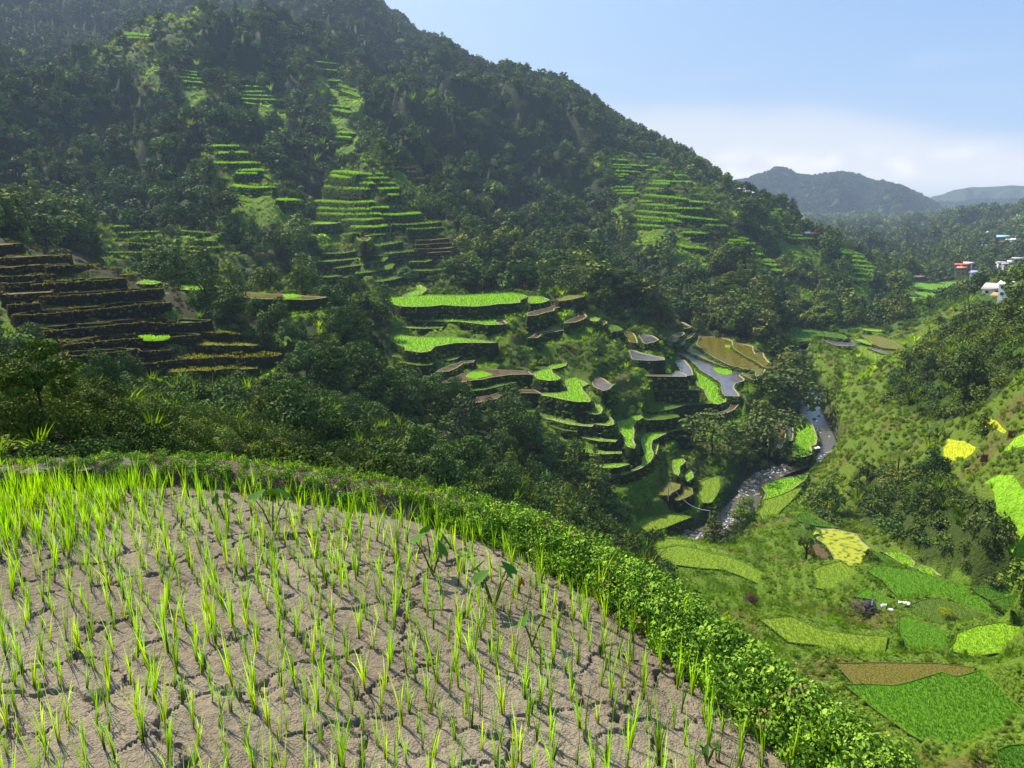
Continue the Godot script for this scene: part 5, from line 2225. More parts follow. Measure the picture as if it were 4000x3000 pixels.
	survey(PackedFloat32Array([-148.6, -1.6, -133.8, -297.3, 27.4, -267.7, -520.2, 112.4, -468.4, -743.1, 152.4, -669.1, -1412, 522.4, -1271.3, -2229.4, 302.4, -2007.4, 0, 152.4, -1400, 153.1, 62.4, -1089.3, 207.9, 22.4, -978.1, -395, 402.4, -1858.5, 0, 2.4, -3000, -1026.1, 202.4, -2819.1, 729.3, -37.6, -4136.2, 752.4, -57.6, -2067.3, 1300, -57.6, -2251.7, 1479.2, -57.6, -3172.1, 2249.8, -37.6, -2681.2, 307.8, -57.6, -845.7, -2250, 202.4, -3897.1, 1539.1, -47.6, -4228.6, 2450.9, -47.6, -3774, 171, 27.4, -740.5, 209.5, -7.6, -730.6, 259.9, -42.6, -714.2, 309.1, -55.6, -694.3, 95.9, 102.4, -1095.8, 31.1, -57.7, -135.6, 34, -57.7, -138.5, 36.6, -57.6, -140.8, 39.3, -57.5, -143.3, 42, -57.3, -148, 45.4, -57.1, -152.5, 48.9, -57, -158.1, 50.8, -56.9, -163.2, 53.4, -56.8, -168, 57.8, -56.7, -172, 61.8, -56.6, -174.7, 65.6, -56.4, -177.3, 69.6, -56.2, -180.9, 74.1, -55.9, -188.1]))
	survey(PackedFloat32Array([76.8, -55.7, -197, 79.6, -55.5, -210.1, 83.1, -55.3, -223.1, 86.5, -55.1, -231.8, 92.4, -54.9, -245.8, 92.2, -54.7, -252.7, 93.4, -54.5, -262.9, 93.1, -54.3, -269.4, 93.4, -54.1, -276.3, -26.8, -27.6, -219.9, -29.8, -25.9, -244.6, -15.3, -27.6, -221.7, -17.1, -25.9, -246.7, -3.9, -27.6, -225.8, -4.3, -25.9, -251.2, 7.4, -27.6, -231.7, 7.9, -26.4, -248, 10.2, -29.4, -224, 17, -27.3, -237.7, 17.9, -26.1, -250.3, 17, -31.3, -220.2, 7.3, -33.3, -211.4, 12.1, -33.3, -217.3, 23.3, -32.1, -230.3, 25.8, -33.4, -242.4, 29.6, -35.6, -231.8, 30.8, -34.4, -241.5, -22.1, -30.8, -217.7, -7.1, -30.8, -211.7, -7.5, -29.5, -222.4, -3, -30.4, -215, -23, -33.6, -187.5, -25.5, -32.1, -208.1, -16.3, -33.5, -196.2, -17.2, -32.1, -207.3, -8.8, -33.6, -199.1, -12.9, -35.2, -198.4, -26.4, -36.7, -178.3, -27.5, -35.5, -185.1, -12.7, -36.3, -184]))
	survey(PackedFloat32Array([-13.8, -37.4, -173.5, -7, -37.4, -176.6, -7.5, -36.4, -187.1, -0.1, -37.4, -181.6, -22.9, -39.4, -175.9, -17.4, -39.4, -169.5, -18.1, -37.7, -176.6, -4, -39, -174.8, -7.6, -40.5, -165.2, 3, -40.5, -174, 11.2, -40.1, -165.8, 11.7, -38.4, -173.4, 8.3, -37.7, -175.8, 9, -36.5, -191, 19.6, -39.1, -172.4, 20.8, -37.9, -183.2, 16.3, -41.6, -162.3, 18.3, -43.1, -158.9, 10.3, -43.7, -159.1, 16.6, -46.5, -150.7, 19, -47.6, -146.7, 22.7, -46.6, -153.9, 25.9, -44.9, -175, 26.7, -49.6, -153.6, 30.3, -47.9, -174.3, 36, -49.6, -176, 29.4, -50.1, -161.7, 33.5, -45.4, -179.3, 40.4, -48.4, -193.2, 37.9, -41.8, -198.9, 34.1, -39.2, -204.1, 35.5, -37.5, -212.2, 37.6, -37.7, -224.4, 39.9, -36.5, -237.7, 33.5, -38, -230.3, 35.5, -36.8, -243.7, 48.4, -46.1, -226.7, 52, -45.4, -243.8, 62, -45.5, -253.5, 70.5, -45.2, -288.2]))
	survey(PackedFloat32Array([63.9, -45.5, -236.8, 74.6, -45.2, -276.2, 68, -45.5, -230, 72.9, -45.2, -246.5, 55.1, -46.6, -252.5, 57.9, -46.3, -265.6, 55.8, -46.6, -228.4, 54.8, -46.6, -202.4, 49.9, -48.4, -202.3, 53.4, -43.9, -264.5, 56.2, -42.9, -278.5, 50, -49.3, -191, 56, -42.1, -326.1, 60.2, -43.1, -320, 62.1, -44.1, -295.5, 29.4, -53.1, -145.9, 30.9, -51.9, -153, 32.3, -54.4, -146.6, 33.9, -52.7, -153.7, 37.1, -55.1, -147.3, 40.5, -53.9, -160.8, 26.4, -56.4, -137.2, 34.7, -50.5, -163.6, 36.3, -51.9, -160.6, 63.7, -53.6, -190.8, 68.4, -52.9, -205.1, 74.7, -53.4, -215.5, 55, -56, -157.2, 58.1, -55.5, -166.1, 48.7, -55.2, -143.3, 51.8, -54.7, -152.7, 46.1, -46.6, -116.6, 42.4, -44.1, -98, 46.9, -43.4, -108.4, 40.5, -44.2, -100.5, 42.4, -43.8, -105.1, 21.7, -44.6, -98.6, 23, -43.9, -104.4, 26.3, -44.6, -97.4, 27.5, -43.9, -101.8]))
	survey(PackedFloat32Array([30.1, -44.6, -93.5, 31.3, -43.9, -97.2, 25, -45.3, -106.3, 40.3, -39.1, -79.1, 43.8, -38.4, -86, 45.1, -39.1, -78.2, 47.5, -38.4, -82.5, 48.2, -39.1, -74.4, 50, -38.4, -77.2, 46.7, -42.3, -94.8, 49.6, -42.1, -98.4, 48.9, -41.4, -89.8, 52.1, -38.2, -80.7, 41.1, -38.1, -70.4, 35.3, -36.9, -63.7, 38.4, -36.2, -69.3, 37.9, -39.4, -79.6, 36.2, -41.1, -85.1, 39, -40.4, -91.8, 40.5, -36.1, -63, 43.8, -35.4, -68.1, 26, -35.1, -62.6, 27, -34.4, -65.1, 27.81, -31.85, -52.61, 29.1, -31.4, -55, 26.22, -31.8, -45.23, 30.9, -31.1, -53.2, 27.42, -29.6, -39.2, 29.51, -28.9, -42.2, 67.8, -35.6, -124.1, 67.5, -32.8, -118.4, 65.2, -31.9, -111.2, 65.2, -36.3, -118.8, 69.5, -28.8, -117.8, 67.8, -27.8, -111.2, 65.6, -28.1, -105.7, 62.3, -29, -100.1, 65.3, -26, -99.2, 57, -30.8, -94.4, 55.5, -28.2, -82.8]))
	survey(PackedFloat32Array([53.4, -30.8, -85.4, 121.2, -51.1, -310, 123.2, -51.1, -302.1, 128.3, -50.9, -314.6, 128.2, -51.1, -301.8, 118.9, -50.6, -270.4, 120.7, -50.6, -261.2, 132.8, -50.4, -287.3, 129.8, -50.6, -267.7, 135.3, -50.4, -278.8, 139.5, -49.7, -317.5, 142.3, -49.7, -311.9, 141, -49.7, -297.6, 102.9, -50.1, -306.6, 110.7, -49.9, -330, 111.5, -50.1, -307.5, 122.1, -49.9, -336.8, 127.3, -49.9, -326.5, 252.3, -51.4, -502.2, 269.1, -50.9, -535.6, 269, -51.4, -500.3, 293.2, -50.9, -545.3, 286.2, -51.3, -498.6, 238.4, -52.8, -481.8, 239.6, -52.8, -467.4, 250.4, -52.8, -471.9, 219.6, -53.6, -449.1, 201.9, -54.8, -404.1, 226.1, -54.4, -438.8, 212.9, -54.8, -401, 223.8, -54.4, -421.4, 169.2, -54.3, -387.8, 184.2, -53.9, -422.1, 213, -53.9, -454.9, 221.7, -53.7, -473.5, -57.4, -20, -177.3, -60.1, -18.3, -185.6, -49.5, -20, -173, -52.3, -18.3, -182.7, -42.9, -20, -171.7]))
	survey(PackedFloat32Array([-44.6, -18.3, -178.6, -65.7, -18.2, -172.9, -69.8, -16.5, -183.7, -76.6, -16.6, -174.6, -80.2, -15.4, -182.7, -89.7, -10.1, -377.7, -104.7, -8.4, -440.9, -82.9, -10.1, -368.6, -109, -8.4, -484.9, -81.6, -10.1, -384.1, -93.8, -8.4, -441.8, -57.3, -14.5, -321.6, -66.8, -13.3, -374.7, -32.5, -30.2, -273.9, -34.1, -29, -287, -96.8, -7.7, -157.7, -96.3, -7.6, -161.5, -88.8, -9.6, -156, -90.6, -10.3, -170.9, -82, -11.3, -155.5, -85.4, -12.3, -173.1, -91.2, -11.1, -147.7, -88.3, -10.9, -149, -119.2, -19.2, -247.5, -114.6, -21.1, -248.1, -83.4, -12.2, -146.5, -76.8, -13.3, -146.2, -73.5, -13.7, -156.7, -84.4, -13.2, -142, -76.8, -15.1, -137.9, -70.3, -15.2, -144.5, -66.7, -15.8, -157.5, -85, -14.7, -137.2, -79.6, -15.8, -133.7, -68.4, -16.9, -135.3, -61.9, -17.4, -148.8, -71.1, -18.6, -123.2, -62.1, -18.7, -131.6, -54.2, -20.3, -144.2, -65.5, -19.9, -118.4]))
	survey(PackedFloat32Array([-58.6, -20.2, -126.2, -52.7, -21.5, -137.7, -55.5, -21.4, -121.4, -54.3, -21.7, -123.6, -53.2, -22, -126.3, -56.3, -20.4, -128.2, -61.1, -20.7, -114.3, -58.7, -20.9, -117.3, -61, -19.6, -121.8, -54.6, -21.7, -113.4, -51.6, -22.5, -119.3, -49.7, -23.4, -126.7, -51.1, -21.7, -140.8, -49.8, -22, -143.5, -44.6, -23.9, -142.6, -45.9, -24.6, -134.9, -40.5, -25.3, -139.3, -47.5, -23.5, -118.1, -45.2, -25.2, -127.7, -42, -26.3, -133.9, -109, 42, -555.5, -100.6, 15.1, -473.9, -85.6, 13.6, -434.5, -73.9, 12, -406.5, -62.6, 12.1, -410.1, -66.1, 7.4, -395.7, -79.6, 10, -419.1, -100.6, 7.1, -453.6, -53.6, 5.3, -405, -81.9, -1.3, -407, -59.6, -3.5, -379.6, -98.2, -6.8, -425, -74.7, -6.6, -388, -49.5, -6.6, -375.1, -41.2, -6, -386.1, -72.5, -11.8, -373, -61.6, -11.5, -360, -53.6, -10.9, -362.7, -40.6, -10.5, -371.2, -32.5, -9.9, -383.1]))
	survey(PackedFloat32Array([-44.8, -12.5, -362.4, -82.8, -14.5, -343.3, -66.4, -13.9, -351.1, -54.9, -18.4, -338.8, -48.9, -17.7, -345.1, -40.7, -20.6, -340.7, -73.6, -21, -327.5, -63.7, -20.3, -330.9, -76.1, -23, -313.3, -49.6, -21.7, -330.1, -40.3, -24.2, -328.7, -34.7, -24.3, -330.4, -67.5, -25.5, -313.5, -57.4, -26.9, -307.3, -50.8, -26.2, -311.9, -30.6, -26.7, -318.6, -25.2, -26.2, -318.5, -72.1, -26.9, -294.5, -66.3, -27.5, -300.4, -62.3, -27.4, -304.2, -47.4, -29, -300, -42.5, -28.6, -307.6, -65.7, 22.7, -494.3, -57, 16.4, -485.2, -33.8, -15.9, -355, -27.5, -15.6, -360.7, -23.6, -18.7, -349.1, -28.2, -20.1, -341.2, -190.9, 73.8, -608.3, -178.3, 76.4, -628, -164.7, 69.9, -623.9, -160, 27.7, -451.8, -150, 27.3, -446.1, -143, 27.5, -449.3, -148.8, 17.8, -422.9, -134.2, 17.5, -417.4, -128.9, 18.1, -431.5, -124.9, 13.7, -407, -128.9, 12, -397.6, -126.6, 6.2, -380.2]))
	survey(PackedFloat32Array([-111.2, 5, -367.6, -103.5, 5.3, -370.3, -96.2, -0.2, -352.7, -98.6, -0.2, -385.1, -99.4, -0.3, -401.3, 111.7, 36, -689.1, 77.1, 28.1, -612.4, 86.6, 24, -605.9, 100, 24.4, -625.7, 72.5, 19.9, -589, 108.3, 17.2, -602.4, 124.2, 17.6, -624.8, 93.7, 12.1, -561, 102, 11.4, -536.8, 122.3, 11.8, -574.1, 68.3, 8.7, -568.1, 76.1, 8.4, -561.3, 87.3, 6.8, -528.7, 80.1, 4.3, -541.8, 92.3, 1.4, -491.9, 103.8, 0.2, -490.4, 79.5, -0.7, -512, 84.1, -2.9, -490.6, 96.8, -4.7, -477.2, 109.9, -4.9, -480.4, 70.3, -9.2, -502.7, 89.3, -10.6, -467.9, 102.8, -9.9, -465.4, 116, -11.2, -471.6, 72.5, -11, -487.1, 79, -11.4, -474.5, 91.2, -17, -450.4, 98.1, -17.2, -447.6, 106.1, -17.5, -449.9, 131.9, -21.3, -471.3, 118.7, -22.6, -449.5, 141.9, -24.3, -477.2, 83.9, -22.7, -436.8, 93.6, -24.1, -429.3, 100.9, -24.6, -428.2]))
	survey(PackedFloat32Array([127.1, -25.8, -453.1, 135.8, -27.3, -459.6, 141.5, -32.7, -454.1, 143, -36.8, -440.6, 175.1, -5.8, -556.7, 167, -18.6, -506.8, 176.5, -22.5, -504.1, 192, -23.6, -520.4, 216.6, -31.7, -543.7, 240, -37.9, -571.3, 222.8, -37.8, -529.8, 203.6, -37.8, -494.4, 234.7, -42, -535, 219.1, -41.8, -507.1, 155.8, -39.3, -441.5, 195.3, -43.2, -459.9, 156.7, -42.2, -429.1, -344.6, 141.3, -766.4, -293.4, 126.1, -689.4, -272.2, 120.8, -664.6, -165, 114.6, -743.4, -156.2, 116.2, -762.6, -230.1, 89, -619.2, -143.3, 94, -703.8, -216.2, 79.6, -605.9, -130.5, 85.9, -680.2, -179.5, 64.3, -593.1, -133.7, 66.9, -626.9, -122.8, 65.1, -618.8, -192.3, -5.6, -389.6, -158.9, -9.2, -334.2, -159.2, -9.4, -346, -157.4, -9.5, -354.1, -131.3, -10.6, -329.3, -123.4, -10.8, -323.6, -116.4, -11.2, -319.6, -145.8, -10.9, -313.6, -142.8, -11, -323.4, -138.1, -10.9, -330.3, -137.1, -12.9, -310.1]))
	survey(PackedFloat32Array([-131, -13.2, -314.4, -125.5, -13.3, -314.1, -109, -13.7, -308.7, -137.3, -13.8, -299.5, -129.7, -16.1, -295, -124.1, -16.5, -298.7, -117.2, -16.7, -299.5, -133.3, -15.9, -278.3]))
func plot_terraces() -> void:
	terrace("rice_terrace", "largest bright green rice terrace, kidney shaped, crowning the middle hill", "rice", 4.5, -25.6, [-37, -235.4, -32.3, -243.4, -23.9, -247.1, -15.5, -246.6, -7.3, -250.1, -0.3, -252.6, 2.8, -249.5, 4.3, -243.4, 2, -234.3, 2, -228.9, -0.5, -226.8, -4, -225.7, -6.5, -222.3, -10.2, -220.3, -15.2, -221.7, -19.1, -223.7, -21.9, -220.7, -26.3, -219.7, -29.4, -220.7, -32.8, -225.7])
	terrace("rice_terrace", "small bright green terrace at the right end of the largest rice terrace", "rice", 3, -26.1, [4.9, -247.8, 7.3, -249, 9.4, -245.4, 10.5, -238.4, 7.9, -231.9, 5.2, -230.8, 5, -239.6])
	terrace("flooded_terrace", "long flooded terrace bent like a boomerang below the small top right terrace", "mud", 4, -27.4, [4.5, -220.1, 6.9, -225.8, 9.9, -230.8, 12.4, -236.6, 13, -243.1, 12.1, -250.5, 13.3, -250.5, 13.7, -243.1, 15.2, -240.2, 17.2, -238.1, 14.3, -234.9, 11.5, -229.7, 11.3, -225.8, 9, -222, 6.4, -216.5, 4.1, -214.7])
	terrace("dry_terrace", "brownish terrace under the round pale tree at the top of the middle hill", "tan", 3, -25.8, [13.1, -237, 14.9, -245.2, 18, -250.6, 21.4, -250.1, 21.6, -246.4, 17.4, -238.2, 13.7, -233.7])
	terrace("flooded_terrace", "flooded terrace with an arrow shaped end in the upper right of the middle hill", "mud", 3, -29.8, [13.8, -217.7, 16.3, -225.5, 18.8, -231, 19.7, -240.9, 20.4, -242.9, 20.6, -236.8, 21, -232, 19.7, -226.4, 17, -220.2])
	terrace("flooded_terrace", "narrow curved muddy terrace below the arrow shaped flooded terrace", "mud", 3, -31.8, [4.2, -205.7, 5.7, -209.3, 6.6, -214.6, 9.9, -217.7, 14.1, -221.8, 17.9, -226, 20.7, -228.6, 17.8, -224.3, 13.9, -219.3, 10.3, -215.4, 7.5, -212.3, 6.2, -206.4])
	terrace("rice_terrace", "tiny yellow green seedling terrace beside a grey rock on the middle hill", "rice", 2, -31.1, [22.8, -237.5, 24.2, -238, 25.1, -235.6, 23.5, -230, 22.6, -231.8])
	terrace("flooded_terrace", "olive pond terrace below the tiny yellow green seedling terrace", "olive", 3, -33.1, [23.2, -235.4, 25.5, -241.9, 27.8, -245.7, 27.6, -240.9, 24, -230.2, 23, -229.3])
	terrace("grassy_terrace", "grassy terrace with a rounded right end above the purple ponds", "grass", 3, -34.1, [29.4, -244.9, 30.7, -242.1, 31.7, -234.9, 28.8, -230.7, 28.5, -234.9])
	terrace("rice_terrace", "long narrow green rice terrace below the largest rice terrace", "rice", 3.2, -29.2, [-27.5, -221, -21.6, -222.6, -14.1, -222.7, -5.3, -222.2, -4.4, -216.1, -2.4, -212, -6.2, -210.9, -8.9, -213.1, -13.7, -217, -20, -217.8, -25.1, -217.5])
	terrace("flooded_terrace", "short muddy pool at the right end of the long narrow rice terrace", "mud", 2, -29.4, [-4.7, -221, -3, -222.4, -1.4, -215, -2.2, -213.3, -4.2, -217.2])
	terrace("rice_terrace", "thin green ledge on the left below the long narrow rice terrace", "rice", 2.5, -30.6, [-29.1, -217.2, -23.6, -216.7, -17.9, -216.4, -18.5, -215.3, -22.8, -214, -28.3, -215.1])
	terrace("rice_terrace", "thin green ledge on the right below the long narrow rice terrace", "rice", 2.5, -30.6, [-9.1, -217.2, -5.1, -216.2, -1.7, -217.2, -3.6, -214.3, -8, -213.7])
	terrace("rice_terrace", "wide bright green rice terrace with a bulging front edge", "rice", 3.5, -31.8, [-30.7, -206.1, -30.7, -211.1, -25, -207.8, -20.2, -206.7, -15.6, -207.6, -10.7, -204.3, -5.9, -200.8, -3.6, -198.8, -10.4, -199.2, -13.8, -198.8, -16.9, -195.5, -18.7, -193.6, -19, -187.4, -20.8, -185.7, -22.9, -187.4, -24.5, -188.6, -25.1, -192.3, -27.6, -196.8, -29.9, -202.2])
	terrace("rice_terrace", "tiny hook shaped green terrace beside the bulging rice terrace", "rice", 2, -33.2, [-18.7, -190.3, -17.9, -193.3, -18.3, -196.7, -16.4, -197.6, -16.9, -198.8, -18.3, -197.9, -18.7, -194.5])
	terrace("grassy_terrace", "long thin crescent terrace below the tiny hook shaped terrace", "grass", 2.5, -33.9, [-17, -191, -15.4, -196.1, -12.7, -198.6, -8.2, -199, -8.4, -200, -13.9, -199.6, -15.7, -197.1, -17.1, -194])
	terrace("rice_terrace", "short slanted green terrace below the long thin crescent terrace", "rice", 2.5, -34.8, [-15.8, -192, -14.7, -195.5, -12.3, -197.8, -13.5, -193.8, -14.9, -192])
	terrace("grassy_terrace", "grass covered terrace with a hairy yellowish wall at the left of the middle hill", "grass", 4, -34.2, [-26.3, -188.2, -22.4, -184.9, -19.9, -185.2, -17.5, -188.2, -18.9, -183.1, -21.1, -182.8, -24.6, -185.6])
	terrace("grassy_terrace", "pale grassy terrace sloping at the far left edge of the middle hill", "grass", 3, -35.2, [-32.8, -192.2, -30.6, -190.9, -27, -184.3, -24.7, -179.7, -22.4, -177.4, -26.1, -177.9, -29.3, -182.2, -31.6, -187.5])
	terrace("flooded_terrace", "small brown muddy terrace with a wavy front above the seedling pond", "mud", 2.5, -35, [-16.6, -179.2, -15.6, -183.8, -13.1, -188.2, -11.8, -191.6, -8.8, -193, -9.2, -190.4, -11.7, -189.1, -12.7, -184.2, -14.4, -180])
	terrace("flooded_terrace", "brown flooded terrace holding an island of bright seedlings", "mud", 2.6, -36.1, [-18.5, -175, -14.5, -174.6, -13.2, -177, -11.1, -182.4, -7.7, -187.1, -3.4, -187.1, 0.9, -186, 3.6, -185.3, 4.6, -181.4, 2.9, -181.9, -0.4, -181.6, -4.3, -179.2, -6.7, -176.8, -8.7, -175.9, -10, -174.1, -13.2, -173.5, -16, -173.4])
	terrace("flooded_terrace", "brown flooded terrace reflecting the sky, lowest on the left of the middle hill", "mud", 4, -37.4, [-26.7, -179.1, -23, -178.2, -19.5, -176.7, -16.2, -176.3, -10.4, -176.7, -9.9, -175.4, -12.1, -172, -13.7, -169.9, -15.8, -169.4, -19, -169.4, -20.2, -172, -21.3, -174.3, -24.1, -177])
	terrace("grassy_terrace", "narrow hedge topped terrace right of the sky reflecting mud terrace", "grass", 3, -37.5, [-8.7, -172.7, -5.2, -174.4, -2, -179.3, 0.8, -180, -1.4, -177.4, -4.2, -174.6, -6.2, -172.5, -8.5, -171.6])
	terrace("flooded_terrace", "long curved brown flooded terrace below the seedling pond", "mud", 4.5, -38.5, [-11, -163.9, -9.2, -165.7, -7.1, -170, -4.7, -171.3, -2.2, -174.7, 0.8, -176.7, 4.9, -176.7, 6.6, -172.8, 3.8, -174, 0.8, -174, -2, -171.9, -3.5, -168.5, -6.9, -165.5])
	terrace("rice_terrace", "bright green rice terrace with a pointed corner and a pale winding rim", "rice", 4.5, -38.1, [6.5, -169.9, 6.8, -171.9, 9.9, -171.9, 12.4, -173.9, 12.2, -179.9, 12.7, -185.7, 14.5, -187.7, 16.1, -184.2, 17.1, -180.8, 15.4, -178, 15.2, -174.8, 15.8, -171, 16.2, -166.5, 15.8, -164.1, 13.3, -164.1, 10.8, -166.1, 8.4, -168.6])
	terrace("rice_terrace", "yellow green terrace narrowing into a tail, right of the seedling pond", "rice", 3, -36.2, [4.8, -182.9, 6.9, -187.1, 8.7, -189.2, 9.1, -192, 13.3, -196.2, 12.6, -192.3, 10.7, -189.5, 8.9, -188.4, 9.1, -183.7, 10.6, -178.7, 9.9, -176.2, 8.1, -175.7, 5.9, -177.7])
	terrace("flooded_terrace", "small brown puddle terrace with a grassy patch below a landslide", "mud", 3, -37.6, [18, -179, 20.2, -185.6, 21.8, -178.8, 22.5, -178.6, 19.8, -171.8, 18.2, -175.6])
	terrace("rice_terrace", "small yellow green terrace curled below the pointed rice terrace", "rice", 3, -40.1, [14.3, -164.1, 16.4, -164.6, 17.7, -167, 17.9, -170.7, 18.3, -169.8, 18.7, -165.1, 17.9, -162.1, 16.9, -161.6, 15.5, -163.1])
	terrace("rice_terrace", "narrow yellow green terrace at the corner of the rib with a pale rim", "rice", 3, -41.6, [16.6, -160, 19, -160, 20.1, -162.6, 20.3, -166.3, 20.5, -162.6, 20.3, -159.5, 19.2, -158.6, 17.3, -159.3])
	terrace("rice_terrace", "long thin terrace, topmost of the stacked strips on the left of the S curve", "rice", 2.5, -41.8, [6, -165.8, 8.3, -165.2, 11.3, -162.1, 14.5, -160.1, 16.4, -160.1, 15.9, -158.6, 11.6, -160.1, 8.2, -163.8])
	terrace("grassy_terrace", "second highest stacked strip, tan rimmed, on the left of the S curve", "grass", 2, -42.7, [7.4, -162.9, 10.2, -162.1, 10.9, -160.7, 13.3, -158.9, 12.9, -158.2, 10.4, -159, 8.7, -161.5])
	terrace("rice_terrace", "third highest stacked strip on the left of the S curve", "rice", 2.5, -43.2, [14, -161.8, 16.1, -161.9, 17.9, -159.7, 20.1, -157.7, 17.4, -158.3, 15.9, -160.5])
	terrace("rice_terrace", "fourth highest stacked strip, bright green, on the left of the S curve", "rice", 2.8, -43.8, [13.5, -158.3, 16.1, -158.5, 18.3, -156.4, 20.6, -155.6, 20.3, -154.8, 17.4, -155.1, 15.6, -156.5])
	terrace("rice_terrace", "fifth highest stacked strip, widest, on the left of the S curve", "rice", 3, -45, [12.5, -154.1, 13.8, -154.4, 15.3, -153.2, 17.8, -152, 21.2, -151.8, 20.9, -151, 17.5, -150.5, 15.1, -151.2, 13.2, -151.7])
	terrace("rice_terrace", "lowest stacked strip, short, inside the bend of the S curve", "rice", 2.5, -46.4, [16.2, -148.1, 19.3, -148.8, 21.2, -149, 22.2, -148.8, 19.7, -146.7, 16.6, -146.7])
	terrace("rice_terrace", "bright green wedge shaped rice terrace above the S curved terrace", "rice", 4, -44.6, [22.9, -172.4, 25.5, -174.2, 26.8, -177.2, 28.6, -178.4, 28.7, -176, 26.7, -172.4, 25.6, -168.6, 24.9, -163.1, 24, -158.4, 24, -155.2, 23.5, -152.7, 22.7, -153.9, 22.7, -161.6])
	terrace("rice_terrace", "S curved bright green rice terrace winding round the middle hill", "rice", 5, -47.6, [18, -146.3, 20.9, -147.4, 23.4, -149, 25.2, -151.7, 26.1, -156.3, 26.9, -158.7, 27.1, -163.8, 27.8, -169.2, 29.2, -172.4, 31.2, -175.9, 34.2, -177.6, 38.3, -180.6, 39.9, -181.4, 40.2, -178, 37.1, -176.7, 34.3, -174.8, 31.5, -170.8, 29.8, -168.7, 28.6, -162.5, 28.5, -159.2, 26.8, -153.8, 24.8, -150.2, 22.3, -147.5, 20.4, -146.1])
	terrace("rice_terrace", "short green sliver hugging the outer rim of the S curved terrace", "rice", 3, -48.6, [29, -162.4, 30.6, -169.8, 31.6, -172.1, 31.3, -169.8, 30.4, -165.5, 29.4, -161.6])
	terrace("grassy_terrace", "weedy ledge with a brown corner above the S curved terrace", "grass", 3.5, -45.1, [29.2, -176.9, 30.6, -176.7, 33.3, -179.3, 37.5, -180.5, 37.3, -178.5, 33.2, -176.1, 29.8, -175.7])
	terrace("grassy_terrace", "weedy terrace with dug brown soil beside the yellow green pond terrace", "grass", 5, -46.4, [32.1, -188.3, 34.1, -193.6, 36.9, -199.1, 40, -197.6, 42.2, -197.1, 49.1, -198, 48.7, -196.2, 42, -194.7, 38.9, -191.6, 35.1, -188.9, 32.6, -187.2])
	terrace("flooded_terrace", "thin muddy ledge between two dark hedged walls beside the ponds", "mud", 3.2, -43.4, [35.9, -199.4, 39.2, -199.8, 45.7, -198.9, 45.9, -198.1, 39.9, -197.4])
	terrace("flooded_terrace", "thin flooded ledge with a bright pool at its right end", "pond", 3.2, -40.2, [33.2, -200.5, 36.9, -200.5, 40.1, -200.7, 42.2, -205.5, 43.2, -200.7, 43, -198.8, 36.6, -199, 33.2, -199.4])
	terrace("flooded_terrace", "flat greyish water terrace above a dark vertical hedge wall", "pond", 4, -37.2, [32, -219.1, 34.2, -213.9, 38.9, -207.4, 38.5, -204.7, 33.9, -204, 30.8, -205.6])
	terrace("flooded_terrace", "purple grey pool tucked under a dark bank at the upper right of the middle hill", "pond", 3, -36.2, [37.3, -238.8, 40.5, -237.4, 41.1, -229, 36.6, -222.9, 36.9, -230.5])
	terrace("flooded_terrace", "small olive pool beside grey rocks left of the purple grey pool", "olive", 3, -36.5, [33.9, -246.7, 35.9, -242.9, 34.8, -226.1, 33.4, -227.6])
	terrace("flooded_terrace", "narrow purple pool between grassy rims left of the large ponds", "pond", 2, -45.1, [49.4, -243.3, 52.1, -246.2, 51.4, -232.2, 50, -223.8, 48.4, -222.6, 48.3, -230.2])
	terrace("flooded_terrace", "largest olive yellow flooded terrace reflecting the trees", "olive", 1.2, -44.9, [62.2, -272.8, 67.2, -288.6, 70.8, -288.2, 73.9, -285.2, 75.4, -279.3, 72.9, -269.2, 72, -260.6, 72.4, -252.6, 73.3, -240.6, 73.2, -233.7, 70.6, -226.8, 68.1, -221.2, 67.3, -221.8, 68.9, -227.1, 68.1, -229.9, 66.3, -231.3, 65.9, -233.7, 64.2, -235.3, 62.9, -243.1, 61.9, -254.5, 61.9, -266.1])
	terrace("flooded_terrace", "greenish grey flooded strip along the largest olive terrace", "algae", 1, -45.5, [62.2, -281.5, 62.6, -274.8, 62.3, -267.7, 62.5, -256.9, 63.4, -245.1, 64.5, -236.9, 62.5, -237.2, 60.6, -245.1, 58.2, -255.8, 56.9, -266, 59.1, -273.6])
	terrace("flooded_terrace", "purple grey muddy pond holding a bright green seedling square", "pond", 1.2, -46, [53.8, -268.1, 57.6, -268.1, 58.7, -258, 61, -246.8, 63, -239.1, 65.5, -238.4, 66.4, -232.4, 64, -227.2, 64.1, -222.3, 63, -220, 60, -217, 58.2, -212, 57.3, -202, 53.8, -202.5, 55.8, -213.1, 56.7, -217.6, 56.5, -221.1, 55.9, -227.2, 55.2, -233.7, 55.4, -240.5, 55.1, -252.2])
	terrace("flooded_terrace", "small greenish pool at the lower tip of the largest olive terrace", "algae", 2, -45.7, [67, -234.2, 69.2, -233.3, 69.4, -228.6, 66.4, -219.5, 65.4, -222.8, 65.2, -226.5])
	terrace("rice_terrace", "yellow green terrace with a wavy pale rim right of the dark hedged walls", "rice", 3.5, -46.6, [53.6, -236.6, 55.6, -241.8, 56.4, -235, 56.4, -224.8, 56.7, -218.9, 55.7, -213.5, 54.1, -208.1, 54, -202.8, 52.9, -198.9, 50.4, -196, 49.4, -197, 49.7, -201, 50.2, -207.1, 50.9, -211.3, 50.3, -216.9, 51.9, -225.1])
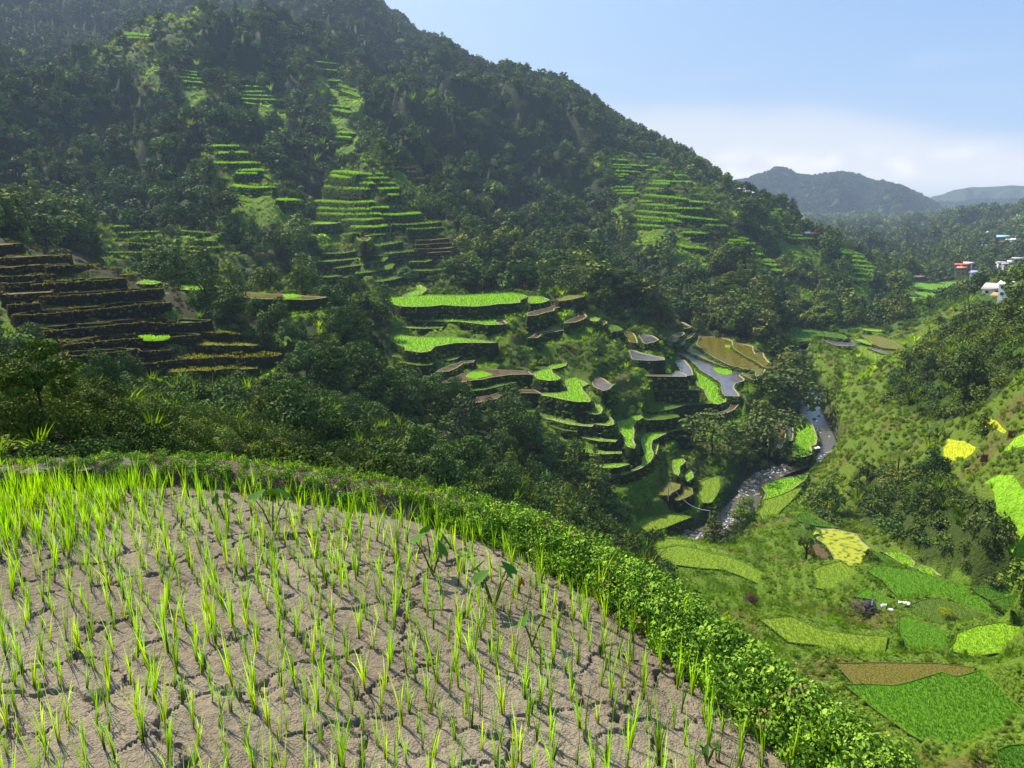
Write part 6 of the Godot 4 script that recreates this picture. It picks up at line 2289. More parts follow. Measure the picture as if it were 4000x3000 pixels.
	terrace("flooded_terrace", "brownish olive flooded terrace at the foot of the dark forest", "olive", 2, -44.4, [72.6, -266.4, 74.6, -271.2, 76.9, -269.9, 78.4, -265.5, 76.4, -257.9, 75.3, -250.7, 78.6, -254.6, 77, -248.1, 75.7, -239.5, 75.5, -230.9, 74, -228.9, 75, -235, 72.3, -230.5, 72.5, -238.1, 71.7, -248.1, 71.6, -259.2])
	terrace("flooded_terrace", "small wavy olive terrace above the left corner of the largest olive terrace", "olive", 2.5, -42.6, [51.1, -264, 53.5, -273.8, 59.3, -283.7, 58.7, -279, 55.5, -272.2, 53.7, -264.9, 52, -262.7])
	terrace("flooded_terrace", "narrow twisting olive terrace beside the small wavy one", "olive", 2.5, -43.8, [54.3, -265.6, 57.5, -274.7, 61.3, -282.4, 64.4, -288.5, 61.5, -280.5, 58.3, -274.7, 56, -265.6, 54.8, -263.3])
	terrace("flooded_terrace", "narrow mud path terrace below the purple pond", "mud", 3, -47.8, [55.4, -207.5, 59, -208.5, 58.5, -205.5, 54.4, -195.9, 50.1, -191, 45.7, -191.1, 49.4, -191.8, 53, -195.4, 55.3, -201, 56, -205])
	terrace("dry_terrace", "thin pale terrace topmost of the ledges on the dark wooded bank", "tan", 3, -40.6, [56.5, -340.4, 57.9, -337.4, 58.7, -330.1, 56.2, -325, 55.5, -330.1])
	terrace("dry_terrace", "second pale ledge on the dark wooded bank above the ponds", "tan", 3, -41.6, [59.6, -327.8, 63.3, -325.8, 60, -319.6, 58.9, -320.4])
	terrace("flooded_terrace", "third pale flooded ledge on the dark wooded bank above the ponds", "olive", 3, -42.6, [63, -312.7, 63.8, -307.8, 64.9, -296.2, 61.9, -291.8, 62.3, -298.5])
	terrace("dry_terrace", "upper dry tan terrace of the pair above the dark river bank", "tan", 3, -51.6, [27.6, -145.9, 29.5, -149.7, 31.1, -153.5, 32.6, -151.9, 31.8, -149.6, 29.7, -146.7, 29.5, -145.9])
	terrace("dry_terrace", "lower dry tan terrace of the pair, with a square corner", "tan", 4, -52.4, [30.6, -145.6, 33.2, -150.2, 33.7, -154, 35, -151.9, 34.4, -148.8, 32.5, -146.7, 31, -145.4])
	terrace("rice_field", "flat yellow green field between the tan pair and the river", "olivef", 3, -53.6, [37.9, -158.4, 42.7, -162.7, 41.1, -155, 37.7, -147.5, 36.2, -147.2])
	terrace("rice_field", "sunny yellow green field lowest at the river bend on the left bank", "olivef", 3.5, -54.6, [21.5, -139.3, 23.8, -142.2, 26.5, -143.1, 30.2, -144.5, 33, -142.5, 30.2, -140.2, 27.2, -137.6, 23.6, -135.5])
	terrace("rice_terrace", "narrow bright green terrace above the dry tan pair", "rice", 2.5, -50.2, [33.4, -163, 35.7, -163.9, 35.5, -161.9, 33.6, -158.3, 32.4, -152.9, 32, -154.3])
	terrace("rice_terrace", "small triangular green terrace right of the dry tan pair", "rice", 2.5, -51.6, [34.6, -156.7, 36.5, -161, 36.1, -156.1, 34.5, -153.6])
	terrace("rice_terrace", "long green paddy on the left bank beside the river", "rice", 2, -53.6, [62.9, -176.1, 68.3, -191.5, 74.5, -209.3, 76.6, -210.8, 76.5, -203.2, 73.9, -192.9, 71.1, -185.4, 69.2, -183.8, 67.5, -177.7, 63.6, -175.2])
	terrace("flooded_terrace", "muddy strip terrace, leftmost of the pair beside the river paddy", "mud", 2, -52.6, [66.7, -206.7, 69.2, -207.8, 67.4, -201.1, 67.2, -196.6, 64.2, -186.1, 60.5, -178.7, 59.9, -179, 63.3, -186.7, 63.8, -192.3])
	terrace("flooded_terrace", "narrow water strip between the muddy strip and the river paddy", "pond", 2, -53.1, [74.4, -218.4, 74.8, -214.8, 69, -195.4, 65.9, -186.8, 65, -186.8, 69.4, -201.4])
	terrace("rice_terrace", "green paddy with curving rims on the right bank of the river", "rice", 1.5, -55.2, [51.6, -160.4, 54.7, -164.4, 61.2, -167.5, 64.1, -169.5, 61.1, -164.2, 57.7, -160.2, 53.7, -155.7, 49.6, -153.2, 51.2, -156.6])
	terrace("rice_field", "olive paddy sloping to the white sheet on the right bank", "olivef", 1.5, -54.4, [48.8, -150.7, 52.9, -153.4, 58.6, -158.2, 53.4, -149.8, 49.3, -144, 46.2, -140.8, 43.6, -141.1, 47.6, -147.3])
	terrace("rice_field", "small deep green terrace with a pale curved rim on the right bank", "deep", 2, -45.6, [43.8, -119.5, 45, -121.4, 46.1, -121.6, 46.9, -119.5, 48.1, -117.1, 49.1, -115.6, 45.9, -116.7, 44.3, -118.2])
	terrace("flooded_terrace", "yellow pond terrace with dark floating weed", "scum", 2, -43.1, [40.8, -108.8, 43.5, -109.3, 45.5, -109.4, 46.6, -108.6, 47.9, -107.5, 47.5, -105.2, 47.6, -102.8, 47.4, -100.1, 47.9, -97.3, 46.7, -97.3, 45, -96.2, 43.8, -95.2, 43.4, -95.4, 42.9, -97, 42.1, -98.4, 41.8, -99.3, 42.2, -101.3, 42.3, -104, 42, -106.2, 42, -107.5])
	terrace("dry_terrace", "bare reddish brown soil strip left of the yellow pond", "soil", 1.5, -43.5, [42.2, -109.6, 43.1, -109.6, 42.4, -106.8, 42.4, -104.4, 42.5, -102, 42.1, -99.9, 40.6, -99.7, 40.5, -101.6])
	terrace("rice_field", "olive yellow rice terrace with visible plant rows on the spur", "olivef", 2, -43.6, [19.4, -103.4, 22.5, -104.6, 24.8, -103.5, 26.9, -102, 28.5, -101.2, 29.9, -99.5, 31.5, -96.7, 32.6, -94.6, 33.1, -92.8, 32, -92.6, 30, -93.6, 28.8, -95.6, 26.9, -97.3, 24.7, -97.8, 22.4, -98.4, 19.6, -99.2])
	terrace("rice_field", "narrow upper strip along the olive yellow rice terrace", "olivef", 1.5, -44.6, [19.8, -107.9, 22.1, -109.4, 24.7, -109, 26.3, -107.4, 29, -105.2, 29.9, -103.9, 27.6, -104.6, 25.4, -106.2, 23, -107.2, 20.2, -106.1])
	terrace("rice_field", "biggest bright green rice field curving above the stick shelter", "deepl", 2, -38.1, [39.9, -85.3, 41, -86.4, 42.3, -86.5, 44.8, -85.6, 46.2, -84.1, 47.4, -82.5, 48.4, -82, 49.1, -80.1, 49.5, -78.3, 51.4, -73.9, 50.5, -72.4, 48.8, -73.8, 47.4, -75.3, 46, -77, 44.6, -78.9, 42.9, -78.4, 41, -78.6, 40.3, -79.1, 40.4, -81.4, 40.5, -82.9, 40.2, -84.1])
	terrace("rice_field", "narrow dark green field beside the yellow pond", "deep", 1.5, -41.6, [46.1, -99.2, 46.6, -98, 47.7, -95.7, 48.8, -93.4, 46.8, -94, 46.5, -96.3])
	terrace("rice_terrace", "leaf shaped green field against the shrubs right of the yellow pond", "rice", 1.5, -41.8, [47.7, -98.7, 49.6, -98.5, 50.2, -97.3, 50.1, -95.4, 49.2, -93.9, 48.6, -95.1])
	terrace("rice_terrace", "small rounded green field between the leaf shaped field and the big field", "rice", 1.5, -40.6, [48, -91.5, 49.2, -92.3, 50, -91.3, 50.2, -88.8, 49.1, -89.4])
	terrace("rice_field", "dark green field under the bare soil bank at the right edge", "deep", 1.5, -37.9, [48.9, -81, 50.4, -80.8, 54, -80.6, 55.6, -80.8, 54.7, -79.3, 51.1, -78.6, 49.4, -78.1, 48.9, -79.5])
	terrace("rice_field", "dark green triangle field at the right edge beside the biggest field", "deep", 1.5, -37.4, [48.7, -76.9, 51.6, -77.9, 53.7, -77.7, 50.6, -72.8, 49.2, -75.3])
	terrace("rice_field", "dull olive rice field right of the stick shelter", "olivel", 2, -37.1, [38.6, -74.7, 41.7, -76.5, 43.4, -76.8, 44.8, -75, 46.1, -73.3, 47.3, -72.2, 45.8, -72, 43.6, -71.1, 41.8, -70.3, 41, -70.4, 39.9, -71.6, 38.9, -73.3])
	terrace("rice_field", "deep green triangular rice field below the stick shelter", "deepl", 2, -35.9, [36.6, -70.8, 37.4, -71.1, 38.3, -69.5, 39.3, -68.2, 39.7, -67, 38.5, -65.2, 37.4, -63.7, 33.9, -63.7, 34.2, -65.5, 35.1, -67.8])
	terrace("rice_field", "small dark green field just behind the stick shelter", "deepl", 1.5, -38.6, [36, -80, 38.3, -81.8, 39.2, -81.1, 39.9, -79.4, 39, -78.8, 38.1, -79.4, 37.2, -80])
	terrace("rice_field", "rounded olive green field below the yellow pond", "olivef", 2, -40.1, [35.4, -89.7, 37.3, -91.1, 39.4, -92, 40.5, -88.9, 39, -87.4, 37.5, -85.6, 35.4, -84.8, 34.2, -85.1, 35, -87.7])
	terrace("rice_field", "lime green field at the right edge above the brown fallow", "lime", 2, -35.1, [39.5, -66.4, 41.8, -67.6, 44.3, -68.2, 46.9, -67.3, 44.1, -62.8, 40.9, -63.1, 37.4, -62.3, 36.6, -62.4, 37.3, -63.7, 38.5, -64.9])
	terrace("rice_field", "olive field of thin rice rows left of the triangular field", "olivef", 2, -34.1, [22.2, -67, 25.1, -67.6, 26.7, -65.2, 29.5, -64.3, 32.2, -64, 30.8, -61.7, 30, -60.7, 28.1, -60.7, 26.7, -62, 25.8, -62.8, 23.6, -63.2])
	terrace("fallow_field", "brown fallow terrace with thin dry stubble", "fallow", 1.5, -31.1, [24.1, -54.9, 27.5, -55, 31.6, -54.9, 32.7, -54.7, 33.9, -54.3, 33.3, -53.6, 32.1, -53.4, 31.2, -53.6, 29.7, -53, 28.2, -52.7, 26, -52.1, 24.2, -52.5])
	terrace("rice_field", "largest green rice field at the lower right, spotted with stalks", "deepl", 2, -30.8, [23.5, -51.8, 25.1, -51.8, 26.8, -51.5, 28.1, -52, 29.4, -52.5, 31, -53.3, 31.7, -52.8, 32.8, -53.1, 34, -53.7, 33.9, -52.5, 34.1, -51.1, 34, -49.7, 34.1, -47.7, 32.7, -45.4, 30.7, -45.2, 29.4, -44.6, 27.2, -43.9, 25.4, -46.3, 24.3, -49.2])
	terrace("rice_field", "dark green field corner at the bottom right", "deep", 2, -28.6, [27.9, -41.6, 28.9, -42.1, 30.6, -42.4, 28.6, -39.2, 26.9, -39.2])
	slope_field("rice_field", "ripe yellow rice patch, largest of the yellow ones on the right slope", "ripe", 2, [67.8, -35.1, -124.1, 69.2, -34, -125.6, 67.5, -32.3, -118.4, 65.8, -31.1, -111.9, 65.2, -31.4, -111.2, 64.3, -33.2, -111.9, 65.2, -35.8, -118.8])
	slope_field("rice_field", "ripe yellow rice strip above the largest yellow patch", "ripe", 2, [69.5, -28.3, -117.8, 68.9, -27.4, -114.5, 67.8, -27.3, -111.2, 65.8, -27.2, -105.5, 65.6, -27.6, -105.7, 66.8, -28.1, -109.8, 68.5, -28.8, -115.7])
	slope_field("rice_field", "bright lime field at the right edge of the slope", "lime", 2, [62.3, -28.5, -100.1, 64.1, -27.4, -101.1, 65.3, -25.5, -99.2, 60, -26.5, -90.3])
	slope_field("rice_terrace", "bright green field below the lime field on the right slope", "rice", 2, [57, -30.3, -94.4, 56.3, -29.2, -89.5, 55.5, -27.7, -82.8, 53.1, -28.4, -78.9, 53.4, -30.3, -85.4, 55.5, -30.3, -90.6])
	terrace("flooded_terrace", "grey water terrace in the far valley beside a shaded field", "pond", 1, -50.6, [121.2, -319, 129.6, -313.8, 134, -307.2, 130.8, -301.7, 121.1, -302.2])
	terrace("rice_field", "broad olive green paddy in the far valley", "olivef", 1, -50.1, [127.2, -299.3, 130.7, -294.5, 135.1, -278.6, 143.9, -287.5, 135.8, -272.3, 125.2, -263.9, 119, -260.1, 117.7, -265.9, 122.7, -285.2])
	terrace("flooded_terrace", "pale green flooded strip on the broad olive paddy", "algae", 1, -49.8, [128.8, -292.1, 134.9, -290.9, 139.8, -287.2, 134.7, -277.9, 129.3, -281.8])
	terrace("dry_terrace", "brownish olive paddy behind the bright seedling bed in the far valley", "tan", 1, -49.4, [137.1, -320.3, 142.5, -313.9, 139.9, -288.2, 132.9, -290.1, 133.3, -300.8])
	terrace("rice_field", "thin bright seedling strip at the back of the far valley paddies", "lime", 1, -48.1, [140.8, -328.3, 147.1, -323.8, 144.5, -318.8, 139.8, -321.7])
	terrace("rice_field", "deep green paddy half in the shade of the forest in the far valley", "deep", 1, -49.6, [97.4, -306.6, 115.9, -338.7, 121.4, -338.1, 130, -320.7, 127.2, -311.3, 118.6, -319.6, 110.9, -306.6])
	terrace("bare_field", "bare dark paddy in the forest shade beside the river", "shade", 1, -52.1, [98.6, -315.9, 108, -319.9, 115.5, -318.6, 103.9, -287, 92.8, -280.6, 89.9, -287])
	terrace("rice_field", "long green paddy, farthest of the far valley fields", "green2", 1.5, -50.6, [262.5, -547.5, 270.2, -533.6, 291.4, -553, 297.7, -522.5, 287.2, -479.4, 287.8, -498.4, 267.8, -500.4, 254, -493.9, 249.7, -514])
	terrace("rice_field", "green paddy second from the back among the far valley fields", "green2", 1.5, -52.1, [251.9, -521.5, 258.5, -502.6, 265.9, -489.9, 258.2, -476.6, 239.7, -465.2, 238.3, -482.6])
	terrace("rice_field", "small slanting green paddy beside the tiny pond in the far valley", "green2", 1.5, -52.8, [233, -490, 236.2, -478.1, 229, -455.8, 218.7, -444.4, 222.3, -465.6])
	terrace("rice_field", "green paddy nearest to us among the far valley fields", "green2", 1.5, -54.1, [225.1, -460.1, 228.3, -450.7, 223.6, -426.6, 223.9, -413.3, 213.5, -400, 208.5, -408.2, 201.9, -404.1, 215, -435])
	terrace("rice_field", "pale olive paddy below the wooded spur in the far valley", "olivef", 1.5, -53.6, [176.2, -418.4, 185.8, -422.9, 187, -414, 176.2, -396.5, 166.9, -384.8, 170.6, -400.5])
	terrace("flooded_terrace", "tiny bright pond at the foot of the wooded spur", "pond", 1, -53.4, [216.4, -466.2, 221.9, -474.6, 220, -466.2, 214.1, -455.4, 211.7, -454.4])
	terrace("flooded_terrace", "long olive and mud terrace running along the saddle to the right of the brown steps", "olive", 7, -18, [-64.3, -184.2, -62.3, -186.5, -55.6, -183.7, -51.2, -182.4, -45.6, -179.1, -39.7, -176.2, -42.4, -171.6, -46.5, -172.3, -54.7, -174, -60, -180.5])
	terrace("rice_terrace", "green saddle terrace left of the long olive and mud terrace", "rice", 7, -16.2, [-75.1, -184.8, -72.3, -184.4, -68.3, -183.2, -64, -180.8, -63.5, -176.9, -63.8, -172.3, -67.2, -173.2, -72, -176.9])
	terrace("rice_terrace", "bright green corner terrace where the brown steps end", "rice", 3, -15.1, [-79.5, -175.4, -81.9, -184.1, -76.2, -179.3, -76.1, -174.5])
	terrace("rice_terrace", "bright green fan shaped terrace at the left of the terraced spur", "rice", 4, -8.14, [-96.9, -394, -112.6, -494, -99.1, -459.1, -82, -402.1, -80.9, -368.6, -85.8, -368.6])
	terrace("flooded_terrace", "small olive pool shaped like a tongue on the terraced spur", "olive", 3, -13.03, [-69, -372.5, -66, -375.5, -58.3, -341, -55.8, -316.6, -60.9, -333])
	terrace("rice_terrace", "green tongue shaped terrace at the foot of the terraced spur", "rice", 3, -28.7, [-35.9, -270.4, -34.8, -281.4, -33.2, -293.3, -36.1, -311.5, -34.5, -308, -30.8, -293.3, -30.7, -281.4, -31.5, -275])
	ledge("terrace_ledge", "first ledge from the top of the brown stepped slope on the left", "brown steps", "dry", 3, 5, [-96.8, -6, -157.7, -96.5, -6, -159.6, -96.3, -5.9, -161.5, -95.9, -5.9, -163.4])
	ledge("terrace_ledge", "second ledge from the top of the brown stepped slope on the left", "brown steps", "dry", 3, 5, [-94, -8.1, -152.6, -92.5, -8, -152.1, -91.3, -7.9, -152, -90.3, -7.9, -152.4, -89.5, -7.9, -153.1, -89, -7.9, -154.3, -88.8, -7.9, -156, -88.7, -8, -158.1, -88.9, -8.1, -160.6, -89.2, -8.3, -163.6, -89.8, -8.4, -167, -90.6, -8.6, -170.9])
	ledge("terrace_ledge", "third ledge from the top of the brown stepped slope on the left", "brown steps", "dry", 3, 5, [-85.3, -9.5, -151.9, -83.8, -9.4, -151.5, -82.7, -9.4, -152, -82.1, -9.5, -153.3, -82, -9.6, -155.5, -82.2, -9.8, -158.5, -82.9, -10.1, -162.5, -83.9, -10.3, -167.3, -85.4, -10.7, -173.1])
	ledge("terrace_ledge", "fourth ledge from the top of the brown stepped slope on the left", "brown steps", "dry", 3, 5, [-91.2, -9.4, -147.7, -90.2, -9.4, -148, -89.2, -9.3, -148.4, -88.3, -9.3, -149, -87.5, -9.2, -149.7, -86.7, -9.2, -150.4, -86, -9.2, -151.4])
	ledge("terrace_ledge", "fifth ledge from the top of the brown stepped slope on the left", "brown steps", "dry", 3, 5, [-113.5, -16.4, -231.7, -119.2, -17.5, -247.5, -124.7, -18.7, -263.3])
	ledge("terrace_ledge", "sixth ledge from the top of the brown stepped slope on the left", "brown steps", "dry", 3, 5, [-109.1, -18.3, -233.3, -114.6, -19.4, -248.1, -119.9, -20.5, -263])
	ledge("terrace_ledge", "seventh ledge from the top of the brown stepped slope on the left", "brown steps", "dry", 3, 5, [-89.2, -10.7, -144.1, -88.1, -10.7, -144.2, -87.1, -10.6, -144.5, -86.1, -10.6, -144.8, -85.1, -10.6, -145.3, -84.3, -10.6, -145.9, -83.4, -10.6, -146.5])
	ledge("terrace_ledge", "eighth ledge from the top of the brown stepped slope on the left", "brown steps", "dry", 3, 5, [-82.8, -11.8, -142.2, -81.7, -11.8, -142.4, -80.8, -11.7, -142.7, -79.8, -11.7, -143.1, -79, -11.7, -143.7, -78.2, -11.7, -144.4, -77.5, -11.7, -145.2, -76.8, -11.7, -146.2, -76.2, -11.7, -147.2, -75.6, -11.8, -148.5, -75.1, -11.9, -149.8, -74.7, -12, -151.4, -74.3, -12, -153, -73.9, -12, -154.8, -73.5, -12.1, -156.7])
	ledge("terrace_ledge", "ninth ledge from the top of the brown stepped slope on the left", "brown steps", "dry", 3, 5, [-85.7, -11.6, -141.5, -84.4, -11.6, -142, -83.2, -11.5, -142.5])
	ledge("terrace_ledge", "tenth ledge from the top of the brown stepped slope on the left", "brown steps", "dry", 3, 5, [-76.8, -13.4, -137.9, -75.9, -13.4, -138.2, -75.1, -13.4, -138.7, -74.3, -13.3, -139.2, -73.5, -13.3, -139.8, -72.8, -13.4, -140.6, -72.1, -13.4, -141.4, -71.5, -13.4, -142.4, -70.9, -13.5, -143.4, -70.3, -13.5, -144.5, -69.7, -13.5, -145.8, -69.2, -13.6, -147.2, -68.7, -13.7, -148.6, -68.3, -13.7, -150.2, -67.9, -13.8, -151.9, -67.5, -13.9, -153.6, -67.1, -14, -155.5, -66.7, -14.2, -157.5])
	ledge("terrace_ledge", "eleventh ledge from the top of the brown stepped slope on the left", "brown steps", "dry", 3, 5, [-85, -13.1, -137.2, -84, -13, -137.4, -82.9, -13, -137.6, -81.9, -13, -137.9, -80.9, -12.9, -138.2, -79.9, -12.9, -138.6, -78.9, -12.9, -139, -78, -12.9, -139.4])
	ledge("terrace_ledge", "twelfth ledge from the top of the brown stepped slope on the left", "brown steps", "dry", 3, 5, [-82, -14.3, -133.4, -80.8, -14.2, -133.5, -79.6, -14.2, -133.7, -78.5, -14.2, -134, -77.4, -14.1, -134.4])
	ledge("terrace_ledge", "thirteenth ledge from the top of the brown stepped slope on the left", "brown steps", "dry", 3, 5, [-77.3, -15.4, -129.7, -76.4, -15.4, -129.9, -75.4, -15.3, -130.2, -74.6, -15.3, -130.5, -73.7, -15.3, -130.9, -72.9, -15.3, -131.3, -72.1, -15.2, -131.8, -71.3, -15.2, -132.4, -70.5, -15.2, -133, -69.8, -15.2, -133.7, -69.1, -15.2, -134.5, -68.4, -15.2, -135.3, -67.8, -15.2, -136.2, -67.1, -15.2, -137.1, -66.5, -15.2, -138.2, -65.9, -15.2, -139.2, -65.3, -15.2, -140.4, -64.7, -15.2, -141.6, -64.1, -15.3, -142.9, -63.5, -15.4, -144.3, -63, -15.5, -145.7, -62.4, -15.6, -147.2, -61.9, -15.7, -148.8])
	ledge("terrace_ledge", "fourteenth ledge from the top of the brown stepped slope on the left", "brown steps", "dry", 3, 5, [-71.1, -17, -123.2, -70.4, -17, -123.7, -69.6, -17, -124.2, -68.9, -17, -124.7, -68.2, -17, -125.2, -67.5, -17, -125.8, -66.8, -17, -126.4, -66.1, -17, -127.1, -65.4, -17, -127.7, -64.8, -17, -128.4, -64.1, -17, -129.2, -63.4, -17, -129.9, -62.8, -17, -130.7, -62.1, -17.1, -131.6, -61.5, -17.1, -132.4, -60.8, -17.1, -133.4, -60.1, -17.2, -134.3, -59.5, -17.4, -135.3, -58.9, -17.6, -136.2, -58.2, -17.9, -137.3, -57.6, -18.1, -138.3, -56.9, -18.2, -139.5, -56.2, -18.3, -140.6, -55.6, -18.4, -141.8, -54.9, -18.5, -143, -54.2, -18.6, -144.2])
	ledge("terrace_ledge", "fifteenth ledge from the top of the brown stepped slope on the left", "brown steps", "dry", 3, 5, [-65.5, -18.3, -118.4, -64.8, -18.2, -118.9, -64.1, -18.2, -119.5, -63.5, -18.2, -120.1, -62.8, -18.3, -120.7, -62.2, -18.3, -121.4, -61.6, -18.3, -122.1, -60.9, -18.3, -122.8, -60.3, -18.4, -123.6, -59.7, -18.4, -124.5, -59.1, -18.5, -125.3, -58.6, -18.6, -126.2, -58, -18.7, -127.2, -57.4, -18.8, -128.2, -56.8, -19, -129.2, -56.2, -19.1, -130.3, -55.7, -19.3, -131.4, -55.1, -19.4, -132.6, -54.5, -19.5, -133.8, -53.9, -19.6, -135, -53.3, -19.7, -136.3, -52.7, -19.8, -137.7])
	ledge("terrace_ledge", "sixteenth ledge from the top of the brown stepped slope on the left", "brown steps", "dry", 3, 5, [-55.5, -19.7, -121.4, -54.9, -19.9, -122.5, -54.3, -20, -123.6, -53.7, -20.2, -124.9, -53.2, -20.4, -126.3])
	ledge("terrace_ledge", "seventeenth ledge from the top of the brown stepped slope on the left", "brown steps", "dry", 3, 5, [-61.1, -19.1, -114.3, -60.5, -19.1, -114.9, -59.9, -19.1, -115.6, -59.3, -19.2, -116.4, -58.7, -19.2, -117.3, -58.2, -19.3, -118.2, -57.7, -19.3, -119.2, -57.1, -19.4, -120.2, -56.6, -19.4, -121.3])
	ledge("terrace_ledge", "eighteenth ledge from the top of the brown stepped slope on the left", "brown steps", "dry", 3, 5, [-54.6, -20, -113.4, -54, -20.2, -114.2, -53.5, -20.3, -115, -53, -20.5, -116, -52.5, -20.7, -117, -52.1, -20.8, -118.1, -51.6, -20.9, -119.3, -51.2, -21, -120.6, -50.8, -21.2, -122, -50.4, -21.4, -123.4, -50.1, -21.6, -125, -49.7, -21.8, -126.7])
	ledge("dry_terrace", "first ledge of the overgrown brown steps beside the dark gully", "lower brown steps", "tan", 2.6, 4, [-51.1, -20.2, -140.8, -50.5, -20.4, -142.3, -49.8, -20.5, -143.5, -49, -20.8, -144.5, -48.1, -21, -145.1])
	ledge("dry_terrace", "second ledge of the overgrown brown steps beside the dark gully", "lower brown steps", "tan", 2.6, 4, [-50.2, -21.2, -135, -49.6, -21.5, -136.3, -48.9, -21.7, -137.5, -48.1, -21.9, -138.7, -47.3, -22.1, -139.8, -46.4, -22.2, -140.8, -45.5, -22.4, -141.7, -44.6, -22.5, -142.6])
	ledge("dry_terrace", "third ledge of the overgrown brown steps beside the dark gully", "lower brown steps", "tan", 2.6, 4, [-49.3, -21.9, -126.5, -48.9, -22.1, -128.2, -48.4, -22.3, -129.7, -47.9, -22.5, -131.2, -47.3, -22.7, -132.6, -46.6, -23, -133.8, -45.9, -23.2, -134.9, -45.1, -23.4, -135.9, -44.3, -23.5, -136.8, -43.4, -23.7, -137.6, -42.5, -23.7, -138.3, -41.5, -23.8, -138.8, -40.5, -23.8, -139.3])
	ledge("dry_terrace", "fourth ledge of the overgrown brown steps beside the dark gully", "lower brown steps", "tan", 2.6, 4, [-47.5, -22.1, -118.1, -47.3, -22.4, -119.9, -46.9, -22.7, -121.6, -46.6, -23, -123.2, -46.2, -23.2, -124.7, -45.7, -23.5, -126.2, -45.2, -23.7, -127.7, -44.6, -24, -129, -44, -24.2, -130.3, -43.4, -24.5, -131.6, -42.7, -24.7, -132.7, -42, -24.9, -133.9])
	ledge("terrace_ledge", "first narrow green strip from the top of the terraced spur", "upper spur", "riceb", 4, 4, [-115.9, 44.8, -560.1, -109, 44.2, -555.5, -102.1, 43.7, -550.9])
	ledge("terrace_ledge", "second narrow green strip from the top of the terraced spur", "upper spur", "riceb", 4, 4, [-114.3, 41.6, -551.6, -108.4, 41.1, -547.7, -102.7, 40.6, -543.8])
	ledge("terrace_ledge", "third narrow green strip from the top of the terraced spur", "upper spur", "riceb", 4, 4, [-100.6, 17.3, -473.9, -92.6, 16.5, -452.8, -85.6, 15.8, -434.5, -79.4, 14.9, -419.1, -73.9, 14.2, -406.5])
	ledge("terrace_ledge", "fourth narrow green strip from the top of the terraced spur", "upper spur", "riceb", 4, 4, [-63.7, 14.4, -409.3, -62.6, 14.3, -410.1, -61.5, 14.1, -410.9])
	ledge("terrace_ledge", "fifth narrow green strip from the top of the terraced spur", "upper spur", "riceb", 4, 4, [-71.8, 14.2, -407.1, -69.4, 14.1, -407, -66.9, 13.9, -406.7])
	ledge("terrace_ledge", "sixth narrow green strip from the top of the terraced spur", "upper spur", "riceb", 4, 4, [-97.3, 14.7, -451.2, -91.1, 13.8, -437.7, -85.5, 13.1, -426.3, -80.4, 12.7, -417.2, -75.9, 12.4, -410.3, -71.9, 12.1, -405.5, -68.3, 12.1, -403, -65.1, 12.1, -402.7, -62.3, 12.2, -404.7, -59.7, 12.4, -408.8])
	ledge("terrace_ledge", "seventh narrow green strip from the top of the terraced spur", "upper spur", "riceb", 4, 4, [-101.3, 12.5, -459.9, -95.1, 11.8, -446.7, -89.2, 11.2, -434.9, -83.9, 10.7, -424.4, -78.9, 10.4, -415.2, -74.3, 10.1, -407.3, -70, 9.9, -400.8, -66.1, 9.6, -395.7])
	ledge("terrace_ledge", "eighth narrow green strip from the top of the terraced spur", "upper spur", "riceb", 4, 4, [-61.7, 10, -400.9, -59, 9.9, -403.7, -56.3, 9.8, -406.5])
	ledge("terrace_ledge", "ninth narrow green strip from the top of the terraced spur", "upper spur", "riceb", 4, 4, [-100.6, 9.3, -453.6, -93.2, 8.6, -437.4, -86.6, 8, -423.7, -80.7, 7.5, -412.5, -75.5, 7.3, -403.8, -70.9, 7.1, -397.7, -66.8, 7, -394.1])
	ledge("terrace_ledge", "tenth narrow green strip from the top of the terraced spur", "upper spur", "riceb", 4, 4, [-64.7, 7, -394.7, -61.7, 7.1, -395.3, -58.8, 7.2, -397.2, -56.1, 7.4, -400.4, -53.6, 7.5, -405])
	ledge("terrace_ledge", "eleventh narrow green strip from the top of the terraced spur", "upper spur", "riceb", 4, 4, [-57.5, 4.4, -392.1, -55, 4.4, -394.2, -52.5, 4.4, -396.4])
	ledge("terrace_ledge", "twelfth narrow green strip from the top of the terraced spur", "upper spur", "riceb", 4, 4, [-105.4, 1.5, -449, -98.9, 1.4, -436.9, -92.8, 1.2, -425.8, -87.2, 1.1, -415.9, -81.9, 0.9, -407, -77.1, 0.8, -399.3, -72.5, 0.9, -392.7, -68.2, 1.1, -387.2, -64.3, 1.2, -382.9])
	ledge("terrace_ledge", "thirteenth narrow green strip from the top of the terraced spur", "upper spur", "riceb", 4, 4, [-63.8, -1.3, -379.5, -59.6, -1.3, -379.6, -55.5, -1.3, -379.6])
	ledge("terrace_ledge", "fourteenth narrow green strip from the top of the terraced spur", "upper spur", "riceb", 4, 4, [-103.9, -2, -439.6, -97.9, -2.1, -429.1, -92.2, -2.1, -419.4, -86.8, -2.2, -410.5, -81.8, -2.3, -402.3, -77.1, -2.2, -395, -72.6, -2.1, -388.4, -68.3, -2, -382.7, -64.3, -2, -377.7])
	ledge("terrace_ledge", "fifteenth narrow green strip from the top of the terraced spur", "upper spur", "riceb", 4, 4, [-98.2, -4.6, -425, -93, -4.6, -416.2, -88, -4.6, -408.1, -83.3, -4.6, -400.7, -78.9, -4.6, -394, -74.7, -4.4, -388, -70.8, -4.3, -382.7, -67, -4.2, -378.2, -63.4, -4, -374.4, -60.1, -3.9, -371.3])
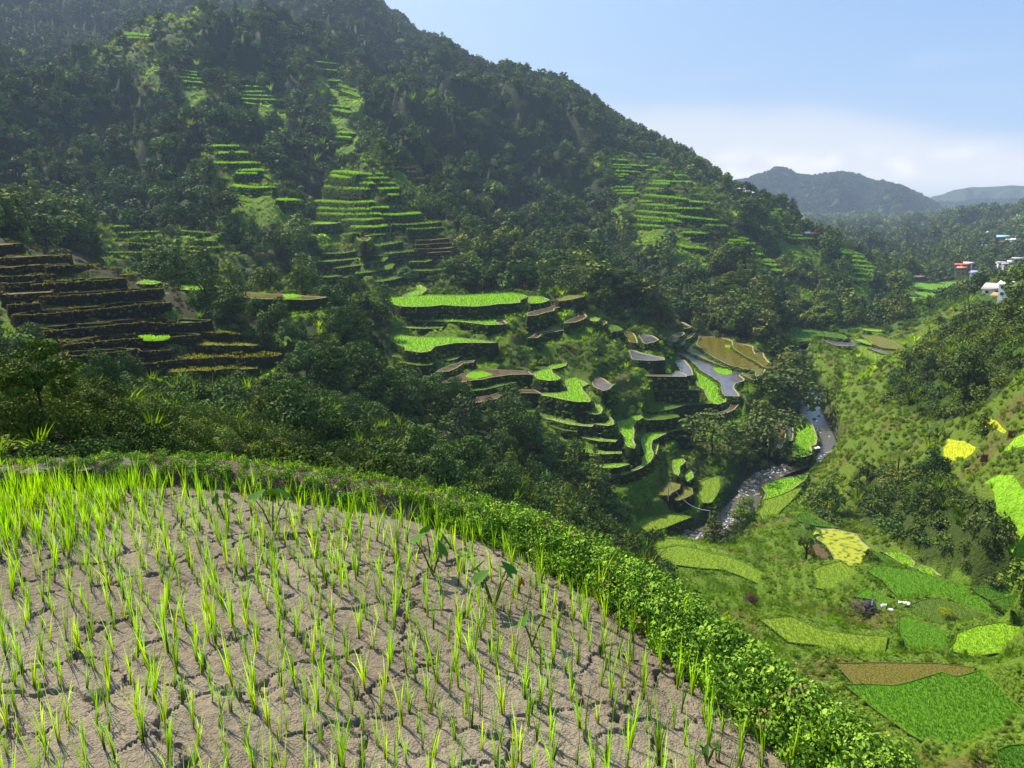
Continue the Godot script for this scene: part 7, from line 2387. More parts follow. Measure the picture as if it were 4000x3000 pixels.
	ledge("terrace_ledge", "sixteenth narrow green strip from the top of the terraced spur", "upper spur", "riceb", 4, 4, [-58.7, -4.3, -372.8, -55.5, -4.3, -372.6, -52.4, -4.4, -373.3, -49.5, -4.4, -375.1, -46.7, -4.2, -377.8, -43.9, -4, -381.4, -41.2, -3.8, -386.1])
	ledge("terrace_ledge", "seventeenth narrow green strip from the top of the terraced spur", "upper spur", "riceb", 4, 4, [-78.8, -6.9, -390.5, -74, -6.7, -381.9, -69.7, -6.6, -375.2, -65.9, -6.6, -370.6, -62.6, -6.4, -368, -59.6, -6.1, -367.4, -56.9, -5.9, -368.8])
	ledge("terrace_ledge", "eighteenth narrow green strip from the top of the terraced spur", "upper spur", "riceb", 4, 4, [-72.5, -9.6, -373, -68.5, -9.5, -366.9, -64.8, -9.4, -362.6, -61.6, -9.3, -360, -58.6, -9.3, -359.1, -56, -9, -360, -53.6, -8.7, -362.7])
	ledge("grassy_terrace", "first of the long hedged steps, counted down, below the terraced spur", "lower spur", "grass", 4.5, 4, [-51.9, -8.1, -364.6, -49, -8.2, -365.3, -46.1, -8.2, -366.6, -43.3, -8.2, -368.6, -40.6, -8, -371.2, -37.9, -7.9, -374.5, -35.2, -7.7, -378.4, -32.5, -7.4, -383.1])
	ledge("grassy_terrace", "second of the long hedged steps, counted down, below the terraced spur", "lower spur", "grass", 4.5, 4, [-44.8, -10, -362.4, -42, -10.1, -363.5, -39.2, -10.1, -365.3, -36.4, -10, -367.8, -33.7, -9.8, -370.9, -31, -9.7, -374.8])
	ledge("grassy_terrace", "third of the long hedged steps, counted down, below the terraced spur", "lower spur", "grass", 4.5, 4, [-82.8, -12, -343.3, -85, -12.9, -365.4, -84.9, -13.5, -379.3, -82.8, -13.7, -384.8, -78.9, -13.3, -382, -73.3, -12.5, -370.7, -66.4, -11.4, -351.1])
	ledge("grassy_terrace", "fourth of the long hedged steps, counted down, below the terraced spur", "lower spur", "grass", 4.5, 4, [-60.3, -12.4, -349.1, -56.9, -12.1, -351.3, -53.5, -11.9, -353.4])
	ledge("grassy_terrace", "fifth of the long hedged steps, counted down, below the terraced spur", "lower spur", "grass", 4.5, 4, [-54.9, -15.9, -338.8, -51.9, -15.6, -342, -48.9, -15.2, -345.1, -45.9, -14.7, -348.2])
	ledge("grassy_terrace", "sixth of the long hedged steps, counted down, below the terraced spur", "lower spur", "grass", 4.5, 4, [-42.7, -18, -340.5, -40.7, -18.1, -340.7, -38.6, -18.1, -341])
	ledge("grassy_terrace", "seventh of the long hedged steps, counted down, below the terraced spur", "lower spur", "grass", 4.5, 4, [-73.6, -18.5, -327.5, -71.1, -18.4, -328.3, -68.7, -18.3, -329.1, -66.2, -18.2, -330, -63.7, -17.8, -330.9, -61.3, -17.5, -331.8, -58.8, -17.1, -332.7, -56.3, -16.7, -333.6])
	ledge("grassy_terrace", "eighth of the long hedged steps, counted down, below the terraced spur", "lower spur", "grass", 4.5, 4, [-50.6, -18.8, -332.3, -47.7, -18.6, -334.7, -44.8, -18.4, -337.1, -41.9, -18.4, -339.5])
	ledge("grassy_terrace", "ninth of the long hedged steps, counted down, below the terraced spur", "lower spur", "grass", 4.5, 4, [-76.1, -20.6, -313.3, -74.1, -20.6, -314.9, -72, -20.7, -316.5, -69.9, -20.7, -318.1, -67.7, -20.7, -319.6, -65.5, -20.5, -321.1, -63.3, -20.4, -322.5, -61.1, -20.3, -323.9, -58.9, -19.9, -325.2, -56.6, -19.6, -326.5, -54.3, -19.3, -327.8, -51.9, -19.3, -329, -49.6, -19.2, -330.1])
	ledge("grassy_terrace", "tenth of the long hedged steps, counted down, below the terraced spur", "lower spur", "grass", 4.5, 4, [-40.3, -21.7, -328.7, -37.5, -21.7, -329.6, -34.7, -21.8, -330.4, -32.1, -21.1, -331.1])
	ledge("grassy_terrace", "eleventh of the long hedged steps, counted down, below the terraced spur", "lower spur", "grass", 4.5, 4, [-67.5, -23, -313.5, -64.8, -22.7, -313.3, -62.2, -22.4, -313.7, -59.8, -22.2, -314.7, -57.4, -22, -316.3, -55.1, -21.7, -318.5, -52.9, -21.4, -321.2, -50.7, -21.1, -324.5, -49, -19.8, -328.4])
	ledge("grassy_terrace", "twelfth of the long hedged steps, counted down, below the terraced spur", "lower spur", "grass", 4.5, 4, [-57.4, -24.4, -307.3, -55.1, -24.1, -308.1, -52.9, -23.9, -309.6, -50.8, -23.7, -311.9, -48.8, -23.6, -314.9, -46.8, -23.5, -318.7, -45.7, -22, -323.1])
	ledge("grassy_terrace", "thirteenth of the long hedged steps, counted down, below the terraced spur", "lower spur", "grass", 4.5, 4, [-38.9, -24.4, -319.5, -36.1, -24.3, -319.1, -33.4, -24.3, -318.8, -30.6, -24.3, -318.6, -27.9, -24, -318.5, -25.2, -23.8, -318.5])
	ledge("grassy_terrace", "fourteenth of the long hedged steps, counted down, below the terraced spur", "lower spur", "grass", 4.5, 4, [-72.1, -24.4, -294.5, -70.2, -24.7, -296.5, -68.3, -24.9, -298.5, -66.3, -25.1, -300.4, -64.3, -25, -302.4, -62.3, -25, -304.2])
	ledge("grassy_terrace", "fifteenth of the long hedged steps, counted down, below the terraced spur", "lower spur", "grass", 4.5, 4, [-47.4, -26.6, -300, -45, -26.4, -303.8, -42.5, -26.1, -307.6, -40, -25.6, -311.3])
	ledge("dry_terrace", "first brown ledge, counted down, on the right flank of the spur", "brown spur", "soil", 3, 3, [-67.7, 24.1, -487.4, -65.7, 24.3, -494.3, -63.6, 24.5, -501.2])
	ledge("dry_terrace", "second brown ledge, counted down, on the right flank of the spur", "brown spur", "soil", 3, 3, [-62.7, 19.5, -465.3, -60.3, 20.2, -484.5, -57.5, 20.9, -503.6])
	ledge("dry_terrace", "third brown ledge, counted down, on the right flank of the spur", "brown spur", "soil", 3, 3, [-59.9, 17.6, -470.4, -57, 18, -485.2, -53.8, 18.4, -500.1])
	ledge("dry_terrace", "fourth brown ledge, counted down, on the right flank of the spur", "brown spur", "soil", 3, 3, [-55.5, 13.8, -462.8, -52.9, 14.2, -478, -50, 14.6, -493.3])
	ledge("dry_terrace", "fifth brown ledge, counted down, on the right flank of the spur", "brown spur", "soil", 3, 3, [-40.2, -14.3, -352.3, -37, -14.3, -353.3, -33.8, -14.3, -355, -30.6, -14.1, -357.5, -27.5, -13.9, -360.7])
	ledge("dry_terrace", "sixth brown ledge, counted down, on the right flank of the spur", "brown spur", "soil", 3, 3, [-41.2, -16, -346.9, -38.1, -15.9, -348.1, -35.1, -15.8, -349.4, -32, -15.7, -350.9, -29, -15.6, -352.6, -25.9, -15.6, -354.4])
	ledge("dry_terrace", "seventh brown ledge, counted down, on the right flank of the spur", "brown spur", "soil", 3, 3, [-40, -17.4, -343.4, -37.2, -17.4, -343.5, -34.5, -17.4, -343.9, -31.7, -17.5, -344.7, -29, -17.4, -345.8, -26.3, -17.2, -347.3, -23.6, -17, -349.1])
	ledge("dry_terrace", "eighth brown ledge, counted down, on the right flank of the spur", "brown spur", "soil", 3, 3, [-34.3, -18.8, -339.5, -31.3, -18.6, -340.3, -28.2, -18.5, -341.2, -25.2, -18.4, -342.2, -22.1, -18.2, -343.4])
	ledge("terrace_ledge", "first strip, counted down, on the left spur with a bare bank", "left spur", "riceb", 4, 4, [-190.9, 76, -608.3, -187.4, 76.5, -611.6, -184.1, 77.1, -616, -181.1, 77.8, -621.5, -178.3, 78.6, -628])
	ledge("terrace_ledge", "second strip, counted down, on the left spur with a bare bank", "left spur", "riceb", 4, 4, [-186.4, 70.1, -596.4, -182.8, 70.4, -600.4, -179.2, 70.7, -604.7, -175.6, 71, -609.1, -172, 71.4, -613.8, -168.3, 71.8, -618.8, -164.7, 72.1, -623.9])
	ledge("terrace_ledge", "third strip, counted down, on the left spur with a bare bank", "left spur", "riceb", 4, 4, [-160, 29.9, -451.8, -154.6, 29.6, -447.9, -150, 29.5, -446.1, -146.1, 29.5, -446.6, -143, 29.7, -449.3])
	ledge("terrace_ledge", "fourth strip, counted down, on the left spur with a bare bank", "left spur", "riceb", 4, 4, [-150.6, 25.3, -436.1, -146.5, 25.3, -433.7, -143, 25.3, -433.2, -140.2, 25.5, -434.8, -138, 25.8, -438.3, -136.4, 26.1, -443.8])
	ledge("terrace_ledge", "fifth strip, counted down, on the left spur with a bare bank", "left spur", "riceb", 4, 4, [-148.8, 20, -422.9, -144.3, 19.8, -419, -140.3, 19.7, -416.7, -137, 19.7, -416.2, -134.2, 19.7, -417.4, -131.9, 19.9, -420.4, -130.2, 20.1, -425.1, -128.9, 20.3, -431.5])
	ledge("terrace_ledge", "sixth strip, counted down, on the left spur with a bare bank", "left spur", "riceb", 4, 4, [-131.3, 15.9, -405.3, -127.4, 15.8, -403.9, -124.9, 15.9, -407, -123.7, 16.2, -414.6, -123.7, 16.6, -426.9])
	ledge("terrace_ledge", "seventh strip, counted down, on the left spur with a bare bank", "left spur", "riceb", 4, 4, [-128.9, 14.2, -397.6, -126.1, 14.2, -399.1, -123.2, 14.2, -400.5, -120.3, 14.3, -401.9])
	ledge("terrace_ledge", "eighth strip, counted down, on the left spur with a bare bank", "left spur", "riceb", 4, 4, [-126.6, 8.4, -380.2, -122.1, 8, -375.3, -118.1, 7.6, -371.6, -114.5, 7.3, -369, -111.2, 7.2, -367.6, -108.3, 7.3, -367.3, -105.7, 7.4, -368.2, -103.5, 7.5, -370.3])
	ledge("terrace_ledge", "ninth strip, counted down, on the left spur with a bare bank", "left spur", "riceb", 4, 4, [-96.2, 2, -352.7, -97.5, 2, -368.9, -98.6, 2, -385.1, -99.4, 1.9, -401.3])
	ledge("terrace_ledge", "first thin green ledge, counted down, at the right end of the mountain", "far right spur", "riceb", 3.5, 4, [105.2, 37.6, -678.6, 111.7, 38, -689.1, 118.3, 38.3, -699.4])
	ledge("terrace_ledge", "second thin green ledge, counted down, at the right end of the mountain", "far right spur", "riceb", 3.5, 4, [103.5, 34.9, -667, 111.8, 34.7, -678, 120.4, 34.5, -688.9])
	ledge("terrace_ledge", "third thin green ledge, counted down, at the right end of the mountain", "far right spur", "riceb", 3.5, 4, [70.9, 30.4, -610.4, 77.1, 30.1, -612.4, 83.4, 29.8, -614.4])
	ledge("terrace_ledge", "fourth thin green ledge, counted down, at the right end of the mountain", "far right spur", "riceb", 3.5, 4, [70.5, 26.3, -600.9, 75.4, 26.1, -599.3, 80.7, 26, -601, 86.6, 26, -605.9, 93, 26.1, -614.2, 100, 26.3, -625.7])
	ledge("terrace_ledge", "fifth thin green ledge, counted down, at the right end of the mountain", "far right spur", "riceb", 3.5, 4, [70, 24.2, -595.6, 75, 24.2, -596.2, 80.1, 24.1, -596.8, 85.1, 24, -597.3])
	ledge("terrace_ledge", "sixth thin green ledge, counted down, at the right end of the mountain", "far right spur", "riceb", 3.5, 4, [97.2, 23.1, -607.4, 102.4, 23, -614.9, 107.7, 22.9, -622.4])
	ledge("terrace_ledge", "seventh thin green ledge, counted down, at the right end of the mountain", "far right spur", "riceb", 3.5, 4, [72.5, 21.8, -589, 77.9, 21.5, -589.6, 83.3, 21.2, -590.1, 88.8, 20.9, -590.5])
	ledge("terrace_ledge", "eighth thin green ledge, counted down, at the right end of the mountain", "far right spur", "riceb", 3.5, 4, [71.3, 19.2, -584.2, 75.6, 19, -582.7, 79.8, 18.8, -581.3])
	ledge("terrace_ledge", "ninth thin green ledge, counted down, at the right end of the mountain", "far right spur", "riceb", 3.5, 4, [108.3, 19.1, -602.4, 116.2, 19.3, -613.6, 124.2, 19.5, -624.8, 132.4, 19.7, -635.8])
	ledge("terrace_ledge", "tenth thin green ledge, counted down, at the right end of the mountain", "far right spur", "riceb", 3.5, 4, [69.1, 17.8, -581.5, 72.7, 17.6, -580.2, 76.4, 17.4, -578.9])
	ledge("terrace_ledge", "eleventh thin green ledge, counted down, at the right end of the mountain", "far right spur", "riceb", 3.5, 4, [68.7, 15.6, -577.8, 71.9, 15.4, -575.7, 75.1, 15.2, -573.6])
	ledge("terrace_ledge", "twelfth thin green ledge, counted down, at the right end of the mountain", "far right spur", "riceb", 3.5, 4, [93.7, 14.1, -561, 95.4, 13.7, -546, 98.1, 13.4, -538, 102, 13.3, -536.8, 107.2, 13.3, -542.4, 113.9, 13.5, -554.9, 122.3, 13.7, -574.1])
	ledge("terrace_ledge", "thirteenth thin green ledge, counted down, at the right end of the mountain", "far right spur", "riceb", 3.5, 4, [89.1, 12.5, -555.1, 91.6, 12.2, -544.7, 94, 11.9, -534.3, 96.2, 11.6, -523.9])
	ledge("terrace_ledge", "fourteenth thin green ledge, counted down, at the right end of the mountain", "far right spur", "riceb", 3.5, 4, [68.3, 10.6, -568.1, 72.2, 10.5, -564.7, 76.1, 10.3, -561.3, 79.9, 10.2, -557.9])
	ledge("terrace_ledge", "fifteenth thin green ledge, counted down, at the right end of the mountain", "far right spur", "riceb", 3.5, 4, [84.8, 9.1, -541.9, 87.3, 8.7, -528.7, 89.7, 8.4, -515.4])
	ledge("terrace_ledge", "sixteenth thin green ledge, counted down, at the right end of the mountain", "far right spur", "riceb", 3.5, 4, [67.7, 8.1, -562.7, 71.6, 8.1, -559.1, 75.4, 8.1, -555.4, 79.1, 8, -551.7])
	ledge("terrace_ledge", "seventeenth thin green ledge, counted down, at the right end of the mountain", "far right spur", "riceb", 3.5, 4, [69.1, 6.3, -558.2, 72.8, 6.3, -552.7, 76.5, 6.2, -547.3, 80.1, 6.2, -541.8])
	ledge("terrace_ledge", "eighteenth thin green ledge, counted down, at the right end of the mountain", "far right spur", "riceb", 3.5, 4, [81.7, 4.9, -525.1, 84, 4.5, -513.4, 86.5, 4.1, -504, 89.2, 3.7, -496.8, 92.3, 3.3, -491.9, 95.7, 2.9, -489.2, 99.5, 2.5, -488.7, 103.8, 2.1, -490.4])
	ledge("terrace_ledge", "nineteenth thin green ledge, counted down, at the right end of the mountain", "far right spur", "riceb", 3.5, 4, [77.6, 1.3, -520, 79.5, 1.2, -512, 81.3, 1.1, -504])
	ledge("terrace_ledge", "twentieth thin green ledge, counted down, at the right end of the mountain", "far right spur", "riceb", 3.5, 4, [103, 1.1, -486.1, 108.7, 0.8, -490.2, 114.5, 0.6, -494.2])
	ledge("terrace_ledge", "twenty first thin green ledge, counted down, at the right end of the mountain", "far right spur", "riceb", 3.5, 4, [77.8, -0.6, -509.5, 80.8, -0.8, -498.8, 84.1, -1, -490.6, 87.7, -1.2, -485, 91.6, -1.5, -481.9])
	ledge("terrace_ledge", "twenty second thin green ledge, counted down, at the right end of the mountain", "far right spur", "riceb", 3.5, 4, [82.3, -2.6, -489.2, 85.7, -2.6, -484.4, 89.2, -2.6, -480.8, 92.9, -2.7, -478.4, 96.8, -2.7, -477.2, 100.9, -2.8, -477.1, 105.2, -2.9, -478.2, 109.9, -3, -480.4])
	ledge("terrace_ledge", "twenty third thin green ledge, counted down, at the right end of the mountain", "far right spur", "riceb", 3.5, 4, [73.7, -4.5, -503.5, 76.7, -4.7, -494.3, 79.8, -5, -486.7, 83, -5.2, -480.6, 86.5, -5.4, -476, 90.1, -5.7, -473, 94, -6, -471.5])
	ledge("terrace_ledge", "twenty fourth thin green ledge, counted down, at the right end of the mountain", "far right spur", "riceb", 3.5, 4, [70.3, -7.3, -502.7, 73.1, -7.5, -492.8, 76, -7.8, -484.6, 79, -8, -478, 82.2, -8.2, -473, 85.6, -8.4, -469.6, 89.3, -8.7, -467.9])
	ledge("terrace_ledge", "twenty fifth thin green ledge, counted down, at the right end of the mountain", "far right spur", "riceb", 3.5, 4, [88.6, -6.7, -472.9, 91.8, -7, -469.4, 95.3, -7.3, -466.9, 98.9, -7.6, -465.6, 102.8, -8, -465.4, 106.9, -8.4, -466.4, 111.3, -8.8, -468.4, 116, -9.3, -471.6])
	ledge("terrace_ledge", "twenty sixth thin green ledge, counted down, at the right end of the mountain", "far right spur", "riceb", 3.5, 4, [72.5, -9.1, -487.1, 75.8, -9.3, -480.8, 79, -9.5, -474.5, 82.1, -9.7, -468.2])
	ledge("terrace_ledge", "twenty seventh thin green ledge, counted down, at the right end of the mountain", "far right spur", "riceb", 3.5, 4, [84.2, -9.2, -468.4, 88.8, -9.5, -465.4, 93.3, -9.8, -462.3])
	ledge("terrace_ledge", "twenty eighth thin green ledge, counted down, at the right end of the mountain", "far right spur", "riceb", 3.5, 4, [69.2, -12, -485.6, 72.5, -12.1, -477.2, 75.8, -12.2, -470.4, 79.4, -12.3, -465.2, 83.1, -12.5, -461.6])
	ledge("terrace_ledge", "twenty ninth thin green ledge, counted down, at the right end of the mountain", "far right spur", "riceb", 3.5, 4, [108.7, -11.7, -460.1, 114.8, -12, -466, 120.9, -12.3, -471.7])
	ledge("terrace_ledge", "thirtieth thin green ledge, counted down, at the right end of the mountain", "far right spur", "riceb", 3.5, 4, [91.2, -15.1, -450.4, 94.5, -15.1, -448.3, 98.1, -15.2, -447.6, 101.9, -15.4, -448.1, 106.1, -15.6, -449.9])
	ledge("terrace_ledge", "thirty first thin green ledge, counted down, at the right end of the mountain", "far right spur", "riceb", 3.5, 4, [128.7, -18.9, -468.4, 131.9, -19.4, -471.3, 135.1, -19.9, -474.1])
	ledge("terrace_ledge", "thirty second thin green ledge, counted down, at the right end of the mountain", "far right spur", "riceb", 3.5, 4, [120.5, -19.5, -454.6, 125.6, -19.9, -461.2, 130.7, -20.4, -467.9])
	ledge("terrace_ledge", "thirty third thin green ledge, counted down, at the right end of the mountain", "far right spur", "riceb", 3.5, 4, [118.7, -20.7, -449.5, 124.4, -21.2, -456.9, 130.2, -21.6, -463.9, 136.1, -22, -470.7, 141.9, -22.4, -477.2])
	ledge("terrace_ledge", "thirty fourth thin green ledge, counted down, at the right end of the mountain", "far right spur", "riceb", 3.5, 4, [83.9, -20.8, -436.8, 87, -21.2, -433.5, 90.2, -21.8, -431, 93.6, -22.1, -429.3, 97.2, -22.4, -428.3, 100.9, -22.7, -428.2])
	ledge("terrace_ledge", "thirty fifth thin green ledge, counted down, at the right end of the mountain", "far right spur", "riceb", 3.5, 4, [119.8, -23.1, -443.6, 127.1, -23.9, -453.1, 134.7, -24.7, -462.5])
	ledge("terrace_ledge", "thirty sixth thin green ledge, counted down, at the right end of the mountain", "far right spur", "riceb", 3.5, 4, [129.4, -26.4, -449.2, 134.6, -26.9, -455.7, 139.9, -27.5, -462.2])
	ledge("terrace_ledge", "thirty seventh thin green ledge, counted down, at the right end of the mountain", "far right spur", "riceb", 3.5, 4, [137.5, -30.2, -450.2, 141.5, -30.8, -454.1, 145.5, -31.5, -458])
	ledge("terrace_ledge", "thirty eighth thin green ledge, counted down, at the right end of the mountain", "far right spur", "riceb", 3.5, 4, [137.4, -32.1, -443, 140.9, -32.5, -447, 144.5, -33, -450.9])
	ledge("terrace_ledge", "thirty ninth thin green ledge, counted down, at the right end of the mountain", "far right spur", "riceb", 3.5, 4, [137.8, -34.2, -435.8, 143, -34.8, -440.6, 148.3, -35.5, -445.3])
	ledge("terrace_ledge", "first green step, counted down, on the wooded spur above the valley", "lower right spur", "riceb", 3, 4, [171.2, -4, -557.9, 175.1, -4.1, -556.7, 178.9, -4.2, -555.5])
	ledge("terrace_ledge", "second green step, counted down, on the wooded spur above the valley", "lower right spur", "riceb", 3, 4, [168.5, -6.5, -548.5, 173.5, -6.6, -551, 178.4, -6.7, -553.4])
	ledge("terrace_ledge", "third green step, counted down, on the wooded spur above the valley", "lower right spur", "riceb", 3, 4, [164.8, -16.8, -506.7, 167, -17, -506.8, 169.1, -17.2, -506.9])
	ledge("terrace_ledge", "fourth green step, counted down, on the wooded spur above the valley", "lower right spur", "riceb", 3, 4, [169, -18.7, -503.1, 173, -18.9, -505.9, 176.9, -19.1, -508.8])
	ledge("terrace_ledge", "fifth green step, counted down, on the wooded spur above the valley", "lower right spur", "riceb", 3, 4, [165.7, -20.3, -499.9, 170.6, -20.5, -500.5, 176.5, -20.8, -504.1, 183.6, -21.3, -510.8, 192, -22, -520.4])
	ledge("terrace_ledge", "sixth green step, counted down, on the wooded spur above the valley", "lower right spur", "riceb", 3, 4, [197.4, -27.5, -508.9, 216.6, -30, -543.7, 236.5, -32.6, -578.2])
	ledge("terrace_ledge", "seventh green step, counted down, on the wooded spur above the valley", "lower right spur", "riceb", 3, 4, [203.3, -29.7, -512.6, 224, -32.3, -550.2, 245.3, -35, -587.5])
	ledge("terrace_ledge", "eighth green step, counted down, on the wooded spur above the valley", "lower right spur", "riceb", 3, 4, [220.3, -33.5, -532.4, 240, -36.3, -571.3, 260.1, -39.1, -610.1])
	ledge("terrace_ledge", "ninth green step, counted down, on the wooded spur above the valley", "lower right spur", "riceb", 3, 4, [139.9, -30.1, -453.9, 143.4, -30.5, -457.9, 146.9, -31, -462])
	ledge("terrace_ledge", "tenth green step, counted down, on the wooded spur above the valley", "lower right spur", "riceb", 3, 4, [212.1, -34.7, -514, 222.8, -36.2, -529.8, 233.6, -37.6, -545.4])
	ledge("terrace_ledge", "eleventh green step, counted down, on the wooded spur above the valley", "lower right spur", "riceb", 3, 4, [136.8, -31.8, -443.4, 141.1, -32.3, -447.9, 145.3, -32.9, -452.4])
	ledge("terrace_ledge", "twelfth green step, counted down, on the wooded spur above the valley", "lower right spur", "riceb", 3, 4, [203.6, -36.2, -494.4, 213.8, -37.5, -508, 224.1, -38.9, -521.6, 234.7, -40.3, -535])
	ledge("terrace_ledge", "thirteenth green step, counted down, on the wooded spur above the valley", "lower right spur", "riceb", 3, 4, [200.5, -37.1, -486.4, 205.5, -37.9, -491.9, 210.7, -38.7, -497.5])
	ledge("terrace_ledge", "fourteenth green step, counted down, on the wooded spur above the valley", "lower right spur", "riceb", 3, 4, [211.3, -39, -497.2, 219.1, -40.2, -507.1, 227, -41.4, -517])
	ledge("terrace_ledge", "fifteenth green step, counted down, on the wooded spur above the valley", "lower right spur", "riceb", 3, 4, [139.1, -34.1, -438.2, 142.7, -34.8, -440.7, 146.3, -35.4, -443.1])
	ledge("terrace_ledge", "sixteenth green step, counted down, on the wooded spur above the valley", "lower right spur", "riceb", 3, 4, [196, -39, -471.6, 203, -39.9, -479.5, 210.1, -40.8, -487.4])
	ledge("terrace_ledge", "seventeenth green step, counted down, on the wooded spur above the valley", "lower right spur", "riceb", 3, 4, [154.9, -37.2, -442.6, 155.8, -37.6, -441.5, 156.7, -38, -440.5])
	ledge("terrace_ledge", "eighteenth green step, counted down, on the wooded spur above the valley", "lower right spur", "riceb", 3, 4, [187.3, -40.7, -452.9, 195.3, -41.5, -459.9, 203.5, -42.3, -466.8])
	ledge("terrace_ledge", "nineteenth green step, counted down, on the wooded spur above the valley", "lower right spur", "riceb", 3, 4, [155.5, -40.3, -429.6, 156.7, -40.5, -429.1, 157.9, -40.8, -428.7])
	ledge("terrace_ledge", "first faint ledge, counted down, high on the hazy mountain", "upper mountain", "riceb", 4, 5, [-344.6, 143.5, -766.4, -324.8, 137.4, -735.5, -307.8, 132.3, -709.8, -293.4, 128.3, -689.4, -281.6, 125.2, -674.3, -272.2, 123, -664.6])
	ledge("terrace_ledge", "second faint ledge, counted down, high on the hazy mountain", "upper mountain", "riceb", 4, 5, [-304.4, 127.1, -693.3, -293.8, 125.1, -683.2, -283.2, 123, -673, -272.8, 121, -662.7])
	ledge("terrace_ledge", "third faint ledge, counted down, high on the hazy mountain", "upper mountain", "riceb", 4, 5, [-165, 116.8, -743.4, -160.7, 117.6, -753, -156.2, 118.4, -762.6, -151.5, 119.2, -772.1])
	ledge("terrace_ledge", "fourth faint ledge, counted down, high on the hazy mountain", "upper mountain", "riceb", 4, 5, [-162.4, 107.3, -718.4, -158.1, 108.1, -727, -153.7, 109, -735.7, -149.1, 109.8, -744.3])
	ledge("terrace_ledge", "fifth faint ledge, counted down, high on the hazy mountain", "upper mountain", "riceb", 4, 5, [-235.2, 91.8, -619.4, -230.1, 91.2, -619.2, -224.9, 90.6, -619.1])
	ledge("terrace_ledge", "sixth faint ledge, counted down, high on the hazy mountain", "upper mountain", "riceb", 4, 5, [-234, 89.1, -615.7, -228.4, 88.5, -615.7, -222.7, 88, -615.7])
	ledge("terrace_ledge", "seventh faint ledge, counted down, high on the hazy mountain", "upper mountain", "riceb", 4, 5, [-233.8, 86.4, -611.6, -229.2, 86, -611.3, -224.6, 85.5, -611, -219.9, 85.1, -610.6])
	ledge("terrace_ledge", "eighth faint ledge, counted down, high on the hazy mountain", "upper mountain", "riceb", 4, 5, [-147.4, 96.3, -701.8, -143.3, 96.2, -703.8, -139.1, 96.2, -705.7])
	ledge("terrace_ledge", "ninth faint ledge, counted down, high on the hazy mountain", "upper mountain", "riceb", 4, 5, [-230, 83, -606.9, -225.4, 82.6, -606.6, -220.8, 82.2, -606.2, -216.2, 81.8, -605.9])
	ledge("terrace_ledge", "tenth faint ledge, counted down, high on the hazy mountain", "upper mountain", "riceb", 4, 5, [-193.1, 81.2, -617.8, -189.8, 81.6, -622, -186.4, 81.9, -626.3, -183, 82.3, -630.5])
	ledge("terrace_ledge", "eleventh faint ledge, counted down, high on the hazy mountain", "upper mountain", "riceb", 4, 5, [-138.7, 91.3, -690, -130.5, 88.1, -680.2, -122.4, 85, -670.3])
	ledge("terrace_ledge", "twelfth faint ledge, counted down, high on the hazy mountain", "upper mountain", "riceb", 4, 5, [-132.7, 85.1, -671.7, -123.4, 81.2, -658.4, -114.4, 77.3, -645])
	ledge("terrace_ledge", "thirteenth faint ledge, counted down, high on the hazy mountain", "upper mountain", "riceb", 4, 5, [-190.4, 73.4, -602.6, -186.3, 73.6, -606.2, -182.2, 73.9, -610.3, -178.3, 74.3, -615.1, -174.4, 74.7, -620.4, -170.6, 75.1, -626.4])
	ledge("terrace_ledge", "fourteenth faint ledge, counted down, high on the hazy mountain", "upper mountain", "riceb", 4, 5, [-183.3, 66.8, -591, -179.5, 66.5, -593.1, -175.8, 66.2, -595.2])
	ledge("terrace_ledge", "fifteenth faint ledge, counted down, high on the hazy mountain", "upper mountain", "riceb", 4, 5, [-133.7, 69.1, -626.9, -128.2, 68.2, -622.9, -122.8, 67.3, -618.8, -117.4, 66.4, -614.7])
	ledge("terrace_ledge", "sixteenth faint ledge, counted down, high on the hazy mountain", "upper mountain", "riceb", 4, 5, [-127.8, 65.1, -615.1, -120.6, 63.2, -607.3, -113.5, 61.3, -599.3])
	ledge("terrace_ledge", "seventeenth faint ledge, counted down, high on the hazy mountain", "upper mountain", "riceb", 4, 5, [-116.3, 45.3, -561.2, -111.4, 44.8, -557.8, -106.5, 44.2, -554.3, -101.7, 43.7, -550.8])
	ledge("terrace_ledge", "eighteenth faint ledge, counted down, high on the hazy mountain", "upper mountain", "riceb", 4, 5, [-114, 41.8, -551.9, -108.1, 41, -547.2, -102.4, 40.2, -542.5])
	ledge("grassy_terrace", "first grassy ledge, counted down, on the sunny shrubby slope", "lower left slope", "grass", 2, 3, [-195, -4.6, -389, -192.3, -4.5, -389.6, -189.5, -4.3, -390.2])
	ledge("grassy_terrace", "second grassy ledge, counted down, on the sunny shrubby slope", "lower left slope", "grass", 2, 3, [-158.9, -8.1, -334.2, -159.3, -8.2, -340.6, -159.2, -8.3, -346, -158.6, -8.3, -350.5, -157.4, -8.4, -354.1])
	ledge("grassy_terrace", "third grassy ledge, counted down, on the sunny shrubby slope", "lower left slope", "grass", 2, 3, [-131.3, -9.5, -329.3, -127.3, -9.6, -326.2, -123.4, -9.7, -323.6, -119.8, -9.9, -321.4, -116.4, -10.1, -319.6])
	ledge("grassy_terrace", "fourth grassy ledge, counted down, on the sunny shrubby slope", "lower left slope", "grass", 2, 3, [-145.8, -9.8, -313.6, -145, -9.9, -317.2, -144, -9.9, -320.5, -142.8, -9.9, -323.4, -141.4, -9.9, -326.1, -139.9, -9.9, -328.4, -138.1, -9.8, -330.3])
	ledge("grassy_terrace", "fifth grassy ledge, counted down, on the sunny shrubby slope", "lower left slope", "grass", 2, 3, [-137.1, -11.8, -310.1, -135.4, -11.9, -312.2, -133.3, -12, -313.6, -131, -12.1, -314.4, -128.4, -12.2, -314.5, -125.5, -12.2, -314.1])
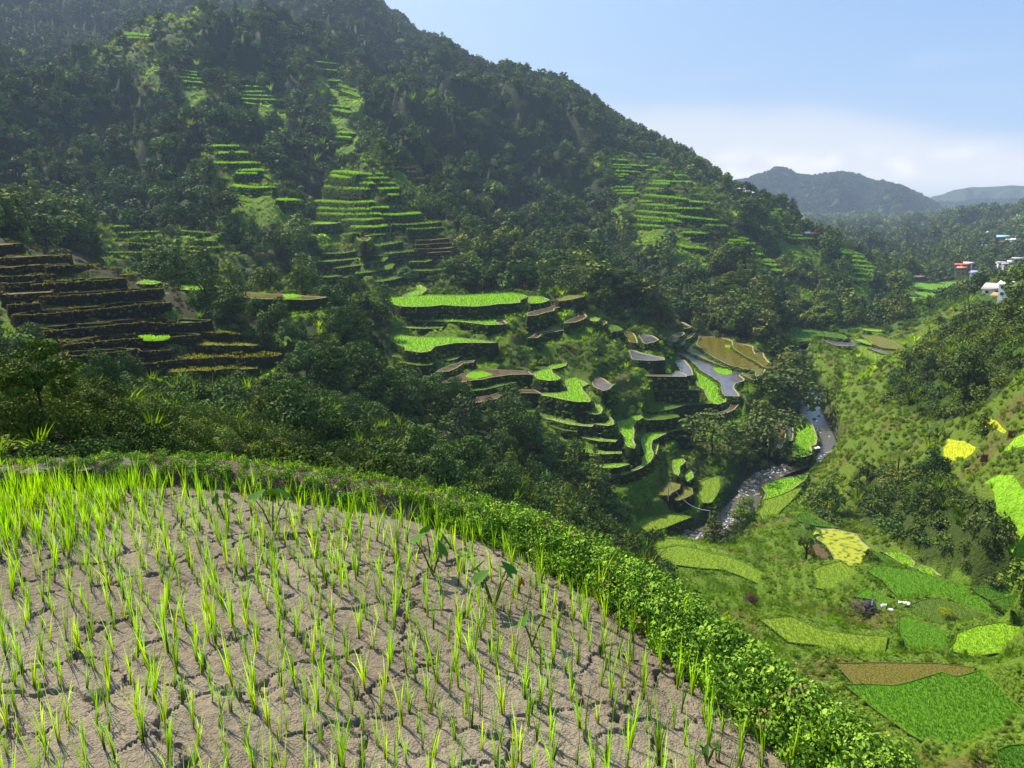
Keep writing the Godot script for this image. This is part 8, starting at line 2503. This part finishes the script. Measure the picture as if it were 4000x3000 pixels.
	ledge("grassy_terrace", "sixth grassy ledge, counted down, on the sunny shrubby slope", "lower left slope", "grass", 2, 3, [-119.1, -12.2, -313.1, -115.7, -12.3, -311.7, -112.4, -12.5, -310.2, -109, -12.6, -308.7])
	ledge("grassy_terrace", "seventh grassy ledge, counted down, on the sunny shrubby slope", "lower left slope", "grass", 2, 3, [-137.3, -12.7, -299.5, -135.5, -13, -300.8, -133.6, -13.3, -301.9, -131.7, -13.6, -302.8, -129.6, -13.9, -303.6, -127.5, -14.1, -304.1, -125.2, -14.2, -304.5, -122.9, -14.3, -304.7, -120.4, -14.4, -304.6, -118, -14.4, -304.4, -115.4, -14.5, -304, -112.8, -14.5, -303.4, -110.1, -14.5, -302.6, -107.3, -14.5, -301.6])
	ledge("grassy_terrace", "eighth grassy ledge, counted down, on the sunny shrubby slope", "lower left slope", "grass", 2, 3, [-129.7, -15, -295, -128, -15.2, -296.6, -126.1, -15.3, -297.8, -124.1, -15.4, -298.7, -121.9, -15.5, -299.3, -119.6, -15.5, -299.6, -117.2, -15.6, -299.5])
	ledge("grassy_terrace", "ninth grassy ledge, counted down, on the sunny shrubby slope", "lower left slope", "grass", 2, 3, [-133.3, -14.8, -278.3, -132.6, -15.1, -281.8, -131.7, -15.3, -284.9, -130.6, -15.4, -287.7, -129.3, -15.6, -290.1, -127.8, -15.7, -292.2, -126.1, -15.8, -294, -124.2, -15.9, -295.4])
func plot_zones():
	zone("lowfield", [23.6, -133.3, 33.1, -139.8, 33.6, -112.9, 51.9, -146.7, 48.7, -124.5, 48.3, -108, 49.1, -95, 49.6, -82, 45.2, -64.3, 27.8, -37.2, 13.8, -35.8, 14.9, -60.8])
	zone("shrubr", [63.2, -143.6, 65.7, -140.3, 65.8, -125, 59.6, -103.4, 54, -88.6, 54.6, -79.2, 46.1, -65.7, 49.2, -83.2, 50.8, -98.7, 54.3, -122.2])
	zone("shrubr", [100.4, -205.1, 154.8, -289.4, 164.3, -279.3, 149.1, -239.3, 76.3, -120.2, 72.1, -119.4, 72.9, -128.7, 75.5, -145.2, 81.7, -177.5, 94.2, -198.7])
	zone("slope", [92.5, -271.4, 121.1, -315.6, 161.2, -318.6, 170.1, -303.8, 155.4, -249.7, 67.3, -100.3, 44.7, -63.4, 49.8, -82.3, 48.2, -100.6, 50.6, -121.9, 58.8, -156.5, 74.3, -187.9, 82.6, -214])
	zone("slope", [29.2, -106.7, 45.3, -142.1, 60, -165.3, 59.4, -153.2, 47.7, -121.9, 34.9, -106.4])
	zone("terr", [-41.4, -271.8, 14.6, -276.9, 26.3, -269, 31.9, -251.7, 44.2, -265.5, 65.9, -294.4, 81.1, -266.3, 87, -259.6, 77.1, -228.6, 61.7, -198.8, 49.9, -171.7, 39.6, -145.8, 27.7, -137.9, 22.6, -138.2, 11.4, -143.8, 11.3, -155.9, 7, -163.5, -10.1, -164.1, -24.3, -164.7, -27.8, -158.5, -29.2, -200, -32.4, -211])
	zone("brown", [-108.6, -168.4, -132.9, -250, -116.6, -268.6, -78.8, -183.3, -64.6, -160.4, -57.2, -148.3, -49.5, -143.4, -42.8, -136.5, -48.4, -122.8, -57.2, -116.5, -67, -119, -79.4, -131.6, -89.9, -136.8])
	zone("spur", [-116.8, -515.4, -76, -457.5, -51.1, -412.4, -22.7, -387.8, -16.7, -310.2, -28.3, -243.7, -45.6, -181.7, -78.5, -323, -93.9, -382])
	zone("sunny", [-189.4, -387.9, -139.8, -325.3, -113.7, -312.3, -78.7, -301.9, -48.1, -187.7, -71, -202.3, -126.3, -264.3, -139, -262])
	zone("sunny", [-160, -450, -139.1, -469.7, -118.8, -464.7, -98.9, -355.8, -134.5, -393.2, -160.5, -437.1])
	zone("spurc", [80.2, -661.6, 125.7, -692.6, 138.2, -555.6, 128.3, -479.2, 126.6, -442.1, 108.4, -429.2, 69.9, -478.6, 73.2, -572.7])
	zone("spurc", [131.9, -482.6, 149.3, -449.5, 139.1, -354, 128.4, -346.3, 119.5, -399.9, 121, -449.7])
	zone("valley", [243.4, -520.9, 179.2, -300.2, 146.9, -263.4, 149.9, -298.2, 102.3, -233.4, 98.2, -274.6, 103.9, -307, 131.8, -345, 160.1, -331.1])
	zone("knoll", [-460.7, -1062.1, -425.2, -1185.6, -232.4, -661.3, -267.7, -625.8, -317.8, -648.3])
	zone("town", [387.9, -815.2, 618.7, -1103.2, 645.7, -1056.9, 198.7, -324.4, 296.9, -532.8])
func river_course() -> Array:
	return [[31.1, -56.8, -135.6, 6], [34, -56.8, -138.5, 6], [36.6, -56.7, -140.8, 7], [39.3, -56.6, -143.3, 7], [42, -56.4, -148, 6], [45.4, -56.2, -152.5, 7], [48.9, -56.1, -158.1, 7], [50.8, -56, -163.2, 7], [53.4, -55.9, -168, 6], [57.8, -55.8, -172, 6], [61.8, -55.7, -174.7, 5], [65.6, -55.5, -177.3, 5], [69.6, -55.3, -180.9, 6], [74.1, -55, -188.1, 8], [76.8, -54.8, -197, 8], [79.6, -54.6, -210.1, 8], [83.1, -54.4, -223.1, 7], [86.5, -54.2, -231.8, 6], [92.4, -54, -245.8, 6], [92.2, -53.8, -252.7, 6], [93.4, -53.6, -262.9, 5], [93.1, -53.4, -269.4, 5], [93.4, -53.2, -276.3, 5]]
func plot_seedlings():
	seedlings("island of bright green seedlings in the brown flooded terrace", -36.1, [-10.4, -179.6, -9.1, -184, -6.6, -185, -4.3, -181.4, -5.8, -179.2, -7.5, -177.3, -9.6, -178])
	seedlings("square of bright green seedlings in the purple grey pond", -46, [58.8, -236.8, 62.1, -238.8, 64.2, -238.4, 62.8, -230.2, 60.5, -227.9, 58.8, -230.8])
	seedlings("small seedling bed at the narrow upper end of the purple grey pond", -45.5, [50.2, -268.5, 53, -270.3, 53.1, -265.1, 50.6, -262.2, 49.4, -263])
	seedlings("tiny seedling strip beside the rim of the largest olive terrace", -44.9, [70.9, -270.7, 72.9, -270.1, 71.8, -265.4, 70, -266.4])
	seedlings("bright seedling strip glowing on the dark brown steps", -18.82, [-59, -128.8, -57.8, -129.2, -56.1, -128.7, -54.2, -129.2, -53.7, -127.5, -55.8, -126.3, -57.6, -126.7])
	seedlings("bright seedling bed on the saddle terrace right of the brown steps", -18, [-50.1, -180.5, -47.8, -180.5, -45.3, -177.9, -46.6, -174.1, -48.5, -175])
	seedlings("long bright seedling bed among the far valley paddies", -49.4, [129.2, -308, 132.8, -309.9, 134.6, -303.3, 131.6, -297.3, 130.2, -301.5])
	seedlings("small seedling bed in the long green paddy beside the river", -53.6, [67, -186.1, 68.7, -187.7, 70, -187.2, 68.3, -185.1])
	seedlings("thin dark seedling strip on the broad olive paddy", -50.1, [124.1, -283.4, 126.1, -281.9, 126.7, -278.6, 125.4, -277.5, 123.9, -280.3])
func plot_houses():
	house("small white house, first on the ridge line at the end of the mountain", Vector3(161.8, 15.4, -666.7), 4, 1, "white", "white")
	house("house with a shining white roof on the ridge line at the end of the mountain", Vector3(176, 13.4, -695.7), 4.9, 1, "silver", "white")
	house("grey house with a long flat roof below the ridge line houses", Vector3(162.4, 3.1, -587.6), 4, 1, "grey", "grey")
	house("low grey shed left of the flat roofed grey house", Vector3(161.7, 4.6, -597.3), 4, 1, "grey", "white")
	house("house with a pale lilac roof, lowest below the ridge line houses", Vector3(165.3, 2.1, -588.1), 4.2, 1, "lilac", "white")
	house("silver roofed hut beside red roofs on the wooded spur", Vector3(182.5, -19.1, -521.2), 4, 1, "silver", "brown")
	house("red roofed house, left of the pair on the wooded spur", Vector3(185.1, -19.7, -522.8), 4, 1, "red", "brown")
	house("red brown roofed house, right of the pair on the wooded spur", Vector3(193.2, -20.2, -534), 4, 1, "redbrown", "brown")
	house("grey roofed house in the trees right of the red roofed pair", Vector3(514, -52.9, -1324.4), 7.9, 1, "grey", "brown")
	house("small straw coloured hut at the lower end of the wooded spur", Vector3(463.2, -51.6, -1171.4), 4, 1, "straw", "brown")
	house("white hut among dark trees above the green steps", Vector3(401.2, -52.1, -943.2), 4, 1, "white", "white")
	house("two storey house with a pinkish red roof standing alone above the valley", Vector3(434.5, -53.9, -945.5), 6.5, 2, "pink", "white")
	house("small red roofed shed beside the lone pinkish roofed house", Vector3(435.7, -53.8, -935.1), 4, 1, "red", "grey")
	house("brown roofed house at the back edge of the far green fields", Vector3(274.1, -48.6, -556.3), 4.6, 1, "brown", "brown")
	house("blue roofed house at the foot of the far wooded slope", Vector3(341, -49.7, -670.7), 4, 1, "blue", "white")
	house("dull red roofed house left of the red town block", Vector3(312.4, -47.5, -599.2), 4, 1, "redbrown", "brown")
	house("orange town house in front of the red roofed town block", Vector3(304.9, -47.5, -561.6), 4, 2, "orange", "orange")
	house("red roofed town block above the orange town house", Vector3(311.4, -46.5, -577.1), 4, 2, "red", "grey")
	house("red roofed town house right of the red town block", Vector3(311.9, -45.9, -570.5), 4, 2, "red", "orange")
	house("silver roofed house at the top of the red town cluster", Vector3(318.7, -45.5, -579.6), 4, 2, "silver", "white")
	house("white house with a violet edged roof right of the orange house", Vector3(303, -47.8, -539.5), 5, 2, "violet", "white")
	house("long building with a pale green roof on the upper hillside", Vector3(595, -39.2, -1058.8), 18.1, 1, "green", "green")
	house("small silver roofed house left of the long green roof", Vector3(600.5, -40.3, -1085.9), 4.6, 1, "silver", "white")
	house("grey house right of the long green roof", Vector3(569.5, -38.7, -994.6), 7.1, 2, "grey", "grey")
	house("orange three storey house with a blue roof in the upper town", Vector3(514.9, -38, -876.1), 8.8, 3, "blue", "orange")
	house("red house below the orange three storey house", Vector3(479.8, -39.5, -823.2), 7.1, 2, "red", "redwall")
	house("white house right of the orange three storey house", Vector3(498.2, -37.9, -836.4), 4.8, 2, "grey", "white")
	house("grey house with a silver roof toward the right of the upper town", Vector3(485.6, -38.1, -805.6), 5.8, 2, "silver", "grey")
	house("pale blue roofed house at the right end of the upper town", Vector3(484.9, -37.7, -794.3), 4.6, 1, "blue", "white")
	house("pale blue roofed house alone below the upper town", Vector3(452.5, -41.6, -799.5), 4, 1, "blue", "white")
	house("orange house at the left end of the lower town", Vector3(370.6, -46.5, -634.5), 4.1, 2, "silver", "orange")
	house("tall white house beside the orange house in the lower town", Vector3(365.2, -47.1, -619.6), 4, 3, "grey", "white")
	house("grey three storey house in the middle of the lower town", Vector3(360.7, -47.5, -604.5), 4, 3, "grey", "grey")
	house("white three storey house in the middle of the lower town", Vector3(369.4, -47.4, -613.5), 4, 3, "silver", "white")
	house("grey four storey block, largest of the lower town", Vector3(361.1, -47.9, -593.7), 4.8, 4, "grey", "grey")
	house("grey house with a brown roof at the right end of the lower town", Vector3(364.6, -47.9, -593.3), 4.3, 3, "redbrown", "grey")
	house("long low building with a slanting grey roof below the lower town", Vector3(183, -28.7, -308.4), 7.8, 1, "grey", "white")
	house("orange roofed house below the long grey roof", Vector3(176.5, -28.8, -296.5), 4, 1, "orange", "white")
	house("white house at the corner below the long grey roof", Vector3(172.9, -28.5, -286.8), 4, 2, "silver", "white")
func plot_trees():
	tree("pine", "young pine with a leaning bare trunk above the foreground field on the left", Vector3(-10.1, -2.7, -17.1), 2.2)
	tree("conifer", "tall thin conifer, tallest of the trees in the dark gully", Vector3(-31.9, -25.4, -159.5), 9.4)
	tree("leafy", "dark leafy tree with a dense top left of the largest rice terrace", Vector3(-42.5, -24.5, -216.3), 9)
	tree("feathery", "feathery greyish tree beside the dark leafy tree", Vector3(-39.4, -21.9, -182.1), 6)
	tree("leafy", "pale leafed tree shining in the dark gully", Vector3(-38.9, -24.7, -141.9), 3.9)
	tree("round", "round pale tree crowning the right end of the middle hill", Vector3(19.2, -26.5, -257.8), 9.9)
	tree("leafy", "low leafy tree left of the round pale tree", Vector3(10, -26.1, -247.8), 6.4)
	tree("leafy", "dark leafy tree right of the round pale tree", Vector3(27.5, -28.9, -268), 9.5)
	tree("pine", "umbrella shaped pine on the skyline, left of the pair", Vector3(31, 119.2, -876.3), 11.8)
	tree("pine", "umbrella shaped pine on the skyline, right of the pair", Vector3(42.7, 114.8, -878.4), 12.7)
	tree("leafy", "round tree alone on the steep skyline", Vector3(-110.9, 195.2, -1118), 9)
	tree("leafy", "leafy tree at the left of the skyline clump", Vector3(-66.4, 159.7, -1008.1), 14.6)
	tree("leafy", "tallest leafy tree of the skyline clump", Vector3(-55.3, 158.5, -1020.8), 14.7)
	tree("leafy", "leafy tree at the right of the skyline clump", Vector3(-45.5, 152.1, -1000.4), 11.2)
	tree("pine", "tiny pointed tree on the bare skyline", Vector3(0, 120.1, -851.4), 3.8)
	tree("pine", "small upright pine throwing a shadow by the river", Vector3(37.3, -54.6, -131), 3.1)
	tree("leafy", "dark leafy tree with a pale trunk on the right slope", Vector3(75.2, -31.7, -133.1), 10.8)
	tree("leafy", "spreading tree near the far paddies on the right slope", Vector3(87.2, -35.4, -169), 6.7)
	tree("round", "big dark bushy tree overhanging the river bend", Vector3(58.3, -55, -179.3), 12.1)
	tree("round", "big dark bushy tree beside the river above the bend", Vector3(75.2, -54.1, -214.9), 13.9)
	tree("round", "olive green bushy tree below the flooded terraces", Vector3(43.8, -52.3, -172.8), 10.8)
	tree("feathery", "feathery grey green tree in front of the stacked terraces", Vector3(-8, -35.6, -122.6), 9)
	tree("feathery", "feathery pale shrubby tree at the foot of the S curved terrace", Vector3(16.7, -49.4, -136.9), 5.7)
	tree("conifer", "light green pointed tree on the flank right of the terraced spur", Vector3(-50.9, 22.4, -527), 14.4)
	tree("leafy", "leafy tree at the end of the lone ridge above the town", Vector3(185.9, -32.3, -482.5), 16.6)
	tree("leafy", "dark tree at the foot of the wooded spur beside the far green fields", Vector3(156.3, -47, -344.4), 12.1)
	tree("round", "bushy tree at the corner of the brownish olive flooded terrace", Vector3(84.9, -45, -280.9), 11.3)
	tree("leafy", "dark leafy tree on the right skyline", Vector3(122, -24.1, -200.3), 5.6)
	tree("banana", "banana plant with upright leaves on the sunny bank beside the bare soil strip", Vector3(38, -43.5, -99), 5.5)
	tree("banana", "clump of banana leaves left of the largest ripe yellow patch", Vector3(68.6, -36.4, -127.9), 4.3)
	tree("banana", "smaller banana clump beside the larger banana clump on the right slope", Vector3(69.1, -37.2, -131.2), 3.7)
	tree("banana", "banana plant right of the river rapids", Vector3(88.1, -52.7, -223.6), 6.6)
	tree("banana", "banana plant with silvery leaves near the right edge", Vector3(76.3, -23, -121.5), 4.3)
	tree("fern", "drooping tree fern in the middle of the right slope", Vector3(65.2, -42.1, -132.6), 4.4)
	tree("fern", "pale tree fern above the yellow pond thicket", Vector3(57.2, -39.3, -109.3), 3.7)
	tree("fern", "tree fern with flat bright fronds under the dark leafy tree", Vector3(75.1, -34.1, -136.9), 3.5)
	tree("fern", "tree fern below the brown steps on the left", Vector3(-67.6, -19.5, -118.3), 2.6)
	tree("fern", "small star shaped tree fern in the dark gully", Vector3(-42.5, -16.9, -82.6), 1.4)
	tree("fern", "tree fern on the bush mound right of the young pine", Vector3(-10.3, -3.4, -20.1), 0.4)
	tree("banana", "banana plant below the rim of the S curved terrace", Vector3(32.2, -50, -166.3), 3)
	tree("fern", "bright tree fern on top of the olive green bushy tree", Vector3(53.9, -50.4, -186.5), 2.9)
	tree("banana", "banana plant with shining leaves at the right end of the brown steps", Vector3(-39.7, -24.9, -141.2), 4.4)
	tree("banana", "dark banana clump behind the largest rice terrace", Vector3(-3.2, -27, -270.4), 5.4)
	tree("banana", "small banana plant on the lime bank above the yellow pond", Vector3(52.5, -47.3, -123.1), 2.7)
func marks() -> Dictionary:
	return {
		"shelter": Vector3(34.98, -37.1, -74.02),
		"sack_a": Vector3(39.06, -37, -75.35),
		"sack_b": Vector3(36.89, -37.1, -75.06),
		"can": Vector3(36.87, -37.1, -73.47),
		"sheet_a": Vector3(43.81, -54.2, -139.8),
		"sheet_b": Vector3(70.45, -54.6, -184.47),
		"bundle": Vector3(25.23, -39.23, -79.92),
		"yellow_bush": Vector3(42.13, -37, -73.1),
		"scare_a": Vector3(64.51, -27.94, -102.55),
		"scare_b": Vector3(61.54, -31.33, -102.93),
		"wire_a": Vector3(29.2, -51.6, -145.6), "wire_b": Vector3(35.9, -56.1, -140.7),
		"bridge_a": Vector3(88.5, -52.2, -262.9), "bridge_b": Vector3(93.5, -52.2, -265.1),
	}
func bund_line() -> PackedVector2Array:
	return PackedVector2Array([Vector2(-4.77, -6.38), Vector2(-4.32, -6.58), Vector2(-3.79, -6.69), Vector2(-3.23, -6.77), Vector2(-2.6, -6.69), Vector2(-2.11, -6.51), Vector2(-1.53, -6.33), Vector2(-0.93, -6.07), Vector2(-0.36, -5.71), Vector2(0.14, -5.22), Vector2(0.5, -4.75), Vector2(0.77, -4.24), Vector2(0.98, -3.78), Vector2(1.15, -3.4), Vector2(1.28, -3.1), Vector2(1.4, -2.76)])
func plot_ridges() -> void:
	ridge("mountain", 3200, 950, [0.1803, -15.4, 0.2145, 35.6, 0.2385, 65.6, 0.2614, 67.9, 0.2689, 73.2, 0.2839, 89.1, 0.2966, 103.9, 0.3033, 111.7, 0.3145, 101.6, 0.3246, 83.5, 0.3365, 83.2, 0.3479, 87.3, 0.3629, 91.2, 0.3741, 94.3, 0.3836, 86.1, 0.3981, 67.5, 0.4099, 62, 0.4286, 43.6, 0.4472, 19.4, 0.4638, -11.2, 0.4735, -41.7, 0.4938, -102, 0.5165, -146.9])
	ridge("far_plateau", 4700, 500, [0.4161, -85.9, 0.4425, -21.6, 0.4566, 9.8, 0.4693, 32, 0.4817, 53.9, 0.4986, 64.4, 0.5152, 68.7, 0.5436, 72.3, 0.6076, 60.4, 0.6849, 46.4])
	ridge("far_hill", 3900, 450, [0.4285, -59.9, 0.4527, -29.9, 0.4682, -17.3, 0.4875, -14, 0.5001, -6.8, 0.5168, -0.7, 0.5454, 1.3, 0.6091, 7.1, 0.6862, 3.2])
